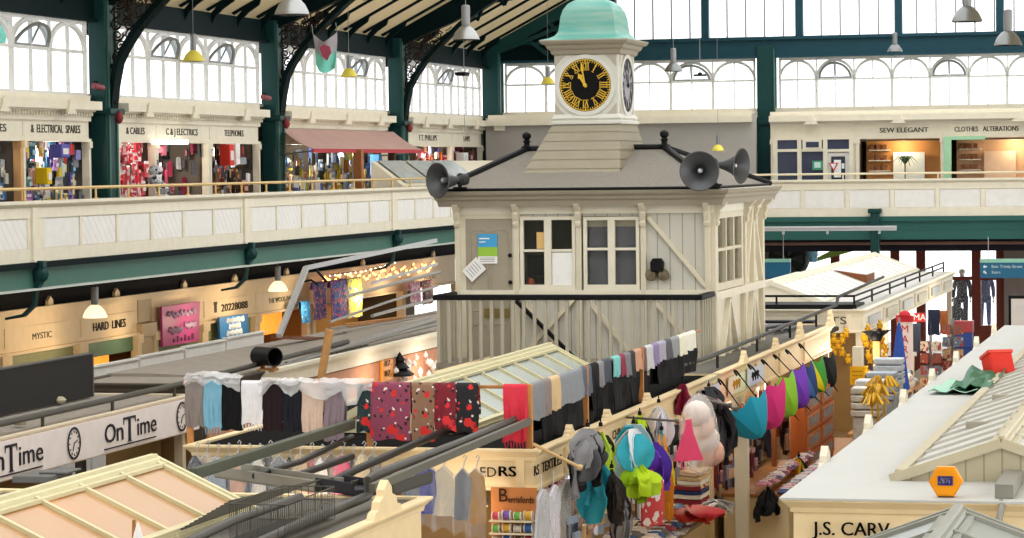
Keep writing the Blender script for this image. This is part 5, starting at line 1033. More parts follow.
for k in range(44):
    c = ck[R.randrange(4)]; p, nm = jewel[c]; y = 38.9 + (k % 22) * .2; x = -6.0 - .28 * (k // 22) + R.uniform(-.03, .03)
    p.put((x, y, 1.56 + .1 * (k // 22)), R.uniform(-.3, .3), '%s small packet on the wooden table under the umbrellas' % nm, 'small packets on the wooden table')
bunch('red cloth heap on the side counter of the textiles stall', 'cloth_heap', 'cloth', at(690, 518, Z=1.5), [REDC, M('e04a3a', .6)], 7, .3, (.4, .4, .12), 21)
bunch('white fluffy trim heap beside the red cloth', 'fluffy_trim', 'trim', at(716, 512, Z=1.45), [WHT, M('cfcfcf', .8)], 8, .2, (.3, .3, .12), 22)
for k, (x, y, z, c, lab) in enumerate(((690, 478, .0, 'e8c8a0', 'stack of folded cream towels behind the red cloth'), (690, 492, .0, '8e3038', 'stack of folded dark red and navy towels behind the red cloth'))):
    p = at(x, y, X=-6.75); t = thing('towel_stack', lab, 'towels', p)
    for q in range(4): mb = MB(); mb.sheet(crumple(p + V((-.2, -.3, -.1 + .06 * q)), (.4, 0, 0), (0, .6, 0), 4, 6, .012, k * 5 + q), .05); obj('towel', mb, M([c, 'efe4d4', '31406a' if k else 'd9b98a', c][q], .8), t)
bunch('orange and teal ribbons hanging in front of the towels', 'ribbon_bunch', 'ribbons', at(662, 480, X=-6.1), [ORNG, TEALC, ORNG, M('e8c830', .6)], 6, .05, (.14, .14, .5), 23)
t = thing('polka_bag', 'red bag with white spots hanging below the lime tutu', 'bag', at(652, 505, X=-6.05)); c = at(652, 503, X=-6.05); mb = MB(); P = [[c + V((.5, .86, 0)) * (.17 * u) + EZ * (.24 * v) + V((.86, -.5, 0)) * (.05 * (1 - u * u)) for v in (-1, -.5, 0, .5, 1)] for u in (-1, -.6, -.2, .2, .6, 1)]; mb.sheet(P, .04); obj('body', mb, floral('d8484c', 'f2e6e2', 'f2e6e2', 'd8484c'), t); mb = MB(); mb.tube([c + EZ * .24 - V((.05, .08, 0)), c + EZ * .36, c + EZ * .24 + V((.05, .08, 0))], .012, 6); obj('handle', mb, REDC, t)
mb = MB(); mb.box(-6.62, 28.2, .2, -6.2, 29.0, 1.98); mb.box(-6.64, 28.18, 1.98, -6.18, 29.02, 2.03); tag(obj('ochre_box', mb, M('d8932c', .6, var=.15), bevel=.01), 'tall ochre display box at the corner of the textiles stall', 'box')
t = thing('thread_rack', 'white wire rack of coloured thread below the bagged garments', 'rack', (-6.7, 27.6, 1.2))
mb = MB()
for z in (1.5, 1.75, 2.0, 2.25): mb.box(-6.98, 27.3, z, -6.3, 27.34, z + .02); mb.box(-6.98, 27.3, z, -6.3, 27.5, z + .01)
for x in (-6.98, -6.64, -6.3): mb.box(x - .012, 27.3, .4, x + .012, 27.34, 2.4)
obj('frame', mb, WHITE, t)
for z in (1.52, 1.77, 2.02, 2.27):
    for k in range(6):
        c = ks[(k * 2 + int(z * 9)) % 7]; pr_, nm = protos[c]; pr_.put((-6.9 + k * .115, 27.42, z), 0, '%s spool in the white wire rack' % nm, 'spools in the white wire rack', 1.1)
# lit counter at the front corner of the textiles stall
for i, c in enumerate(list(sock)):
    p, nm = sock[c]
    for k in range(3): p.put((-8.15 + .2 * i + .06 * k, 27.75 - .18 * k, .92 if k else .95), .2 * k, '%s soft packet on the lit front counter' % nm, 'soft packets on the front counter')
# drawers, yellow sign, posts
t = thing('glass_drawer_cabinet', 'red brown cabinet with glass fronted drawers behind the umbrellas', 'cabinet', (-6.3, 45, 1.2)); A = at(806, 397, X=-6.25); B = at(834, 386, X=-6.25)
mb = MB(); y0_, y1_ = A.y, B.y; mb.box(-6.5, y0_, 1.36, -6.27, y1_, 2.68); obj('carcass', mb, M('b4602e', .5, var=.2, scale=10, name='orange_wood'), t, bevel=.01)
for r_ in range(4):
    for q in range(2):
        ya = y0_ + .1 + q * (y1_ - y0_) / 2; yb = ya + (y1_ - y0_) / 2 - .2; z = 1.45 + .3 * r_; mb = MB(); mb.box(-6.28, ya, z, -6.24, yb, z + .24); d_ = obj('drawer', mb, M('c87a44', .5), t); mb = MB(); mb.box(-6.245, ya + .15, z + .05, -6.235, yb - .15, z + .19); obj('drawer_window', mb, M('6a5a58', .2), d_)
t = thing('price_sign', 'yellow card sign with faint writing on the white post', 'sign', at(857, 376, X=-6.35)); p0 = at(850, 367, X=-6.35); p1 = at(864.5, 384, X=-6.35)
c = at(857.3, 375.6, X=-6.35); w = .125; mb = MB(); mb.box(c.x - .13, c.y - .01, c.z - .165, c.x + .13, c.y + .01, c.z + .165); obj('card', mb, M('f2b61c', .5), t); mb = MB()
for k in range(3): mb.tube([c + V((-.09 + .03 * q, -.013, .08 - .08 * k + (.008 if q % 2 else -.008))) for q in range(7)], .006, 4)
obj('writing', mb, M('a8781c', .6), t)
def wpost(lab, p, zt, m=CREAM, w=.09, n=None): mb = MB(); mb.box(p.x - w, p.y - w, 0, p.x + w, p.y + w, zt); mb.box(p.x - w * 1.5, p.y - w * 1.5, 0, p.x + w * 1.5, p.y + w * 1.5, .25); tag(obj('stall_post', mb, m, bevel=.008), lab, 'post')
wpost('cream post carrying the yellow card sign', V((c.x, c.y + .12, 0)), 2.9)
wpost('cream post between the black handbags and the packets table', at(742, 470, X=-6.5), 2.75)
# toys hung in the far stall
bear = thing('plush_toy', 'yellow plush toy', 'toy'); mb = MB(); blob(mb, (0, 0, .0), .11, 12, 1, .8, 1.15, 3, .04); obj('body', mb, M('e8b42a', .9), bear); mb = MB(); blob(mb, (0, -.01, .18), .085, 12, 1, .9, .95, 4, .03); obj('head', mb, M('f0c440', .9), bear); BL = M('d9a01e', .9)
for s in (-1, 1):
    mb = MB(); blob(mb, (s * .07, 0, .25), .032, 8, 1, .6, 1, 5, .02); obj('ear', mb, BL, bear); mb = MB(); blob(mb, (s * .11, -.03, .05), .05, 8, .8, .8, 1.5, 6, .02); obj('arm', mb, BL, bear); mb = MB(); blob(mb, (s * .07, -.06, -.11), .055, 8, .9, 1.2, .9, 7, .02); obj('foot', mb, BL, bear)
    mb = MB(); blob(mb, (s * .03, -.08, .2), .012, 6); obj('eye', mb, BLACK, bear)
mb = MB(); blob(mb, (0, -.09, .17), .014, 6); obj('nose', mb, BLACK, bear)
bp = Proto(bear); tn = 0
for i, (px, py) in enumerate(((834, 340), (842, 340), (834, 352), (842, 353), (868, 330), (874, 338), (881, 332), (866, 344), (874, 352), (882, 346), (884, 358), (878, 366), (870, 360), (886, 368), (882, 378), (848, 360), (866, 372), (880, 326), (838, 346), (830, 346), (846, 334), (864, 338), (872, 346), (878, 352), (868, 356), (876, 360), (882, 340), (886, 350))):
    p = at(px, py, Y=53.2) if px < 855 else at(px, py, X=-6.55); bp.put(tuple(p), R.uniform(-.5, .9), 'yellow plush toy hanging in the front of the far centre stall', 'yellow plush toys in the far stall', .45)
toyc = {}
for c, nm in (('e9dccb', 'cream'), ('d8a8a0', 'pink'), ('9ab0c8', 'pale blue'), ('c89a5a', 'caramel'), ('b4b0ac', 'grey')):
    r = thing('plush_animal', 'x', 'toy'); mb = MB(); blob(mb, (0, 0, .1), .12, 10, 1.1, .9, .9, 13, .06); blob(mb, (0, -.06, .24), .09, 10, 1, 1, 1, 14, .05); obj('body', mb, M(c, .9, var=.15), r); mb = MB(); 
    for s in (-1, 1): blob(mb, (s * .07, -.04, .33), .035, 7, .7, .6, 1.4, 15, .02); blob(mb, (s * .035, -.14, .26), .012, 5)
    obj('ears', mb, M('6a5648', .9), r); toyc[c] = (Proto(r), nm)
tk = list(toyc)
for k in range(46):
    c = tk[R.randrange(5)]; p, nm = toyc[c]; row = k // 23; y = 51.5 + (k % 23) * .25; p.put((-6.2 + .3 * row - R.uniform(0, .2), y, 1.2 + .35 * (1 - row) + R.uniform(-.05, .1)), R.uniform(0, 1.5), '%s soft toy heaped on the front table of the far stall' % nm, 'soft toys on the far stall tables')
counter('low table heaped with soft toys in front of the far centre stall', -6.75, -5.55, 51.3, 57.4, 1.2, 'b98a5a')

bunch('black bag hanging low beside the packets table', 'handbag', 'bag', at(768, 508, X=-6.2), [BLACK, GK], 7, .14, (.16, .1, .2), 41)
bunch('orange and dark hanging bags below the glass drawer cabinet', 'bag_bunch', 'bags', at(799, 478, X=-6.2), [ORNG, M('3a3c48', .6), M('e8b830', .6), M('5ab84a', .6)], 8, .12, (.16, .3, .26), 42)
mb = MB(); mb.sheet(crumple((-7.75, 32.6, 1.37), (.9, 0, .0), (0, 5.2, 0), 8, 16, .05, 51), .02); tag(obj('printed_cloth', mb, floral('e6e2de', '8a94c8', 'd8b8b0', '77757c'), smooth=True), 'white blue and pink printed cloth spread over the side counter of the textiles stall', 'cloth')
wpost('slim brown post under the teal umbrella', at(774, 440, X=-6.7), 2.6, M('8a5230', .6), .035)
wpost('slim pale post under the lime umbrella', at(792, 430, X=-6.7), 2.7, CREAM, .04)

for i, (px, py) in enumerate(((432, 509), (456, 512), (480, 506))):
    p = at(px, py, Y=28.3); t = thing('counter_lamp', ['small bright lamp under the blue garment at the stall corner', 'small bright lamp under the grey garment at the stall corner', 'small bright lamp under the tan garment at the stall corner'][i], 'lamp', p)
    mb = MB(); blob(mb, p, .06, 12, 1.3, 1, .8, 1, .0); obj('bulb', mb, glow('fff0d8', 6), t); mb = MB(); mb.lathe([(.1, 0), (.07, .06), (.03, .09), (0, .1)], p + EZ * .03, 14); mb.tube([p + EZ * .12, p + EZ * .5], .008, 6); obj('shade_and_cord', mb, WHITE, t)
# ================================================================== FAR SIDE OF THE CENTRE AISLE
t = thing('parasol', 'closed navy blue parasol standing in front of the far centre stall', 'parasol', (-5.95, 53.4, 0)); top = at(899, 323, X=-5.95); c = V((top.x, top.y, 0))
mb = MB(); mb.tube([c, (c.x, c.y, top.z + .1)], .02, 8); obj('pole', mb, GREYM, t)
vs = MB(); n = 16; pr_ = [(.02, top.z), (.06, top.z - .2), (.11, top.z - .6), (.17, top.z - 1.05), (.2, top.z - 1.25)]; P = []
for j in range(n + 1): th = 2 * PI * j / n; P.append([V((c.x + r * (1 if j % 2 else .7) * math.cos(th), c.y + r * (1 if j % 2 else .7) * math.sin(th), z)) for r, z in pr_])
vs.sheet(P, .01); obj('folded_canopy', vs, M('2b4c9c', .6, name='navy_canopy'), t); mb = MB(); mb.lathe([(.25, 0), (.25, .06), (.05, .1), (.03, .25)], c, 16); obj('foot', mb, DARK, t)
t = thing('banner', 'white hanging banner with red MARY lettering and a red head', 'banner', at(905, 340, X=-6.35)); a = at(897, 322, Y=54.5); b = at(913, 352, Y=54.5); mb = MB(); mb.box(a.x, 54.5, b.z - .35, b.x, 54.53, a.z); obj('cloth', mb, M('e9d8d4', .6), t); mb = MB(); mb.box(a.x - .02, 54.48, a.z, b.x + .02, 54.53, a.z + .13); mb.lathe([(.12, 0), (.11, .04), (.06, .08), (0, .1)], ((a.x + b.x) / 2, 54.5, a.z + .13), 14); obj('head', mb, [REDC], t); mb = MB()
for k, ch in enumerate('MARY'): lettering(mb, ch, .2, ((a.x + b.x) / 2, 54.49, a.z - .14 - .2 * k), EX, EZ)
obj('lettering', mb, M('c0303c', .5), t)
t = thing('red_sign', 'short red sign board with pale letters beside the white banner', 'sign', at(918, 316, Y=57)); a = at(914, 313, Y=57.0); b = at(925, 322, Y=57.0); mb = MB(); mb.box(a.x, 57, b.z, b.x, 57.04, a.z); obj('board', mb, M('c8343a', .5), t); mb = MB(); lettering(mb, 'MA', .18, ((a.x + b.x) / 2, 56.99, (a.z + b.z) / 2), EX, EZ); obj('lettering', mb, WHITE, t)
for i, (px0, px1, y0_, y1_, c, Y, lab) in enumerate(((913, 921, 325, 352, '4a5262', 58.5, 'slate grey coat hanging right of the white banner'), (928, 940, 311, 335, '33394e', 62, 'dark navy panel hanging at the end of the far stall'), (940, 948, 312, 334, 'b0683c', 64, 'orange brown panel hanging right of the navy one'))):
    a = at(px0, y0_, Y=Y); b = at(px1, y1_, Y=Y); tag(obj('hanging_cloth', drape((a.x, Y, a.z), EX, -EY, b.x - a.x, a.z - b.z, .2, 900 + i), M(c, .8)), lab, 'cloth')
for i, (px, y0_, y1_, X, lab) in enumerate(((886, 345, 395, -6.2, 'wooden post with the black bird figure, in front of the plush toys'), (931, 335, 395, -5.9, 'tall carousel rack of postcards nearer the right roof'), (953, 312, 370, -5.5, 'tall carousel rack of postcards farther down the aisle'))):
    p = at(px if i else 877, y1_, X=X); q = at(px if i else 877, y0_, X=X)
    if i == 0:
        t = thing('display_post', lab, 'post', (p.x, p.y, 0)); mb = MB(); mb.box(p.x - .06, p.y - .06, 0, p.x + .06, p.y + .06, 2.9); obj('post', mb, M('b98550', .6), t); mb = MB(); blob(mb, (p.x, p.y, 2.98), .1, 10, 1.1, .9, 1.1, 2, .08); blob(mb, (p.x + .06, p.y - .06, 3.09), .055, 8); mb.prism([(-.28, .1), (-.1, .0), (0, .03), (.1, .0), (.28, .14), (.12, .12), (0, .1), (-.12, .12)], (p.x, p.y + .04, 2.98), EX, EZ, .06); obj('bird', mb, BLACK, t); continue
    t = thing('card_rack', lab, 'card rack', (p.x, p.y, 0)); zt = min(2.9, q.z); mb = MB(); mb.tube([(p.x, p.y, 0), (p.x, p.y, zt)], .03, 8); mb.lathe([(.35, 0), (.35, .04), (.05, .08)], (p.x, p.y, 0), 14); obj('stem', mb, GREYM, t)
    for z in range(9):
        mb = MB(); zz = zt - .22 - z * .25
        for k in range(4): a_ = PI / 4 + PI / 2 * k; u = V((-math.sin(a_), math.cos(a_), 0)); o = V((p.x, p.y, zz)) + V((math.cos(a_), math.sin(a_), 0)) * .17; [mb.prism([(-.12 + .085 * q, -.1), (-.045 + .085 * q, -.1), (-.045 + .085 * q, .09), (-.12 + .085 * q, .09)], o, u, EZ, .012) for q in range(3)]
        obj('card_tier', mb, floral(['c98a70', 'e2d2c0', '9a5a4a', '7a8a9a', 'd8b48a'][(z + i) % 5], 'b0483c', 'f0e6d8', '4a5a6a'), t)
for k, (px, py, X) in enumerate(((889, 370, -5.7), (882, 384, -5.7), (872, 392, -5.7), (868, 400, -5.6))):
    p = at(px, py, X=X); mb = MB(); 
    for q in range(4): mb.box(p.x - .25, p.y - .3 + .02 * q, p.z - .25 + .12 * q, p.x + .25, p.y + .3 - .03 * q, p.z - .15 + .12 * q)
    mb.box(p.x - .22, p.y - .25, 0, p.x + .22, p.y + .25, p.z - .26)
    tag(obj('wrapped_stack', mb, M(['b9c2cc', '9aa6b4', 'c9ccd0', 'd6d0c2'][k], .35, var=.4, scale=9), bevel=.02), ['blue grey stack of wrapped packets left of the blue parasol', 'grey stack of wrapped packets below the blue grey stack', 'pale stack of wrapped packets lowest beside the yellow card sign', 'cream stack of wrapped packets at the aisle edge'][k], 'packets')
for k in range(3):
    p = at(884 - 6 * k, 389 + 9 * k, X=-5.3); mb = MB(); 
    mb.tube([(p.x, p.y, 0), (p.x, p.y, p.z)], .02, 6)
    for q in range(14): a_ = R.random() * 2 * PI; e = R.uniform(.12, .3); mb.tube([p + V((0, 0, 0)), p + V((e * .5 * math.cos(a_), e * .5 * math.sin(a_), .2)), p + V((e * math.cos(a_), e * math.sin(a_), .05))], .02, 5)
    tag(obj('tinsel_bunch', mb, M('e8b83a', .35, .3, name='gold_tinsel')), 'bunch of gold tinsel over the aisle edge, %s' % ['topmost', 'middle one', 'lowest'][k], 'tinsel')
# ================================================================== PEOPLE
def person(lab, loc, rz, hgt, coat, legs, skin, hair, cap=None, walk=.12, armup=0):
    s = hgt / 1.72; t = thing('person', lab, 'person', loc, rz)
    def skinm(name, verts, edges, rad, mat, par=None, sub=2):
        me = bpy.data.meshes.new(name); me.from_pydata([tuple(V(v) * s) for v in verts], edges, []); o = bpy.data.objects.new(name, me); COL.objects.link(o); o.parent = par or t; ORG[o.name] = V((0, 0, 0))
        md = o.modifiers.new('skin', 'SKIN'); md.use_smooth_shade = True
        if not me.skin_vertices: me.attributes.new('skin', 'FLOAT', 'POINT') if False else None
        bpy.context.view_layer.objects.active = o
        for i, r in enumerate(rad):
            me.skin_vertices[0].data[i].radius = (r[0] * s, r[1] * s) if isinstance(r, tuple) else (r * s, r * s)
        me.skin_vertices[0].data[0].use_root = True
        sb = o.modifiers.new('sub', 'SUBSURF'); sb.levels = sub; sb.render_levels = sub; me.materials.append(mat); return o
    w = walk
    J = [(0, 0, .93), (0, 0, 1.12), (0, .01, 1.32), (0, .01, 1.45), (0, -.01, 1.52), (0, -.02, 1.58), (0, -.03, 1.66), (0, -.025, 1.71),
         (.1, 0, .9), (.105, -w, .5), (.11, -w * .6 + .03, .09), (.115, -w * .6 - .1, .04), (-.1, 0, .9), (-.105, w * .5, .5), (-.11, w * 1.1, .1), (-.115, w * 1.1 - .12, .04),
         (.19, .01, 1.41), (.235, .02 + w * .5, 1.13), (.24, -.06 + w * .5, .88), (-.19, .01, 1.41), (-.235, .02 - w * .5, 1.13), (-.24, -.1 - w * .5, .88)]
    E = [(0, 1), (1, 2), (2, 3), (3, 4), (4, 5), (5, 6), (6, 7), (0, 8), (8, 9), (9, 10), (10, 11), (0, 12), (12, 13), (13, 14), (14, 15), (3, 16), (16, 17), (17, 18), (3, 19), (19, 20), (20, 21)]
    rd = [(.14, .1), (.125, .09), (.15, .1), (.1, .07), .052, (.07, .085), (.078, .095), (.06, .07), .082, .056, .04, .035, .082, .056, .04, .035, .055, .042, .03, .055, .042, .03]
    b = skinm('body', J, E, rd, skin)
    Jc = [J[0], J[1], J[2], J[3], J[16], J[17], (J[18][0], J[18][1] * .9, .93), J[19], J[20], (J[21][0], J[21][1] * .9, .93), (0, 0, .8)]
    skinm('coat', Jc, [(0, 1), (1, 2), (2, 3), (3, 4), (4, 5), (5, 6), (3, 7), (7, 8), (8, 9), (0, 10)], [(.17, .125), (.155, .115), (.175, .125), (.115, .085), .072, .06, .05, .072, .06, .05, (.18, .13)], coat, b)
    Jl = [J[0], J[8], J[9], (J[10][0], J[10][1], .12), J[12], J[13], (J[14][0], J[14][1], .13)]
    skinm('trousers', Jl, [(0, 1), (1, 2), (2, 3), (0, 4), (4, 5), (5, 6)], [(.145, .105), .096, .072, .06, .096, .072, .06], legs, b)
    mb = MB(); blob(mb, (0, .015 * s, 1.685 * s), .095 * s, 12, .98, 1.05, .75, 3, .03); obj('hair', mb, hair, b, local=True)
    mb = MB(); blob(mb, (0, -.125 * s, 1.63 * s), .017 * s, 8, .8, 1.2, 1.3)
    for q in (-1, 1): blob(mb, (q * .085 * s, -.02 * s, 1.64 * s), .022 * s, 8, .5, .9, 1.3)
    obj('nose_and_ears', mb, skin, b, local=True)
    mb = MB()
    for q in (-1, 1): blob(mb, (q * .032 * s, -.113 * s, 1.655 * s), .009 * s, 6)
    mb.tube([(-.025 * s, -.112 * s, 1.585 * s), (0, -.118 * s, 1.583 * s), (.025 * s, -.112 * s, 1.585 * s)], .005 * s, 5); obj('eyes_and_mouth', mb, M('3a2622', .5), b, local=True)
    for q, jj in ((1, J[18]), (-1, J[21])):
        hv = [(jj[0], jj[1], jj[2]), (jj[0], jj[1] - .015, jj[2] - .07)]; he = [(0, 1)]; hr = [.026, (.03, .016)]
        for f in range(4):
            n0 = len(hv); yy = jj[1] - .04 + .018 * f; hv += [(jj[0], yy, jj[2] - .09), (jj[0] - q * .008, yy - .004, jj[2] - .125 - .006 * (f in (1, 2))), (jj[0] - q * .02, yy - .004, jj[2] - .155 - .01 * (f in (1, 2)))]; he += [(1, n0), (n0, n0 + 1), (n0 + 1, n0 + 2)]; hr += [.0085, .0085, .007]
        n0 = len(hv); hv += [(jj[0] - q * .015, jj[1] - .045, jj[2] - .05), (jj[0] - q * .025, jj[1] - .065, jj[2] - .09)]; he += [(0, n0), (n0, n0 + 1)]; hr += [.011, .008]
        skinm('hand', hv, he, hr, skin, b, 1)
    for q, i in ((1, 11), (-1, 15)): mb = MB(); p = V(J[i]) * s; blob(mb, p + V((0, .05 * s, .01)), .055 * s, 10, .8, 2.3, .75, 2, .02); obj('shoe', mb, BLACK, b, local=True)
    return t
SKIN = M('c99a80', .6, name='skin'); SKIN2 = M('5a3f32', .6, name='dark_skin'); GREYH = M('b9b4ac', .9)
person('grey haired person in a beige coat walking away down the aisle by the far toys', (at(914, 381, Z=1.7).x, at(914, 381, Z=1.7).y, 0), PI, 1.74, M('c9b58c', .8), M('5a5650', .8), SKIN, GREYH)
pp = at(955, 300, Y=85.0); person('person in a dark top standing against the bright entrance at the end of the aisle', (pp.x, 85.0, .25), .3, 1.78, M('2b2e38', .8), M('3a3c48', .8), SKIN2, BLACK, walk=.05)
for i, (px, c, l, lab) in enumerate(((962, '3a3c48', '2c2f38', 'dark dressed mannequin figure behind the entrance glass above the person'), (985, '5a6a9a', '4a5f9a', 'blue dressed mannequin figure behind the entrance glass left of the right sign'))):
    p = at(px, 280, Y=84.0); person(lab, (p.x, 84.0, 1.15), 0, 1.78, M(c, .8), M(l, .8), M('d9d2c8', .5), M('cfc8be', .6), walk=.03)
mb = MB(); mb.box(-7.9, 83.7, 0, -6.6, 84.4, 1.15); tag(obj('display_plinth', mb, M('e9e7e4', .6)), 'pale display plinth behind the entrance glass', 'plinth')
# ================================================================== FAR ENTRANCE UNDER THE GALLERY
t = thing('entrance_screen', 'red brown framed glazed entrance screen under the far gallery', 'entrance', (-8, 82, 0))
mb = MB()
for x in (-12.9, -11.1, -9.35, -8.6, -7.0, -6.3, -4.3): mb.box(x - .13, 81.9, 0, x + .13, 82.1, 4.25)
mb.box(-13, 81.9, 2.62, -8.6, 82.1, 2.78); mb.box(-8.6, 81.9, 2.72, -3, 82.1, 2.82); mb.box(-13, 81.88, 0, -3, 82.12, .5); mb.box(-7.0, 81.88, .5, -6.3, 82.12, 1.4); mb.box(-13, 81.9, 4.1, -3, 82.1, 4.3); obj('frame', mb, REDB, t)
mb = MB(); mb.box(-13, 82.02, .5, -3, 82.03, 4.2); obj('pane', mb, GLASS, t)
mb = MB(); mb.box(-19, 81.9, 0, -13, 82.1, 4.3); mb.box(-6.2, 81.8, .0, -3.0, 81.88, 4.3); st('wall_far_lower', mb, M('8d8078', .7))
for i, (a, b, c, lab) in enumerate((((840, 244), (815, 262), 'a8c860', 'lime green panel behind the white ridged roof'),)):
    p = at(815, 262, Y=81.5); q = at(858, 244, Y=81.5); mb = MB(); mb.prism([(0, 0), (q.x - p.x, .35), (q.x - p.x, q.z - p.z + .2), (0, .1)], (p.x, 81.5, p.z), EX, EZ, .05); tag(obj('wall_panel', mb, M(c, .6)), lab, 'panel')
t = thing('wall_fan', 'large dark round drum fan under the far gallery beside the left blue sign', 'fan', (-11.6, 81, 3)); p = at(787, 259, Y=80.5); mb = MB(); mb.lathe([(0, 0), (.52, 0), (.58, .12), (.58, .5), (0, .5)], (p.x, 80.6, p.z), 28, EY); obj('drum', mb, M('232a28', .6), t); mb = MB()
for k in range(5): a_ = 2 * PI * k / 5; mb.prism([(.06 * math.cos(a_) + .0, .06 * math.sin(a_)), (.46 * math.cos(a_ - .3), .46 * math.sin(a_ - .3)), (.46 * math.cos(a_ + .3), .46 * math.sin(a_ + .3))], (p.x, 80.58, p.z), EX, EZ, .02)
obj('blades', mb, M('3a4442', .5), t)
t = thing('bottle_sign', 'pale blue striped bottle shaped sign under the far gallery', 'sign', (-10, 80, 3)); p = at(813, 262, Y=79.5); mb = MB(); mb.lathe([(0, 0), (.1, .0), (.13, .05), (.12, .14), (.15, .18), (.14, .3), (.18, .36), (.17, .44), (0, .46)], p, 16); obj('bottle', mb, M('8cc4e4', .4, var=.4, scale=5), t); mb = MB(); mb.tube([p + V((0, 0, .46)), p + V((0, 0, .9))], .015, 6); obj('hanger', mb, GREYM, t)
SB = M('2a6688', .5, name='sign_blue'); SG = M('8fc4b0', .5, name='sign_green')
def bsign(lab, x0, x1, Y, z0, z1, lines, arrow):
    t = thing('direction_sign', lab, 'sign', ((x0 + x1) / 2, Y, z0)); mb = MB(); mb.box(x0, Y, z0, x1, Y + .08, z1 - .09); obj('board', mb, SB, t); mb = MB(); mb.box(x0, Y - .01, z1 - .09, x1, Y + .09, z1); obj('head_strip', mb, SG, t)
    mb = MB(); xx = x0 + (.28 if arrow else .08)
    for k, l in enumerate(lines): lettering(mb, l, .1, (xx, Y - .005, z1 - .19 - .14 * k), EX, EZ, align='LEFT')
    if arrow:
        for k in range(2): c = V((x0 + .12, Y - .01, z1 - .19 - .14 * k)); mb.prism([(-.05, 0), (0, .05), (0, .018), (.05, .018), (.05, -.018), (0, -.018), (0, -.05)] if k == 0 else [(-.04, .04), (.03, .04), (.01, .02), (.05, -.02), (.02, -.05), (-.02, -.01), (-.04, -.03)], c, EX, EZ, .006)
    obj('lettering', mb, M('cfe0e4', .5), t); mb = MB()
    for x in (x0 + .2, x1 - .2): mb.tube([(x, Y + .04, z1), (x, Y + .04, 4.3)], .012, 6)
    obj('hanger', mb, GREYM, t)
a = at(980, 259, Y=70); b = at(1024, 278, Y=70); bsign('blue hanging direction sign with pale green top at the right frame edge', a.x, a.x + 2.2, 70, b.z, a.z, ['Exit: Trinity Street', 'Stairs'], True)
a = at(762, 259, Y=76.4); b = at(790.5, 278, Y=76.4); bsign('blue hanging direction sign with pale green top beside the rear kiosk corner', a.x - .9, b.x, 76.4, b.z, a.z, ['Exit and Balcony', ''], False)
mb = MB(); p = at(1014, 318, Y=53); mb.box(p.x - .1, 53, p.z - 1.2, p.x + .6, 53.08, p.z + .42); mb.box(p.x - .05, 52.98, p.z - 1.1, p.x + .55, 53.0, p.z + .36, 1); tag(obj('display_screen', mb, [BLACK, M('cfcac6', .4)]), 'black framed pale board standing behind the right roof', 'board')
mb = MB(); p = at(940, 330, X=-5.2); 
t = thing('blue_stand', 'blue and red display stand before the entrance', 'stand', at(963, 345, Y=64)); p = at(964, 345, Y=64); mb = MB(); mb.box(p.x - .2, 63.8, 0, p.x + .2, 64.2, p.z + .3); mb.box(p.x - .23, 63.78, p.z - .05, p.x + .23, 64.22, p.z + .0); obj('body', mb, M('3a4f96', .5), t, bevel=.01); mb = MB(); mb.box(p.x - .21, 63.79, p.z + .3, p.x + .21, 64.21, p.z + .55); obj('top_panel', mb, M('a84a50', .5), t)
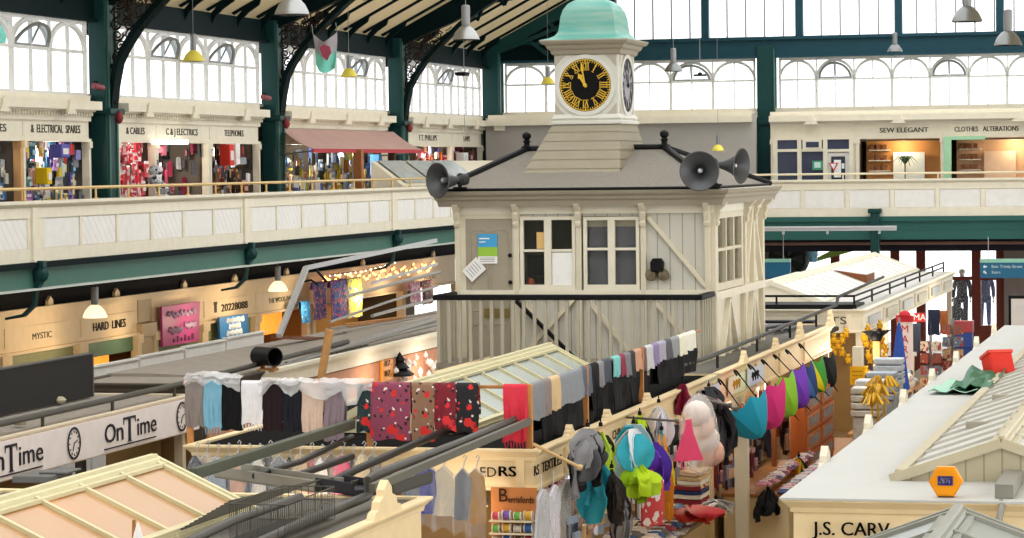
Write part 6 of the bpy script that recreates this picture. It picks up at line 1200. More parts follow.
# ================================================================== UPPER SHOPS (LEFT GALLERY)
XS = -21.5
BAYS = [(42.2, 51.0), (52.35, 60.9), (62.45, 71.0), (72.6, 80.8)]
def shopfront(name, lab, O, U, a, b, text, size=.2, div=True, zt=7.16, zb=6.82, tc=None, tw=None):
    U = V(U); O = V(O); N = U.cross(EZ); t = thing(name, lab, 'shop', tuple(O + U * (a + b) / 2 + EZ * 4.6))
    def slab(m, u0, u1, z0, z1, n0, n1, mi=0): m.prism([(u0, z0), (u1, z0), (u1, z1), (u0, z1)], O + N * n0, U, EZ, n1 - n0, mi)
    mb = MB(); slab(mb, a, b, zb, zt, -.1, .0); slab(mb, a, b, zb - .06, zb, -.12, .06); slab(mb, a + .1, b - .1, zb + .04, zt - .05, 0, .012); obj('fascia', mb, CREAM, t)
    mb = MB(); slab(mb, a, b, zt, zt + .1, -.1, .06); slab(mb, a, b, zt + .1, 7.34, -.1, .1); slab(mb, a, b, 7.34, 7.37, -.1, .16)
    u = a + .06
    while u < b - .05: slab(mb, u, u + .06, zt + .1, zt + .17, .1, .14); u += .13
    obj('dentil_cornice', mb, CREAM, t, smooth=False)
    mb = MB(); slab(mb, a, b, 7.37, 7.54, -.1, .3); slab(mb, a, b, 7.54, 7.66, -.1, .05); obj('head_beam', mb, CREAM, t); 
    for q in range(max(1, int((b - a) / 2.4))):
        uu = a + (b - a) * (q + .5) / max(1, int((b - a) / 2.4)); mb = MB(); mb.prism([(uu - .22, 7.28), (uu + .22, 7.28), (uu + .1, 7.42), (uu + .08, 7.52), (uu, 7.56), (uu - .08, 7.52), (uu - .1, 7.42)], O + N * .3, U, EZ, .05); obj('crest', mb, CREAM, t)
    if text: mb = MB(); lettering(mb, text, size, O + U * (tc if tc is not None else (a + b) / 2) + N * .016 + EZ * (zb + zt) / 2, U, EZ, width=tw or min((b - a) * .72, size * len(text) * .62), bold=.006); obj('lettering', mb, M('5d5548', .6, name='sign_letter'), t)
    for u in ([a + .06, b - .06] if div else [a + .1]): mb = MB(); slab(mb, u - .05, u + .05, 4.6, zb, -.1, .05); slab(mb, u - .07, u + .07, zb - .18, zb - .05, -.1, .08); obj('pilaster', mb, M('d9a873', .55, name='tan_pilaster') if 'frame edge' in lab else CREAM, t)
    mb = MB(); slab(mb, a, b, 4.6, 6.8, -1.7, -1.66); slab(mb, a, b, 6.78, 6.82, -1.7, -.1); slab(mb, a + .02, a + .05, 4.6, 6.77, -1.65, -.12); slab(mb, b - .05, b - .02, 4.6, 6.77, -1.65, -.12); obj('shop_lining', mb, SHOPDK, t)
    mb = MB(); slab(mb, a + .2, b - .2, 4.6, 5.4, -.5, -.1); slab(mb, a + .2, b - .2, 5.4, 5.44, -.6, -.06)
    obj('counter', mb, BROWN, t)
    return t
O_ = (XS, 0, 0)
shopfront('market_shop', 'upper shop front cut by the left frame edge, left of ELECTRICAL SPARES', O_, EY, 42.2, 47.8, 'ELECTRICAL  SPARES', .2, tc=45.65, tw=3.0)
o = [x for x in bpy.data.objects if x.name.startswith('lettering')][-1]
shopfront('market_shop', 'upper shop front lettered ELECTRICAL SPARES, left of the green column', O_, EY, 47.8, 51.0, '&  ELECTRICAL  SPARES', .22, True)
shopfront('market_shop', 'upper shop front lettered CABLES, right of the green column', O_, EY, 52.35, 54.45, '& CABLES', .2)
shopfront('market_shop', 'upper shop front lettered C & J ELECTRICS', O_, EY, 54.45, 57.6, 'C & J ELECTRICS', .2)
shopfront('market_shop', 'upper shop front lettered TELEPHONES', O_, EY, 57.6, 60.9, 'TELEPHONES', .2)
AW = shopfront('market_shop', 'upper shop front under the faded red awning', O_, EY, 62.45, 71.0, '', .2)
shopfront('market_shop', 'upper shop front with small lettering right of the awning, nearer one', O_, EY, 72.6, 77.4, 'F.T. PHILLIPS', .22)
shopfront('market_shop', 'upper shop front in the far corner beyond the awning', O_, EY, 77.4, 80.8, 'LAMPS', .22)
t = thing('awning', 'faded dusty red canvas awning over the left gallery', 'awning', (XS, 66, 7.0)); A = at(276, 131, X=XS + .1); 
mb = MB(); P = []
for i in range(13):
    u_ = i / 12; P.append([V((XS + .12 + 1.25 * v, 62.1 + 9.2 * u_ + v * (-1.3 - .3 * u_), 7.13 - .5 * v - .05 * math.sin(PI * v) - (.02 if i % 4 == 2 else 0) * v)) for v in [k / 6 for k in range(7)]])
mb.sheet(P, .015); obj('canvas', mb, M('c9a8a0', .85, var=.12, scale=1.2, name='faded_red_canvas'), t); mb = MB(); mb.box(XS + 1.35, 60.75, 6.55, XS + 1.39, 69.7, 6.64); obj('front_valance', mb, M('b04048', .7), t); mb = MB()
for y in (61.0, 69.5): mb.tube([(XS + .1, y + .8, 6.5), (XS + 1.36, y, 6.6)], .02, 6); 
obj('awning_arm', mb, GREYM, t)
mb = MB(); mb.box(-20.2, 64.0, 4.6, -20.0, 64.2, 6.62); tag(obj('awning_post', mb, M('a0683f', .6)), 'brown post under the left part of the awning', 'post'); mb = MB(); mb.box(-20.3, 67.3, 4.6, -20.16, 67.44, 6.62); tag(obj('awning_post', mb, M('4a3428', .6)), 'dark brown post under the middle of the awning', 'post')
# goods: a few kinds of pack, copied
pk = {}
def packproto(c, c2, w, h, d=.05):
    r = thing('hanging_packet', 'x', 'packet'); mb = MB(); P = [[V((w * u / 2, d * (1 - u * u) ** .5 * (1 - v * v) ** .5 * s, h * v / 2)) for v in (-1, -.7, -.3, 0, .3, .7, 1)] for s in (1,) for u in (-1, -.7, -.3, .3, .7, 1)]
    mb.sheet(P, .02); obj('pouch', mb, M(c, .4, var=.25, scale=14), r); mb = MB(); mb.box(-w / 2, -.012, h * .36, w / 2, .012, h * .56); mb.box(-w * .3, -d - .01, -h * .2, w * .3, -d * .6, h * .12); obj('header_card', mb, M(c2, .5), r); return Proto(r)
STUFF = MB(); STM = []
def goods(shop, a, b, z0, z1, n, cols, seed, depth=(.0, .4), O=O_, U=EY, sc=(.5, .9), extra=0):
    rr = random.Random(seed); U = V(U); N = U.cross(EZ); rz = math.atan2(U.y, U.x)
    for k in range(int(extra * 1.9)):
        c, c2, nm = cols[rr.randrange(len(cols))]; col = c if rr.random() < .6 else c2
        if col not in STM: STM.append(col)
        p = V(O) + (U * rr.uniform(a, b) - N * rr.uniform(depth[0] + .1, depth[1] + .35) if k % 3 else U * (b + .12 - rr.uniform(0, .25)) - N * rr.uniform(.15, 1.4)) + EZ * rr.uniform(z0 - .1, z1 + .05); w = rr.uniform(.05, .12); h = rr.uniform(.06, .17); q = (U + N * rr.uniform(-.5, .5)).normalized(); ti = rr.uniform(-.2, .2)
        STUFF.prism([(-w, -h), (w, -h + ti * w), (w * .9, h), (-w * .3, h * 1.15), (-w * .9, h)], p, q, EZ, rr.uniform(.02, .06), STM.index(col))
    nx = max(1, int(math.sqrt(n * (b - a) / (z1 - z0)))); nz = -(-n // nx)
    for k in range(n):
        c, c2, nm = cols[rr.randrange(len(cols))]
        if (c, c2) not in pk: pk[(c, c2)] = packproto(c, c2, .26, .36)
        u = a + (b - a) * (k % nx + .5 + rr.uniform(-.25, .25)) / nx; z = z0 + (z1 - z0) * (k // nx + .5 + rr.uniform(-.2, .2)) / nz
        p = V(O) + U * u - N * rr.uniform(*depth) + EZ * z
        pk[(c, c2)].put(tuple(p), rz + rr.uniform(-.3, .3), '%s packet hanging in the %s' % (nm, shop), 'packets in the ' + shop, rr.uniform(*sc))
MIX = [('8a8c94', '5a5c64', 'silver grey'), ('d8b83a', 'e8d89a', 'yellow'), ('4a4a8a', '8a8ac0', 'violet'), ('b8383c', 'e8c0b8', 'red'), ('3a6a8a', '9ac0d0', 'blue'), ('c9c6c0', '8a8a8a', 'pale grey'), ('2a2c30', '70747a', 'black'), ('c08ac0', 'e8d0e8', 'mauve'), ('6a8a90', 'b9d0d0', 'teal grey')]
goods('upper shop at the left frame edge', 45.0, 47.6, 5.2, 6.75, 18, [('c9d2d8', '4a7ab0', 'pale blue'), ('e2ddd0', 'b8b4a8', 'cream'), ('2f4f8a', 'c9d0e0', 'navy')], 1, extra=60)
goods('electrical spares shop', 48.1, 50.9, 5.15, 6.75, 40, MIX, 2, extra=150)
goods('cables shop', 52.7, 54.2, 5.1, 6.75, 38, [('d8505c', 'f0e4e0', 'red and white'), ('e8d8d8', 'c83848', 'white and red'), ('b02c3c', 'e0a0a0', 'crimson')], 3, (.0, .2), extra=60)
goods('C & J shop', 54.8, 57.3, 5.2, 6.7, 16, [('8a2c44', 'b06070', 'maroon'), ('26262a', '4a4a50', 'black'), ('9a9aa0', 'd0d0d4', 'grey')], 4, (.4, 1.0), extra=60)
goods('telephones shop', 57.9, 60.6, 5.2, 6.6, 24, [('2c2c32', '6a6a70', 'black'), ('8a3a34', 'd0a090', 'brick red'), ('9aa0a8', 'e0e0e4', 'grey'), ('6a4a2c', 'b08a60', 'brown')], 5, extra=90)
goods('shop under the awning', 62.8, 70.8, 5.1, 6.5, 60, [('e8e6e6', '9ab0d0', 'white'), ('4a6ab0', 'c0d0f0', 'blue'), ('c9b84a', 'f0e8b0', 'yellow'), ('3a3c34', '80806a', 'dark'), ('8ab0d8', 'e0ecf8', 'sky blue'), ('c07a3c', 'e0c0a0', 'orange brown')], 6, (-.4, .6), extra=230)
goods('far corner upper shops', 73.0, 80.4, 5.6, 6.7, 26, [('c0582c', 'e0a080', 'orange'), ('2c3c7a', '8a9ad0', 'navy'), ('b0303c', 'e09a9a', 'red'), ('6a3c2c', 'a0806a', 'brown')], 7, extra=110)
for i, (px, py, c, w, h, lab) in enumerate(((228, 155, 'd83c30', .55, .75, 'red box with a pale face on the telephones shop shelf'), (234, 154, 'f0ecec', .5, .75, 'white box beside the red box on the telephones shop shelf'), (45, 176, 'e8c020', .4, .5, 'yellow box in the electrical spares shop, lower left of the display'), (61, 151, '5a5ab0', .7, .4, 'violet box high in the electrical spares shop'), (377, 165, '4a90d0', .5, .9, 'blue and white box stack under the right part of the awning'), (463, 158, 'f0f0f0', .8, .5, 'white box in the far corner upper shop'))):
    p = at(px, py, X=XS + .15); t = thing('carton', lab, 'box', p); mb = MB(); w *= .55; h *= .62; mb.box(p.x - .15, p.y - w / 2, p.z - h / 2, p.x + .1, p.y + w / 2, p.z + h / 2); obj('carton_body', mb, M(c, .5), t, bevel=.015); mb = MB(); mb.box(p.x + .1, p.y - w * .35, p.z - h * .25, p.x + .108, p.y + w * .3, p.z + h * .2); obj('carton_label', mb, M('e6e2dc', .5), t)
mb = MB(); p = at(171, 142, X=XS + .1); mb.box(p.x - .04, p.y - 1.0, p.z - .05, p.x + .04, p.y + .9, p.z + .05); tag(obj('tube_light', mb, glow('fff8ee', 2.0)), 'white tube light at the top of the C & J shop', 'light')
p = at(158, 170, X=-20.9); t = thing('umbrella_stand', 'black and white goods stand outside the C & J shop', 'stand', (p.x, p.y, 4.6)); mb = MB()
for k in range(7): blob(mb, (p.x + R.uniform(-.1, .1), p.y + R.uniform(-.15, .2), 5.1 + .18 * k), .15, 8, 1, 1, .8, k, .2)
obj('goods', mb, floral('d8d8dc', '2a2a2e', '3a4a6a', '26262a'), t); mb = MB(); mb.tube([(p.x, p.y, 4.6), (p.x, p.y, 6.4)], .02, 6); obj('stem', mb, GREYM, t)
t = thing('display_case', 'tilted glass topped display case behind the left loudspeaker', 'display case', (XG - .6, 72, 5.3)); A = at(398, 166, X=-19.6); mb = MB(); mb.prism([(-20.2, 5.2), (-19.4, 5.2), (-19.4, 5.75), (-20.2, 6.35)], (0, 77.5, 0), EX, EZ, 77.5 - A.y + .3); obj('case', mb, CREAM, t); mb = MB(); 
for k in range(3): ya = A.y + .1 + 2.4 * k; mb.add([(-19.42, ya, 5.82), (-19.42, ya + 2.1, 5.82), (-20.15, ya + 2.1, 6.36), (-20.15, ya, 6.36)], [(0, 1, 2, 3)])
obj('glass_top', mb, M('b3bcbc', .3, var=.5, scale=5), t)
# ---- far gallery shops
OF = (0, 80.5, 0)
shopfront('market_shop', 'far upper shop front with glazed door left of the sewing shop', OF, EX, -12.75, -10.3, '', .2, zt=7.25, zb=6.9)
shopfront('market_shop', 'far upper shop front lettered SEW ELEGANT', OF, EX, -10.3, -7.75, 'SEW ELEGANT', .2, zt=7.25, zb=6.9, tc=at(904, 131, Y=80.5).x, tw=1.38)
shopfront('market_shop', 'far upper shop front lettered CLOTHES ALTERATIONS', OF, EX, -7.75, -3.5, 'CLOTHES   ALTERATIONS', .2, zt=7.25, zb=6.9, tc=at(986.5, 128, Y=80.5).x, tw=1.8)
t = thing('shop_window', 'cream framed far shop window and door with navy panes', 'shop window', (-11.5, 80.4, 4.6)); mb = MB()
for x in (-12.6, -11.9, -11.15, -10.4): mb.box(x - .06, 80.38, 4.6, x + .06, 80.46, 6.9)
mb.box(-12.6, 80.38, 6.5, -11.15, 80.46, 6.58); mb.box(-11.15, 80.38, 6.48, -10.4, 80.46, 6.56); mb.box(-11.8, 80.36, 6.55, -11.25, 80.46, 6.84); mb.box(-12.6, 80.38, 6.84, -10.4, 80.46, 6.9); obj('frame', mb, CREAM, t)
mb = MB(); mb.box(-12.6, 80.47, 4.6, -11.15, 80.49, 6.86); mb.box(-11.7, 80.35, 6.62, -11.33, 80.36, 6.78); mb.box(-11.1, 80.45, 6.56, -10.45, 80.46, 6.86); obj('navy_pane', mb, M('3a3f56', .15, var=.3, scale=2), t)
mb = MB(); mb.box(-11.1, 80.42, 4.6, -10.46, 80.46, 6.46); d_ = obj('door_leaf', mb, M('d8d6ce', .5), t); mb = MB(); mb.box(-10.98, 80.4, 5.4, -10.58, 80.42, 6.35); obj('door_pane', mb, M('2f3644', .2), d_); mb = MB(); mb.box(-10.9, 80.38, 5.75, -10.7, 80.4, 6.25); mb.box(-10.68, 80.38, 6.0, -10.6, 80.4, 6.15); obj('door_notice', mb, WHITE, d_)
p = at(833.5, 167, Y=80.36); t = thing('warning_sign', 'small triangular red and white sign on the far shop door', 'sign', p); mb = MB(); mb.prism([(-.14, .12), (.14, .12), (0, -.12)], p, EX, EZ, .01); obj('border', mb, REDC, t); mb = MB(); mb.prism([(-.09, .095), (.09, .095), (0, -.06)], p - EY * .012, EX, EZ, .006); obj('field', mb, WHITE, t)
p = at(818, 165, Y=80.4); mb = MB(); mb.box(p.x - .16, 80.37, p.z - .14, p.x + .14, 80.39, p.z + .12); mb.box(p.x - .1, 80.36, p.z - .08, p.x + .08, 80.37, p.z + .08, 1); tag(obj('exit_sign', mb, [M('4aa080', .4), M('cfe8e0', .4)]), 'small green sign in the far shop window left of the door', 'sign')
for x0, x1, lab in ((-10.1, -7.9, 'orange wood lined interior with shelves in the SEW ELEGANT shop'), (-7.5, -3.6, 'warm pink and orange lined interior of the alterations shop')):
    t = thing('shop_interior', lab, 'shop interior', ((x0 + x1) / 2, 81.2, 4.6)); mb = MB(); mb.box(x0, 81.5, 4.6, x1, 81.6, 6.9); obj('back_panel', mb, M('d89a5a' if x0 < -8 else 'e0b48a', .6, var=.3, scale=2), t)
    mb = MB()
    for z in (5.9, 6.2, 6.5): mb.box(x0 + .1, 81.2, z, x0 + .7, 81.5, z + .03)
    obj('shelf', mb, CREAM, t); mb = MB()
    for k in range(9): mb = MB(); mb.box(x0 + .14 + .18 * (k % 3), 81.22, 5.93 + .3 * (k // 3), x0 + .25 + .18 * (k % 3), 81.4, 6.08 + .3 * (k // 3)); obj('stock_item', mb, M('8a5a3c', .6, var=.5, scale=8), t)
    mb = MB(); mb.box(x0 + .8, 81.3, 5.3, x0 + 1.7, 81.36, 6.45); obj('white_panel', mb, M('e4ece6', .4) if x0 < -8 else M('e9c8a8', .5), t)
mb = MB(); mb.box(-7.72, 80.36, 6.78, -6.6, 80.44, 6.88); mb.box(-7.75, 80.36, 4.6, -7.55, 80.44, 6.88); tag(obj('green_frame', mb, M('a8d8b0', .5)), 'pale green frame strip between the two lettered far shops', 'frame')
t = thing('potted_plant', 'spiky leafed plant in the SEW ELEGANT shop window', 'plant', at(905, 172, Y=80.9)); c = at(905, 164, Y=80.9); mb = MB(); 
for k in range(16): a_ = 2 * PI * k / 16; e = R.uniform(.2, .38); mb.tube([c, c + V((e * .5 * math.cos(a_), .3 * e * math.sin(a_), .22)), c + V((e * math.cos(a_), .5 * e * math.sin(a_), R.uniform(-.1, .2)))], [.02, .022, .004], 5)
obj('leaves', mb, M('4a6a48', .6), t); mb = MB(); mb.tube([c - EZ * .5, c], .02, 6); obj('stem', mb, M('5a4a38', .7), t); mb = MB(); mb.lathe([(.1, 0), (.14, .25), (.15, .26), (.13, .26)], c - EZ * .75, 12); obj('pot', mb, M('b06a48', .7), t)
mb = MB(); mb.tube([(-12.7, 81.9, 6.72), (-13.6, 80.4, 6.72)], .02, 6)
# ================================================================== LOWER SHOPS (UNDER THE LEFT GALLERY)
XB = -22.0; PEACH = M('d8bf98', .6, name='lower_fascia_paint')
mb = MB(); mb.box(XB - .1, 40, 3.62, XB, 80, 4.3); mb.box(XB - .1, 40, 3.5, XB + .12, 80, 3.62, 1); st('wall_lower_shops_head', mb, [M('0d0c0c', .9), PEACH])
low = [(44.4, 47.9, '', 'lower shop front at the left frame edge'), (47.9, 51.5, 'MYSTIC', 'lower shop front lettered MYSTIC, behind the black sign panel'), (51.5, 54.6, 'HARD  LINES', 'lower shop front lettered HARD LINES with green shutter'), (55.4, 58.4, '', 'lower shop front carrying the pink poster'), (58.4, 61.85, '20228088', 'lower shop front with a telephone number on its fascia'), (61.85, 65.7, 'THE WOOL-PACK', 'lower shop front lettered THE WOOL-PACK'), (66.0, 73.9, '', 'lower shop front hung with fairy lights and banners'), (73.9, 79.5, 'WOOLS', 'lower shop front nearest the kiosk with pale lettering')]
for i, (a, b, tx, lab) in enumerate(low):
    t = thing('market_shop', lab, 'shop', (XB, (a + b) / 2, 0)); mb = MB(); mb.box(XB - .1, a, 2.8, XB, b, 3.56); mb.box(XB, a + .12, 2.9, XB + .015, b - .12, 3.27); mb.box(XB - .1, a, 2.76, XB + .07, b, 2.82); mb.box(XB, a, 3.5, XB + .1, b, 3.56); obj('fascia', mb, PEACH, t)
    if tx: mb = MB(); lettering(mb, tx, .24 if i in (2, 4) else .17, (XB + .022, (a + b) / 2 + (.35 if i == 4 else 0), 3.05), EY, EZ, bold=.012 if i in (2, 4) else 0, width={2: 1.7, 4: 1.75, 5: 1.9, 1: .9, 7: 1.2}[i]); obj('lettering', mb, M('35302a', .6), t)
    if i == 4:
        mb = MB(); mb.box(XB + .018, a + .75, 2.98, XB + .024, a + .9, 3.18); mb.box(XB + .018, a + .72, 3.16, XB + .024, a + .93, 3.22); obj('telephone_symbol', mb, M('35302a', .6), t)
    for y in (a + .08, b - .08): mb = MB(); mb.box(XB - .08, y - .1, 0, XB + .08, y + .1, 2.8); mb.box(XB - .08, y - .13, 2.6, XB + .12, y + .13, 2.78); obj('pilaster', mb, PEACH, t)
    mb = MB(); mb.prism([(-.2, 0), (.2, 0), (.13, .06), (.12, .15), (0, .24), (-.12, .15), (-.13, .06)], (XB + .02, (a + b) / 2 + .3, 3.56), EY, EZ, .06); obj('crest', mb, PEACH, t)
    mb = MB(); mb.box(XB - 1.3, a, 0, XB - 1.25, b, 2.98); mb.box(XB - 1.3, a, 0, XB - .1, a + .05, 2.8); obj('shop_lining', mb, M('c08a4a' if i in (3, 5, 6) else '5a4a34', .8), t)
    if i in (1, 2, 3, 4):
        z = {1: 2.2, 2: 2.45, 3: 2.3, 4: 2.2}[i]; mb = MB(); n = 14
        for k in range(n): zz = 2.78 - (2.78 - z) * k / n; mb.box(XB - .04 - .01 * (k % 2), a + .2, zz - (2.78 - z) / n, XB - .02 - .01 * (k % 2), b - .2, zz)
        obj('roller_shutter', mb, M('5f7a5a' if i == 2 else '8a8a5f', .5), t)
for i, (a, b, c) in enumerate(((54.62, 55.38, 'b09a78'),)):
    mb = MB(); mb.box(XB - .1, a, 0, XB + .06, b, 2.86); mb.box(XB - .12, a - .05, 2.7, XB + .12, b + .05, 3.0); mb.box(XB - .1, a, 3.0, XB + .02, b, 3.56); tag(obj('shop_pillar', mb, M(c, .6), bevel=.02), 'broad tan pillar between the HARD LINES shop and the pink poster', 'pillar')
t = thing('poster_board', 'pink tilted poster board with grey script on the lower shop front', 'poster', (-21.8, 56.7, 2.45)); mb = MB(); mb.prism([(55.6, 2.45), (57.75, 2.44), (57.85, 3.3), (55.58, 3.3)], (-21.88, 0, 0), EY, EZ, .05); obj('board', mb, M('a83474', .5), t); mb = MB()
lettering(mb, 'Grandma', .36, (-21.82, 56.7, 3.08), EY, EZ, width=1.7) if False else None
for z, y0_, y1_ in ((3.1, 55.85, 57.5), (2.76, 55.95, 56.7), (2.82, 56.85, 57.5)):
    mb.tube([(-21.82, y0_ + (y1_ - y0_) * k / 22, z + .05 * math.sin(k * 1.9) + .02 * math.sin(k * .7)) for k in range(23)], .035, 5)
obj('script', mb, M('b09ab0', .5), t); mb = MB()
for k in range(6): mb.box(-21.825, 56.2 + .22 * k, 2.5, -21.815, 56.3 + .22 * k, 2.58 + .05 * (k % 2))
obj('small_motif', mb, M('5a1840', .5), t)
t = thing('poster_board', 'blue tilted poster board with white scrawled words below the telephone number', 'poster', (-21.8, 60, 2.36)); mb = MB(); mb.prism([(59.1, 2.36), (61.0, 2.34), (60.95, 2.86), (59.05, 2.88)], (-21.88, 0, 0), EY, EZ, .05); obj('board', mb, M('2f7ab8', .5), t); mb = MB(); 
for z, y0_, y1_ in ((2.77, 59.5, 60.65), (2.63, 59.65, 60.4), (2.49, 59.5, 60.5)): mb.tube([(-21.82, y0_ + (y1_ - y0_) * k / 26, z + (.045 if k % 2 else -.045) + .012 * math.sin(k * 2.3)) for k in range(27)], .02, 5)
obj('lettering', mb, WHITE, t)
p = at(184, 335, X=-21.7); 
for i, (y0_, y1_, z0, z1, c) in enumerate(((52.0, 54.0, 2.15, 2.42, 'f09030'), (55.7, 58.2, 2.28, 2.48, 'f8c860'), (62.4, 65.0, 2.2, 2.7, 'e88c30'))):
    mb = MB(); mb.box(XB - .5, y0_, z0, XB - .4, y1_, z1)
    for k in range(4): mb.box(XB - .4, y0_ + (y1_ - y0_) * k / 4, z0, XB - .36, y0_ + (y1_ - y0_) * k / 4 + .06, z1)
    tag(obj('lit_display', mb, glow(c, 1.2)), ['glowing orange display inside the HARD LINES shop', 'glowing yellow strip light below the pink poster', 'glowing orange display of wool inside THE WOOL-PACK shop'][i], 'lit display')
# fairy lights, banners
for i, (px, w, c, c2, yt, yb, lab) in enumerate(((318, 14, '4a3a6a', 'b04a6a', 284, 318, 'dark blue and red printed banner under the fairy lights, first from the left'), (337, 16, '2f4a9a', 'd8484c', 282, 318, 'blue and red figure printed banner under the fairy lights'), (353, 14, 'c8c040', '4a6ab8', 280, 316, 'yellow and blue printed banner under the fairy lights'), (304, 9, '2a7ab0', '1f5a8a', 303, 322, 'small bright blue pointed cloth under the fairy lights'), (414, 10, 'c88aa8', 'f0e0e8', 284, 304, 'pink printed panel right of the shop lit by fairy lights'), (426, 11, '2a2430', 'c83c48', 282, 303, 'black and red printed panel right of the pink one'))):
    a = at(px - w / 2, yt, X=-21.6); b = at(px + w / 2, yb, X=-21.6); o = obj('printed_banner', drape((-21.6, a.y, a.z), EY, EX, b.y - a.y, a.z - b.z, .15, 700 + i, rip=.03), floral(c, c2, 'e8e0d8', c)); tag(o, lab, 'banner')
t = thing('fairy_lights', 'string of warm fairy lights along the top of the lower shop', 'fairy lights', (-21.7, 70, 3.5)); mb = MB(); ypts = [66.0 + .17 * k for k in range(60)]; zf_ = lambda k: 3.42 + .1 * math.sin(k * 1.1) + .04 * math.sin(k * 2.7)
mb.tube([(-21.68, y, zf_(k)) for k, y in enumerate(ypts)], .008, 4); obj('cable', mb, DARK, t)
for k in range(0, 60): mb = MB(); blob(mb, (-21.66, ypts[k], zf_(k) - .04), .03, 6, 1, 1, 1.2, k, .02); obj('bulb', mb, glow('ff9a50', 6), t)
t = thing('fairy_lights', 'string of tiny white lights sloping down from the gallery bracket', 'fairy lights', (-20, 62, 3.8)); a = at(395, 262, X=-20.2); b = at(330, 275, X=-21); mb = MB(); mb.tube([a, a.lerp(b, .5) - EZ * .05, b], .008, 4); obj('cable', mb, DARK, t)
for k in range(14): mb = MB(); blob(mb, a.lerp(b, k / 13) - EZ * (.05 * math.sin(PI * k / 13) + .02), .018, 6); obj('bulb', mb, glow('fff0d8', 5), t)
# ================================================================== LAMPS
def highbay(lab, p, r, top, shade, kind, col):
    p = V(p); t = thing('pendant_lamp', lab, 'lamp', p)
    mb = MB(); mb.lathe([(r, 0), (r * 1.06, .01), (r * .98, r * .25), (r * .8, r * .62), (r * .5, r * .95), (r * .26, r * 1.1), (.02, r * 1.12), (.02, r * 1.08), (r * .24, r * 1.05), (r * .47, r * .9), (r * .76, r * .58), (r * .94, r * .22), (r, 0)], p, 28); obj('shade', mb, shade, t)
    mb = MB(); mb.lathe([(0, r * 1.08), (r * .3, r * 1.08), (r * .3, r * 1.2), (r * .33, r * 1.22), (r * .33, r * 2.6), (r * .2, r * 2.7), (0, r * 2.7)], p, 18); obj('gear_housing', mb, GREYM, t)
    mb = MB(); mb.tube([p + EZ * r * 2.7, (p.x, p.y, top)], .006, 6); obj('rod', mb, GREYM, t)
    mb = MB(); blob(mb, p + EZ * r * .42, r * .36, 12, 1, 1, 1.1, 1, 0); obj('bulb', mb, glow(col[0], col[1]), t)
ALU = M('9a9a98', .35, .7, name='spun_aluminium'); ALUD = M('7c7e7c', .35, .7, name='dull_aluminium'); YEL = M('f0e060', .4, name='yellow_glass')
for px, py, Y, r, sh, k, lab in ((292, 15, 40, .25, ALU, 'w', 'silver pendant lamp at the top edge, left of the hanging flag'), (466, 40, 52, .25, ALU, 'w', 'silver pendant lamp with grey housing left of the clock dome'), (967, 22, 44, .23, ALUD, 'd', 'dull grey pendant lamp at the top right, left one of the pair'), (1008, 45.5, 53, .25, ALUD, 'd', 'dull grey pendant lamp at the right frame edge'), (895, 52, 78, .2, ALUD, 'd', 'small dull pendant lamp against the far blue green beam'), (673.5, 71.5, 70, .22, ALUD, 'd', 'grey pendant lamp right of the clock dome')):
    p = at(px, py, Y=Y); highbay(lab, p, r, zr(p.x) - .1 if p.x < -8.9 else zr(-17.8 - p.x) - .1, sh, k, ('fff6e8', .6))
for px, py, Y, r, lab in ((193.5, 61.5, 56, .22, 'yellow pendant lamp before the clerestory windows beside the left column'), (349, 77, 64, .19, 'yellow pendant lamp right of the hanging mint flag'), (548, 84, 79, .19, 'yellow pendant lamp just left of the clock turret'), (718, 151, 79.5, .17, 'pale yellow pendant lamp in front of the grey wall')):
    p = at(px, py, Y=Y); highbay(lab, p, r, zr(p.x) - .1, YEL, 'y', ('ffe890', 1.0))
for px, py, X, r, lab in ((95, 317.5, -20.5, .22, 'lit white pendant lamp under the gallery by the HARD LINES lettering'), (278, 291, -20.5, .21, 'lit white pendant lamp under the gallery by THE WOOL-PACK lettering')):
    p = at(px, py, X=X); highbay(lab, p, r, 4.3, glow('ffe6c0', 1.1), 'w', ('ffe9c0', 4))
t = thing('floodlight', 'black floodlight hanging on a thin cable in the window beside the far corner', 'floodlight', at(462, 74, X=-20.6)); p = at(464, 74, X=-20.6); mb = MB(); mb.box(p.x - .2, p.y - .25, p.z - .05, p.x + .1, p.y + .25, p.z + .05); obj('body', mb, BLACK, t, bevel=.02); mb = MB(); mb.tube([p, p + EZ * 2.2], .012, 6); mb.tube([p, p - EZ * 1.6], .008, 6); obj('cable', mb, GREYM, t)
t = thing('hanging_sensor', 'small dark fitting on a thin rod in front of the far arched windows', 'fitting', at(700, 75, Y=75)); p = at(700, 75, Y=75); mb = MB(); mb.box(p.x - .17, p.y - .03, p.z - .03, p.x + .17, p.y + .03, p.z + .02); mb.lathe([(0, 0), (.06, .0), (.06, .05), (0, .08)], p, 10); obj('fitting', mb, BLACK, t); mb = MB(); mb.tube([p, p + EZ * 3], .01, 6); obj('rod', mb, GREYM, t)
for i, (px, py) in enumerate(((97, 86), (265, 97))):
    p = at(px, py, X=-21.1); t = thing('wall_camera', ['small red and grey camera on the column beside the electrical spares shop', 'small red and grey camera on the column left of the awning'][i], 'camera', p); mb = MB(); mb.cyl(p - V((0, .16, 0)), p + V((.05, .16, -.03)), .06, 12); obj('barrel', mb, M('8a4a50', .4), t); mb = MB(); mb.box(p.x - .1, p.y + .05, p.z - .03, p.x, p.y + .12, p.z + .1); obj('mount', mb, BLACK, t)
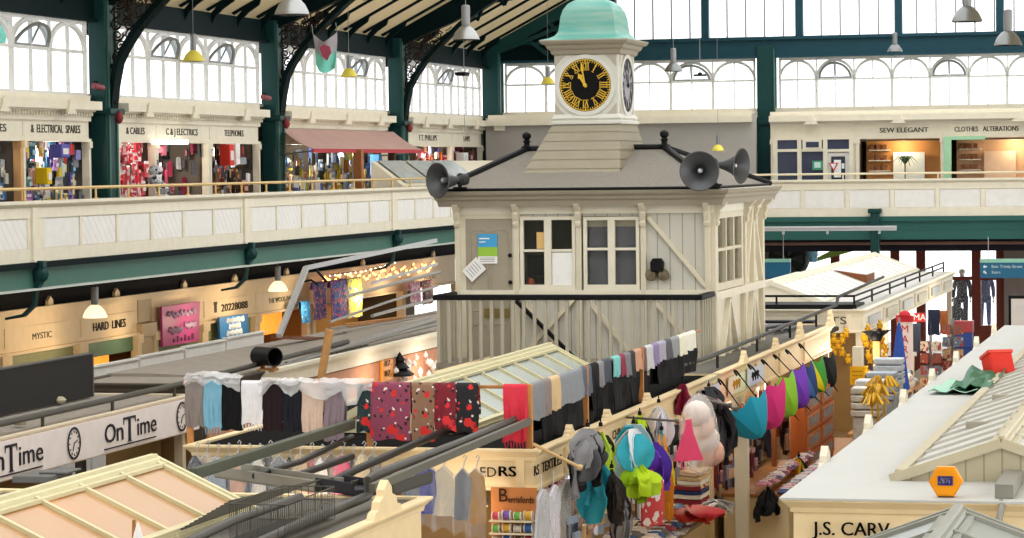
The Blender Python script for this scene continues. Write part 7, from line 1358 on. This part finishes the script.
# hanging flag
t = thing('hanging_flag', 'grey and mint flag with a pink emblem hanging below the roof', 'flag', at(325, 55, X=-20.2)); W_ = 61.0
P = []
for i in range(11):
    u = i / 10; px = 313 + 23 * u; top = 34 + 9 * math.sin(PI * u) - 2 * u; bot = 64 + 8 * math.sin(PI * u) + 2 * u; P.append([at(px + (1.5 * v * (1 - 2 * u)), top + (bot - top) * v, Y=W_) + V((0, .12 * math.sin(u * 7 + v * 2), 0)) for v in [k / 8 for k in range(9)]])
fm = bpy.data.materials.new('flag_cloth'); fm.use_nodes = True; nt = fm.node_tree; b = nt.nodes['Principled BSDF']; b.inputs['Roughness'].default_value = .8
top_ = MB().sheet([r[:5] for r in P], .012); obj('grey_half', top_, M('a9a4a8', .8, var=.15), t); bot_ = MB().sheet([r[4:] for r in P], .012); obj('mint_half', bot_, M('7fd6c2', .8, var=.1), t)
bpy.data.materials.remove(fm); c = at(325, 52, Y=W_ - .18); mb = MB(); mb.prism([(-.13, .1), (-.02, .17), (.12, .12), (.15, -.02), (.05, -.2), (-.04, -.12)], c, EX, EZ, .015); obj('emblem', mb, M('b0506a', .7), t); mb = MB()
for q in (P[0][0], P[-1][0]): mb.tube([q, q + EZ * .22 + V((-.03, 0, 0))], .008, 4)
obj('cord', mb, GREYM, t)
P = [[at(-9 + 15 * i / 8 + 1.5 * v / 8, 10 + 3 * math.sin(i) * .3 + 30 * v / 8 + 5 * math.sin(PI * i / 8) * v / 8, Y=50.5) + V((0, .1 * math.sin(i * .9 + v * .4), 0)) for v in range(9)] for i in range(9)]
t = thing('hanging_flag', 'mint and grey flag cut by the left frame edge, high under the roof', 'flag', P[4][0]); obj('grey_half', MB().sheet([q[:4] for q in P], .012), M('a9a4a8', .8, var=.15), t); obj('mint_half', MB().sheet([q[3:] for q in P], .012), M('5fd0c0', .8, var=.1), t); mb = MB(); mb.tube([P[0][0], P[0][0] + EZ * .6], .008, 4); obj('cord', mb, GREYM, t)
# ================================================================== PIPES AND BOARDS OVER THE CROSS AISLE
def pipe(lab, pts, r, m, cat='pipe', name='pipe'): mb = MB(); mb.tube(pts, r, 10); return tag(obj(name, mb, m), lab, cat)
A = lambda x, y, X=-7.15: at(x, y, X=X)
pipe('thick dark grey pipe rail stepping up over the cross aisle to the textiles stall', [A(200, 570), A(300, 524), A(366, 497), A(369, 494), A(368, 480), A(375, 475), A(460, 443), A(528, 414), A(548, 407)], .042, PIPE)
pipe('dark upper pipe bending level towards the black floral scarf', [at(318, 488, X=-7.9), at(360, 468, X=-7.9), at(440, 433, X=-7.9), at(449, 430, X=-7.9), at(476, 432, X=-7.6)], .038, DKPIPE)
mb = MB(); mb.bar(A(372, 488, -7.0), A(530, 421, -7.0), .05, .07); tag(obj('flat_batten', mb, M('66635a', .6)), 'flat grey batten running just below the thick pipe rail', 'batten')
p = at(193, 474, Z=3.5); q = at(352, 424, Z=3.5); mb = MB(); mb.bar(p, q, .08, .1); tag(obj('timber_beam', mb, M('55594c', .6, name='olive_beam'), bevel=.01), 'olive green beam bridging from the amber lantern to the textiles stall', 'beam')
pipe('olive pipe running below the olive beam, longer one', [at(255, 476, Z=3.35), at(300, 462, Z=3.35), at(352, 437, Z=3.35)], .032, DKPIPE)
pipe('short olive pipe with a cut end below the olive beam', [at(290, 478, Z=3.3), at(352, 456.5, Z=3.3)], .035, DKPIPE)
for i, (a, b, z, w, c, lab) in enumerate((((228, 474), (330, 489), 3.3, .3, '8a877c', 'grey flat board lying across the front stall roof'), ((330, 486), (368, 492), 3.32, .3, '2c2a30', 'black shallow tray on the front stall roof behind the cresting block'), ((372, 492), (412, 480), 3.3, .4, '54524c', 'dark grey flat tray on the front stall roof nearest the blue garment'))):
    a = at(*a, Z=z); b = at(*b, Z=z); mb = MB(); mb.bar(a, b, w, .05); d = (b - a).normalized(); n = d.cross(EZ) * (w / 2)
    for s in (-1, 1): mb.bar(a + n * s + EZ * .04, b + n * s + EZ * .04, .02, .1)
    tag(obj('roof_tray', mb, M(c, .7), bevel=.006), lab, 'tray')
t = thing('wire_basket', 'grey wire mesh basket on the front stall roof beside the amber lantern', 'basket', (-7.7, 21.5, 3.3))
bx0, bx1, by0, by1, bz0, bz1 = -7.5, -7.05, 20.45, 21.7, 3.33, 3.6; WIRE = M('55534d', .4, .4, name='wire'); mb = MB()
def wl(a, b): mb.tube([a, b], .0032, 4)
for k in range(29):
    y = by0 + (by1 - by0) * k / 28; wl((bx0, y, bz0), (bx0, y, bz1)); wl((bx1, y, bz0), (bx1, y, bz1)); wl((bx0, y, bz0), (bx1, y, bz0))
for z in (bz0, bz0 + .16, bz1):
    for x in (bx0, bx1): mb.tube([(x, by0, z), (x, by1, z)], .005, 5)
    for y in (by0, by1): mb.tube([(bx0, y, z), (bx1, y, z)], .005, 5)
for k in range(9): x = bx0 + (bx1 - bx0) * k / 8; wl((x, by0, bz0), (x, by0, bz1)); wl((x, by1, bz0), (x, by1, bz1))
obj('mesh', mb, WIRE, t); mb = MB()
for k in range(12): y = 21 + .1 * k; mb.tube([(-8.0, y - .3, 3.36 + .008 * k), (-7.6, y + .9, 3.5)], .009, 5)
obj('loose_rods', mb, WIRE, t)
pipe('second grey pipe rail along the front stall roof below the wire basket', [A(150, 560, -7.35), A(235, 520, -7.35), A(300, 497, -7.35)], .035, PIPE)
t = thing('wood_peg', 'brown wooden peg and white rag sticking up before the amber lantern', 'peg', at(134, 530, Y=19)); p = at(134, 528, Y=19); mb = MB(); mb.tube([p - EZ * .12, p + EZ * .06], [.02, .014], 8); obj('peg', mb, WOOD, t); mb = MB(); mb.lathe([(.05, -.12), (.03, -.03), (.012, .02), (0, .05)], p + V((.03, 0, 0)), 9); obj('rag', mb, WHITE, t)
t = thing('roof_slab', 'small grey flat box behind the amber lantern below the On Time sign', 'box', at(40, 476, X=-12)); p = at(10, 478, X=-12.2); mb = MB(); p = at(12, 476, Y=26.0); mb.box(p.x, 26, p.z - .07, p.x + .4, 26.6, p.z + .0); mb.box(p.x + .2, 26.2, p.z, p.x + .5, 26.6, p.z + .025); obj('box', mb, M('6a6a68', .6), t, bevel=.01)
RSO = (-6.75, 0, 0)
goods('open side of the textiles stall', 28.4, 36.5, 2.15, 2.75, 28, [('c9c4c0', 'e8e4e0', 'pale grey'), ('8a3a50', 'd8a0b0', 'wine red'), ('3a4a6a', 'a0b0c8', 'navy'), ('d8a04a', 'f0d8a8', 'golden'), ('2a2a2c', '8a8a8a', 'black'), ('d86a8a', 'f0c8d4', 'pink')], 31, (-.1, .25), RSO, EY, (.7, 1.2), extra=120)
goods('umbrella stall below its umbrellas', 38.6, 47.5, 1.6, 2.3, 40, [('2a2628', '6a6064', 'black'), ('4a2c24', '8a6a5a', 'dark brown'), ('7a3440', 'c0909a', 'maroon'), ('3c4258', '8a90a8', 'slate'), ('a8603c', 'd8b090', 'tan')], 32, (.0, .5), RSO, EY, (.8, 1.3), extra=200)
tag(obj('assorted_stock', STUFF, [M(c, .5, var=.25, scale=12) for c in STM], smooth=False), 'dense small packeted stock filling the shop openings behind the larger packets', 'stock', kind='stuff')
# ================================================================== LIGHT
w = bpy.data.worlds.new('overcast'); SC.world = w; w.use_nodes = True
bg = w.node_tree.nodes['Background']; bg.inputs[0].default_value = (.965, .985, 1.0, 1); bg.inputs[1].default_value = 2.3
def lamp(name, loc, e, col=(1, .72, .42), r=.15):
    l = bpy.data.lights.new(name, 'POINT'); l.energy = e; l.color = col; l.shadow_soft_size = r; o = bpy.data.objects.new(name, l); COL.objects.link(o); o.location = loc
WARM = (1, .8, .55)
for px, py in ((95, 316.5), (278, 290)): p = at(px, py, X=-20.5); lamp('pendant_light', (p.x, p.y, p.z - .1), 60, WARM)
for y, e in ((46, 40), (50, 30), (53.5, 40), (57, 40), (60, 40), (64, 45), (68.5, 90), (72, 60), (76, 50)): lamp('shop_light_and_fill', (-21.2, y, 2.9), e * .6, WARM)
for x, y, e in ((-7.6, 27.5, 9), (-9.0, 27.3, 10), (-7.2, 30.5, 40), (-7.2, 34, 40), (-7.2, 38, 40), (-7.1, 42, 40), (-7.1, 46, 40), (-6.5, 51, 60), (-7.0, 56, 80), (-7.0, 62, 60), (-5.6, 66, 40), (-9.6, 54.5, 30)): lamp('stall_light', (x, y, 2.7), e, (1, .82, .6))
for y in (44, 47, 50, 54): lamp('stall_light', (-13.2, y, 2.6), 25, (1, .85, .7))
for y, e in ((46, 12), (49.5, 20), (53.4, 14), (56, 20), (59.2, 12), (64.5, 25), (68.8, 25), (76, 25)): lamp('shop_light_and_fill', (XS - .35, y, 6.55), e * 2.6, (1, .9, .76))  # unseen fill lights added to brighten the dark upper shop interiors
for x in (-11.8, -9.0, -5.8): lamp('shop_light_and_fill', (x, 81.0, 6.7), 30, (1, .8, .55))
for x in (-8.5, -6, -10.5): lamp('entrance_fill_light', (x, 86, 3.2), 150, (1, .97, .93), .5)  # added fill lights, no fittings, brightening the ground outside the entrance
lamp('lantern_light', (-8.9, 20, 3.4), 40, (1, .72, .45)); lamp('lantern_light', (-8.9, 16.5, 3.4), 40, (1, .72, .45))
vs_ = SC.view_settings; vs_.view_transform = 'Standard'; vs_.look = 'None'; vs_.exposure = 0.22; vs_.gamma = 1.0; vs_.use_curve_mapping = False
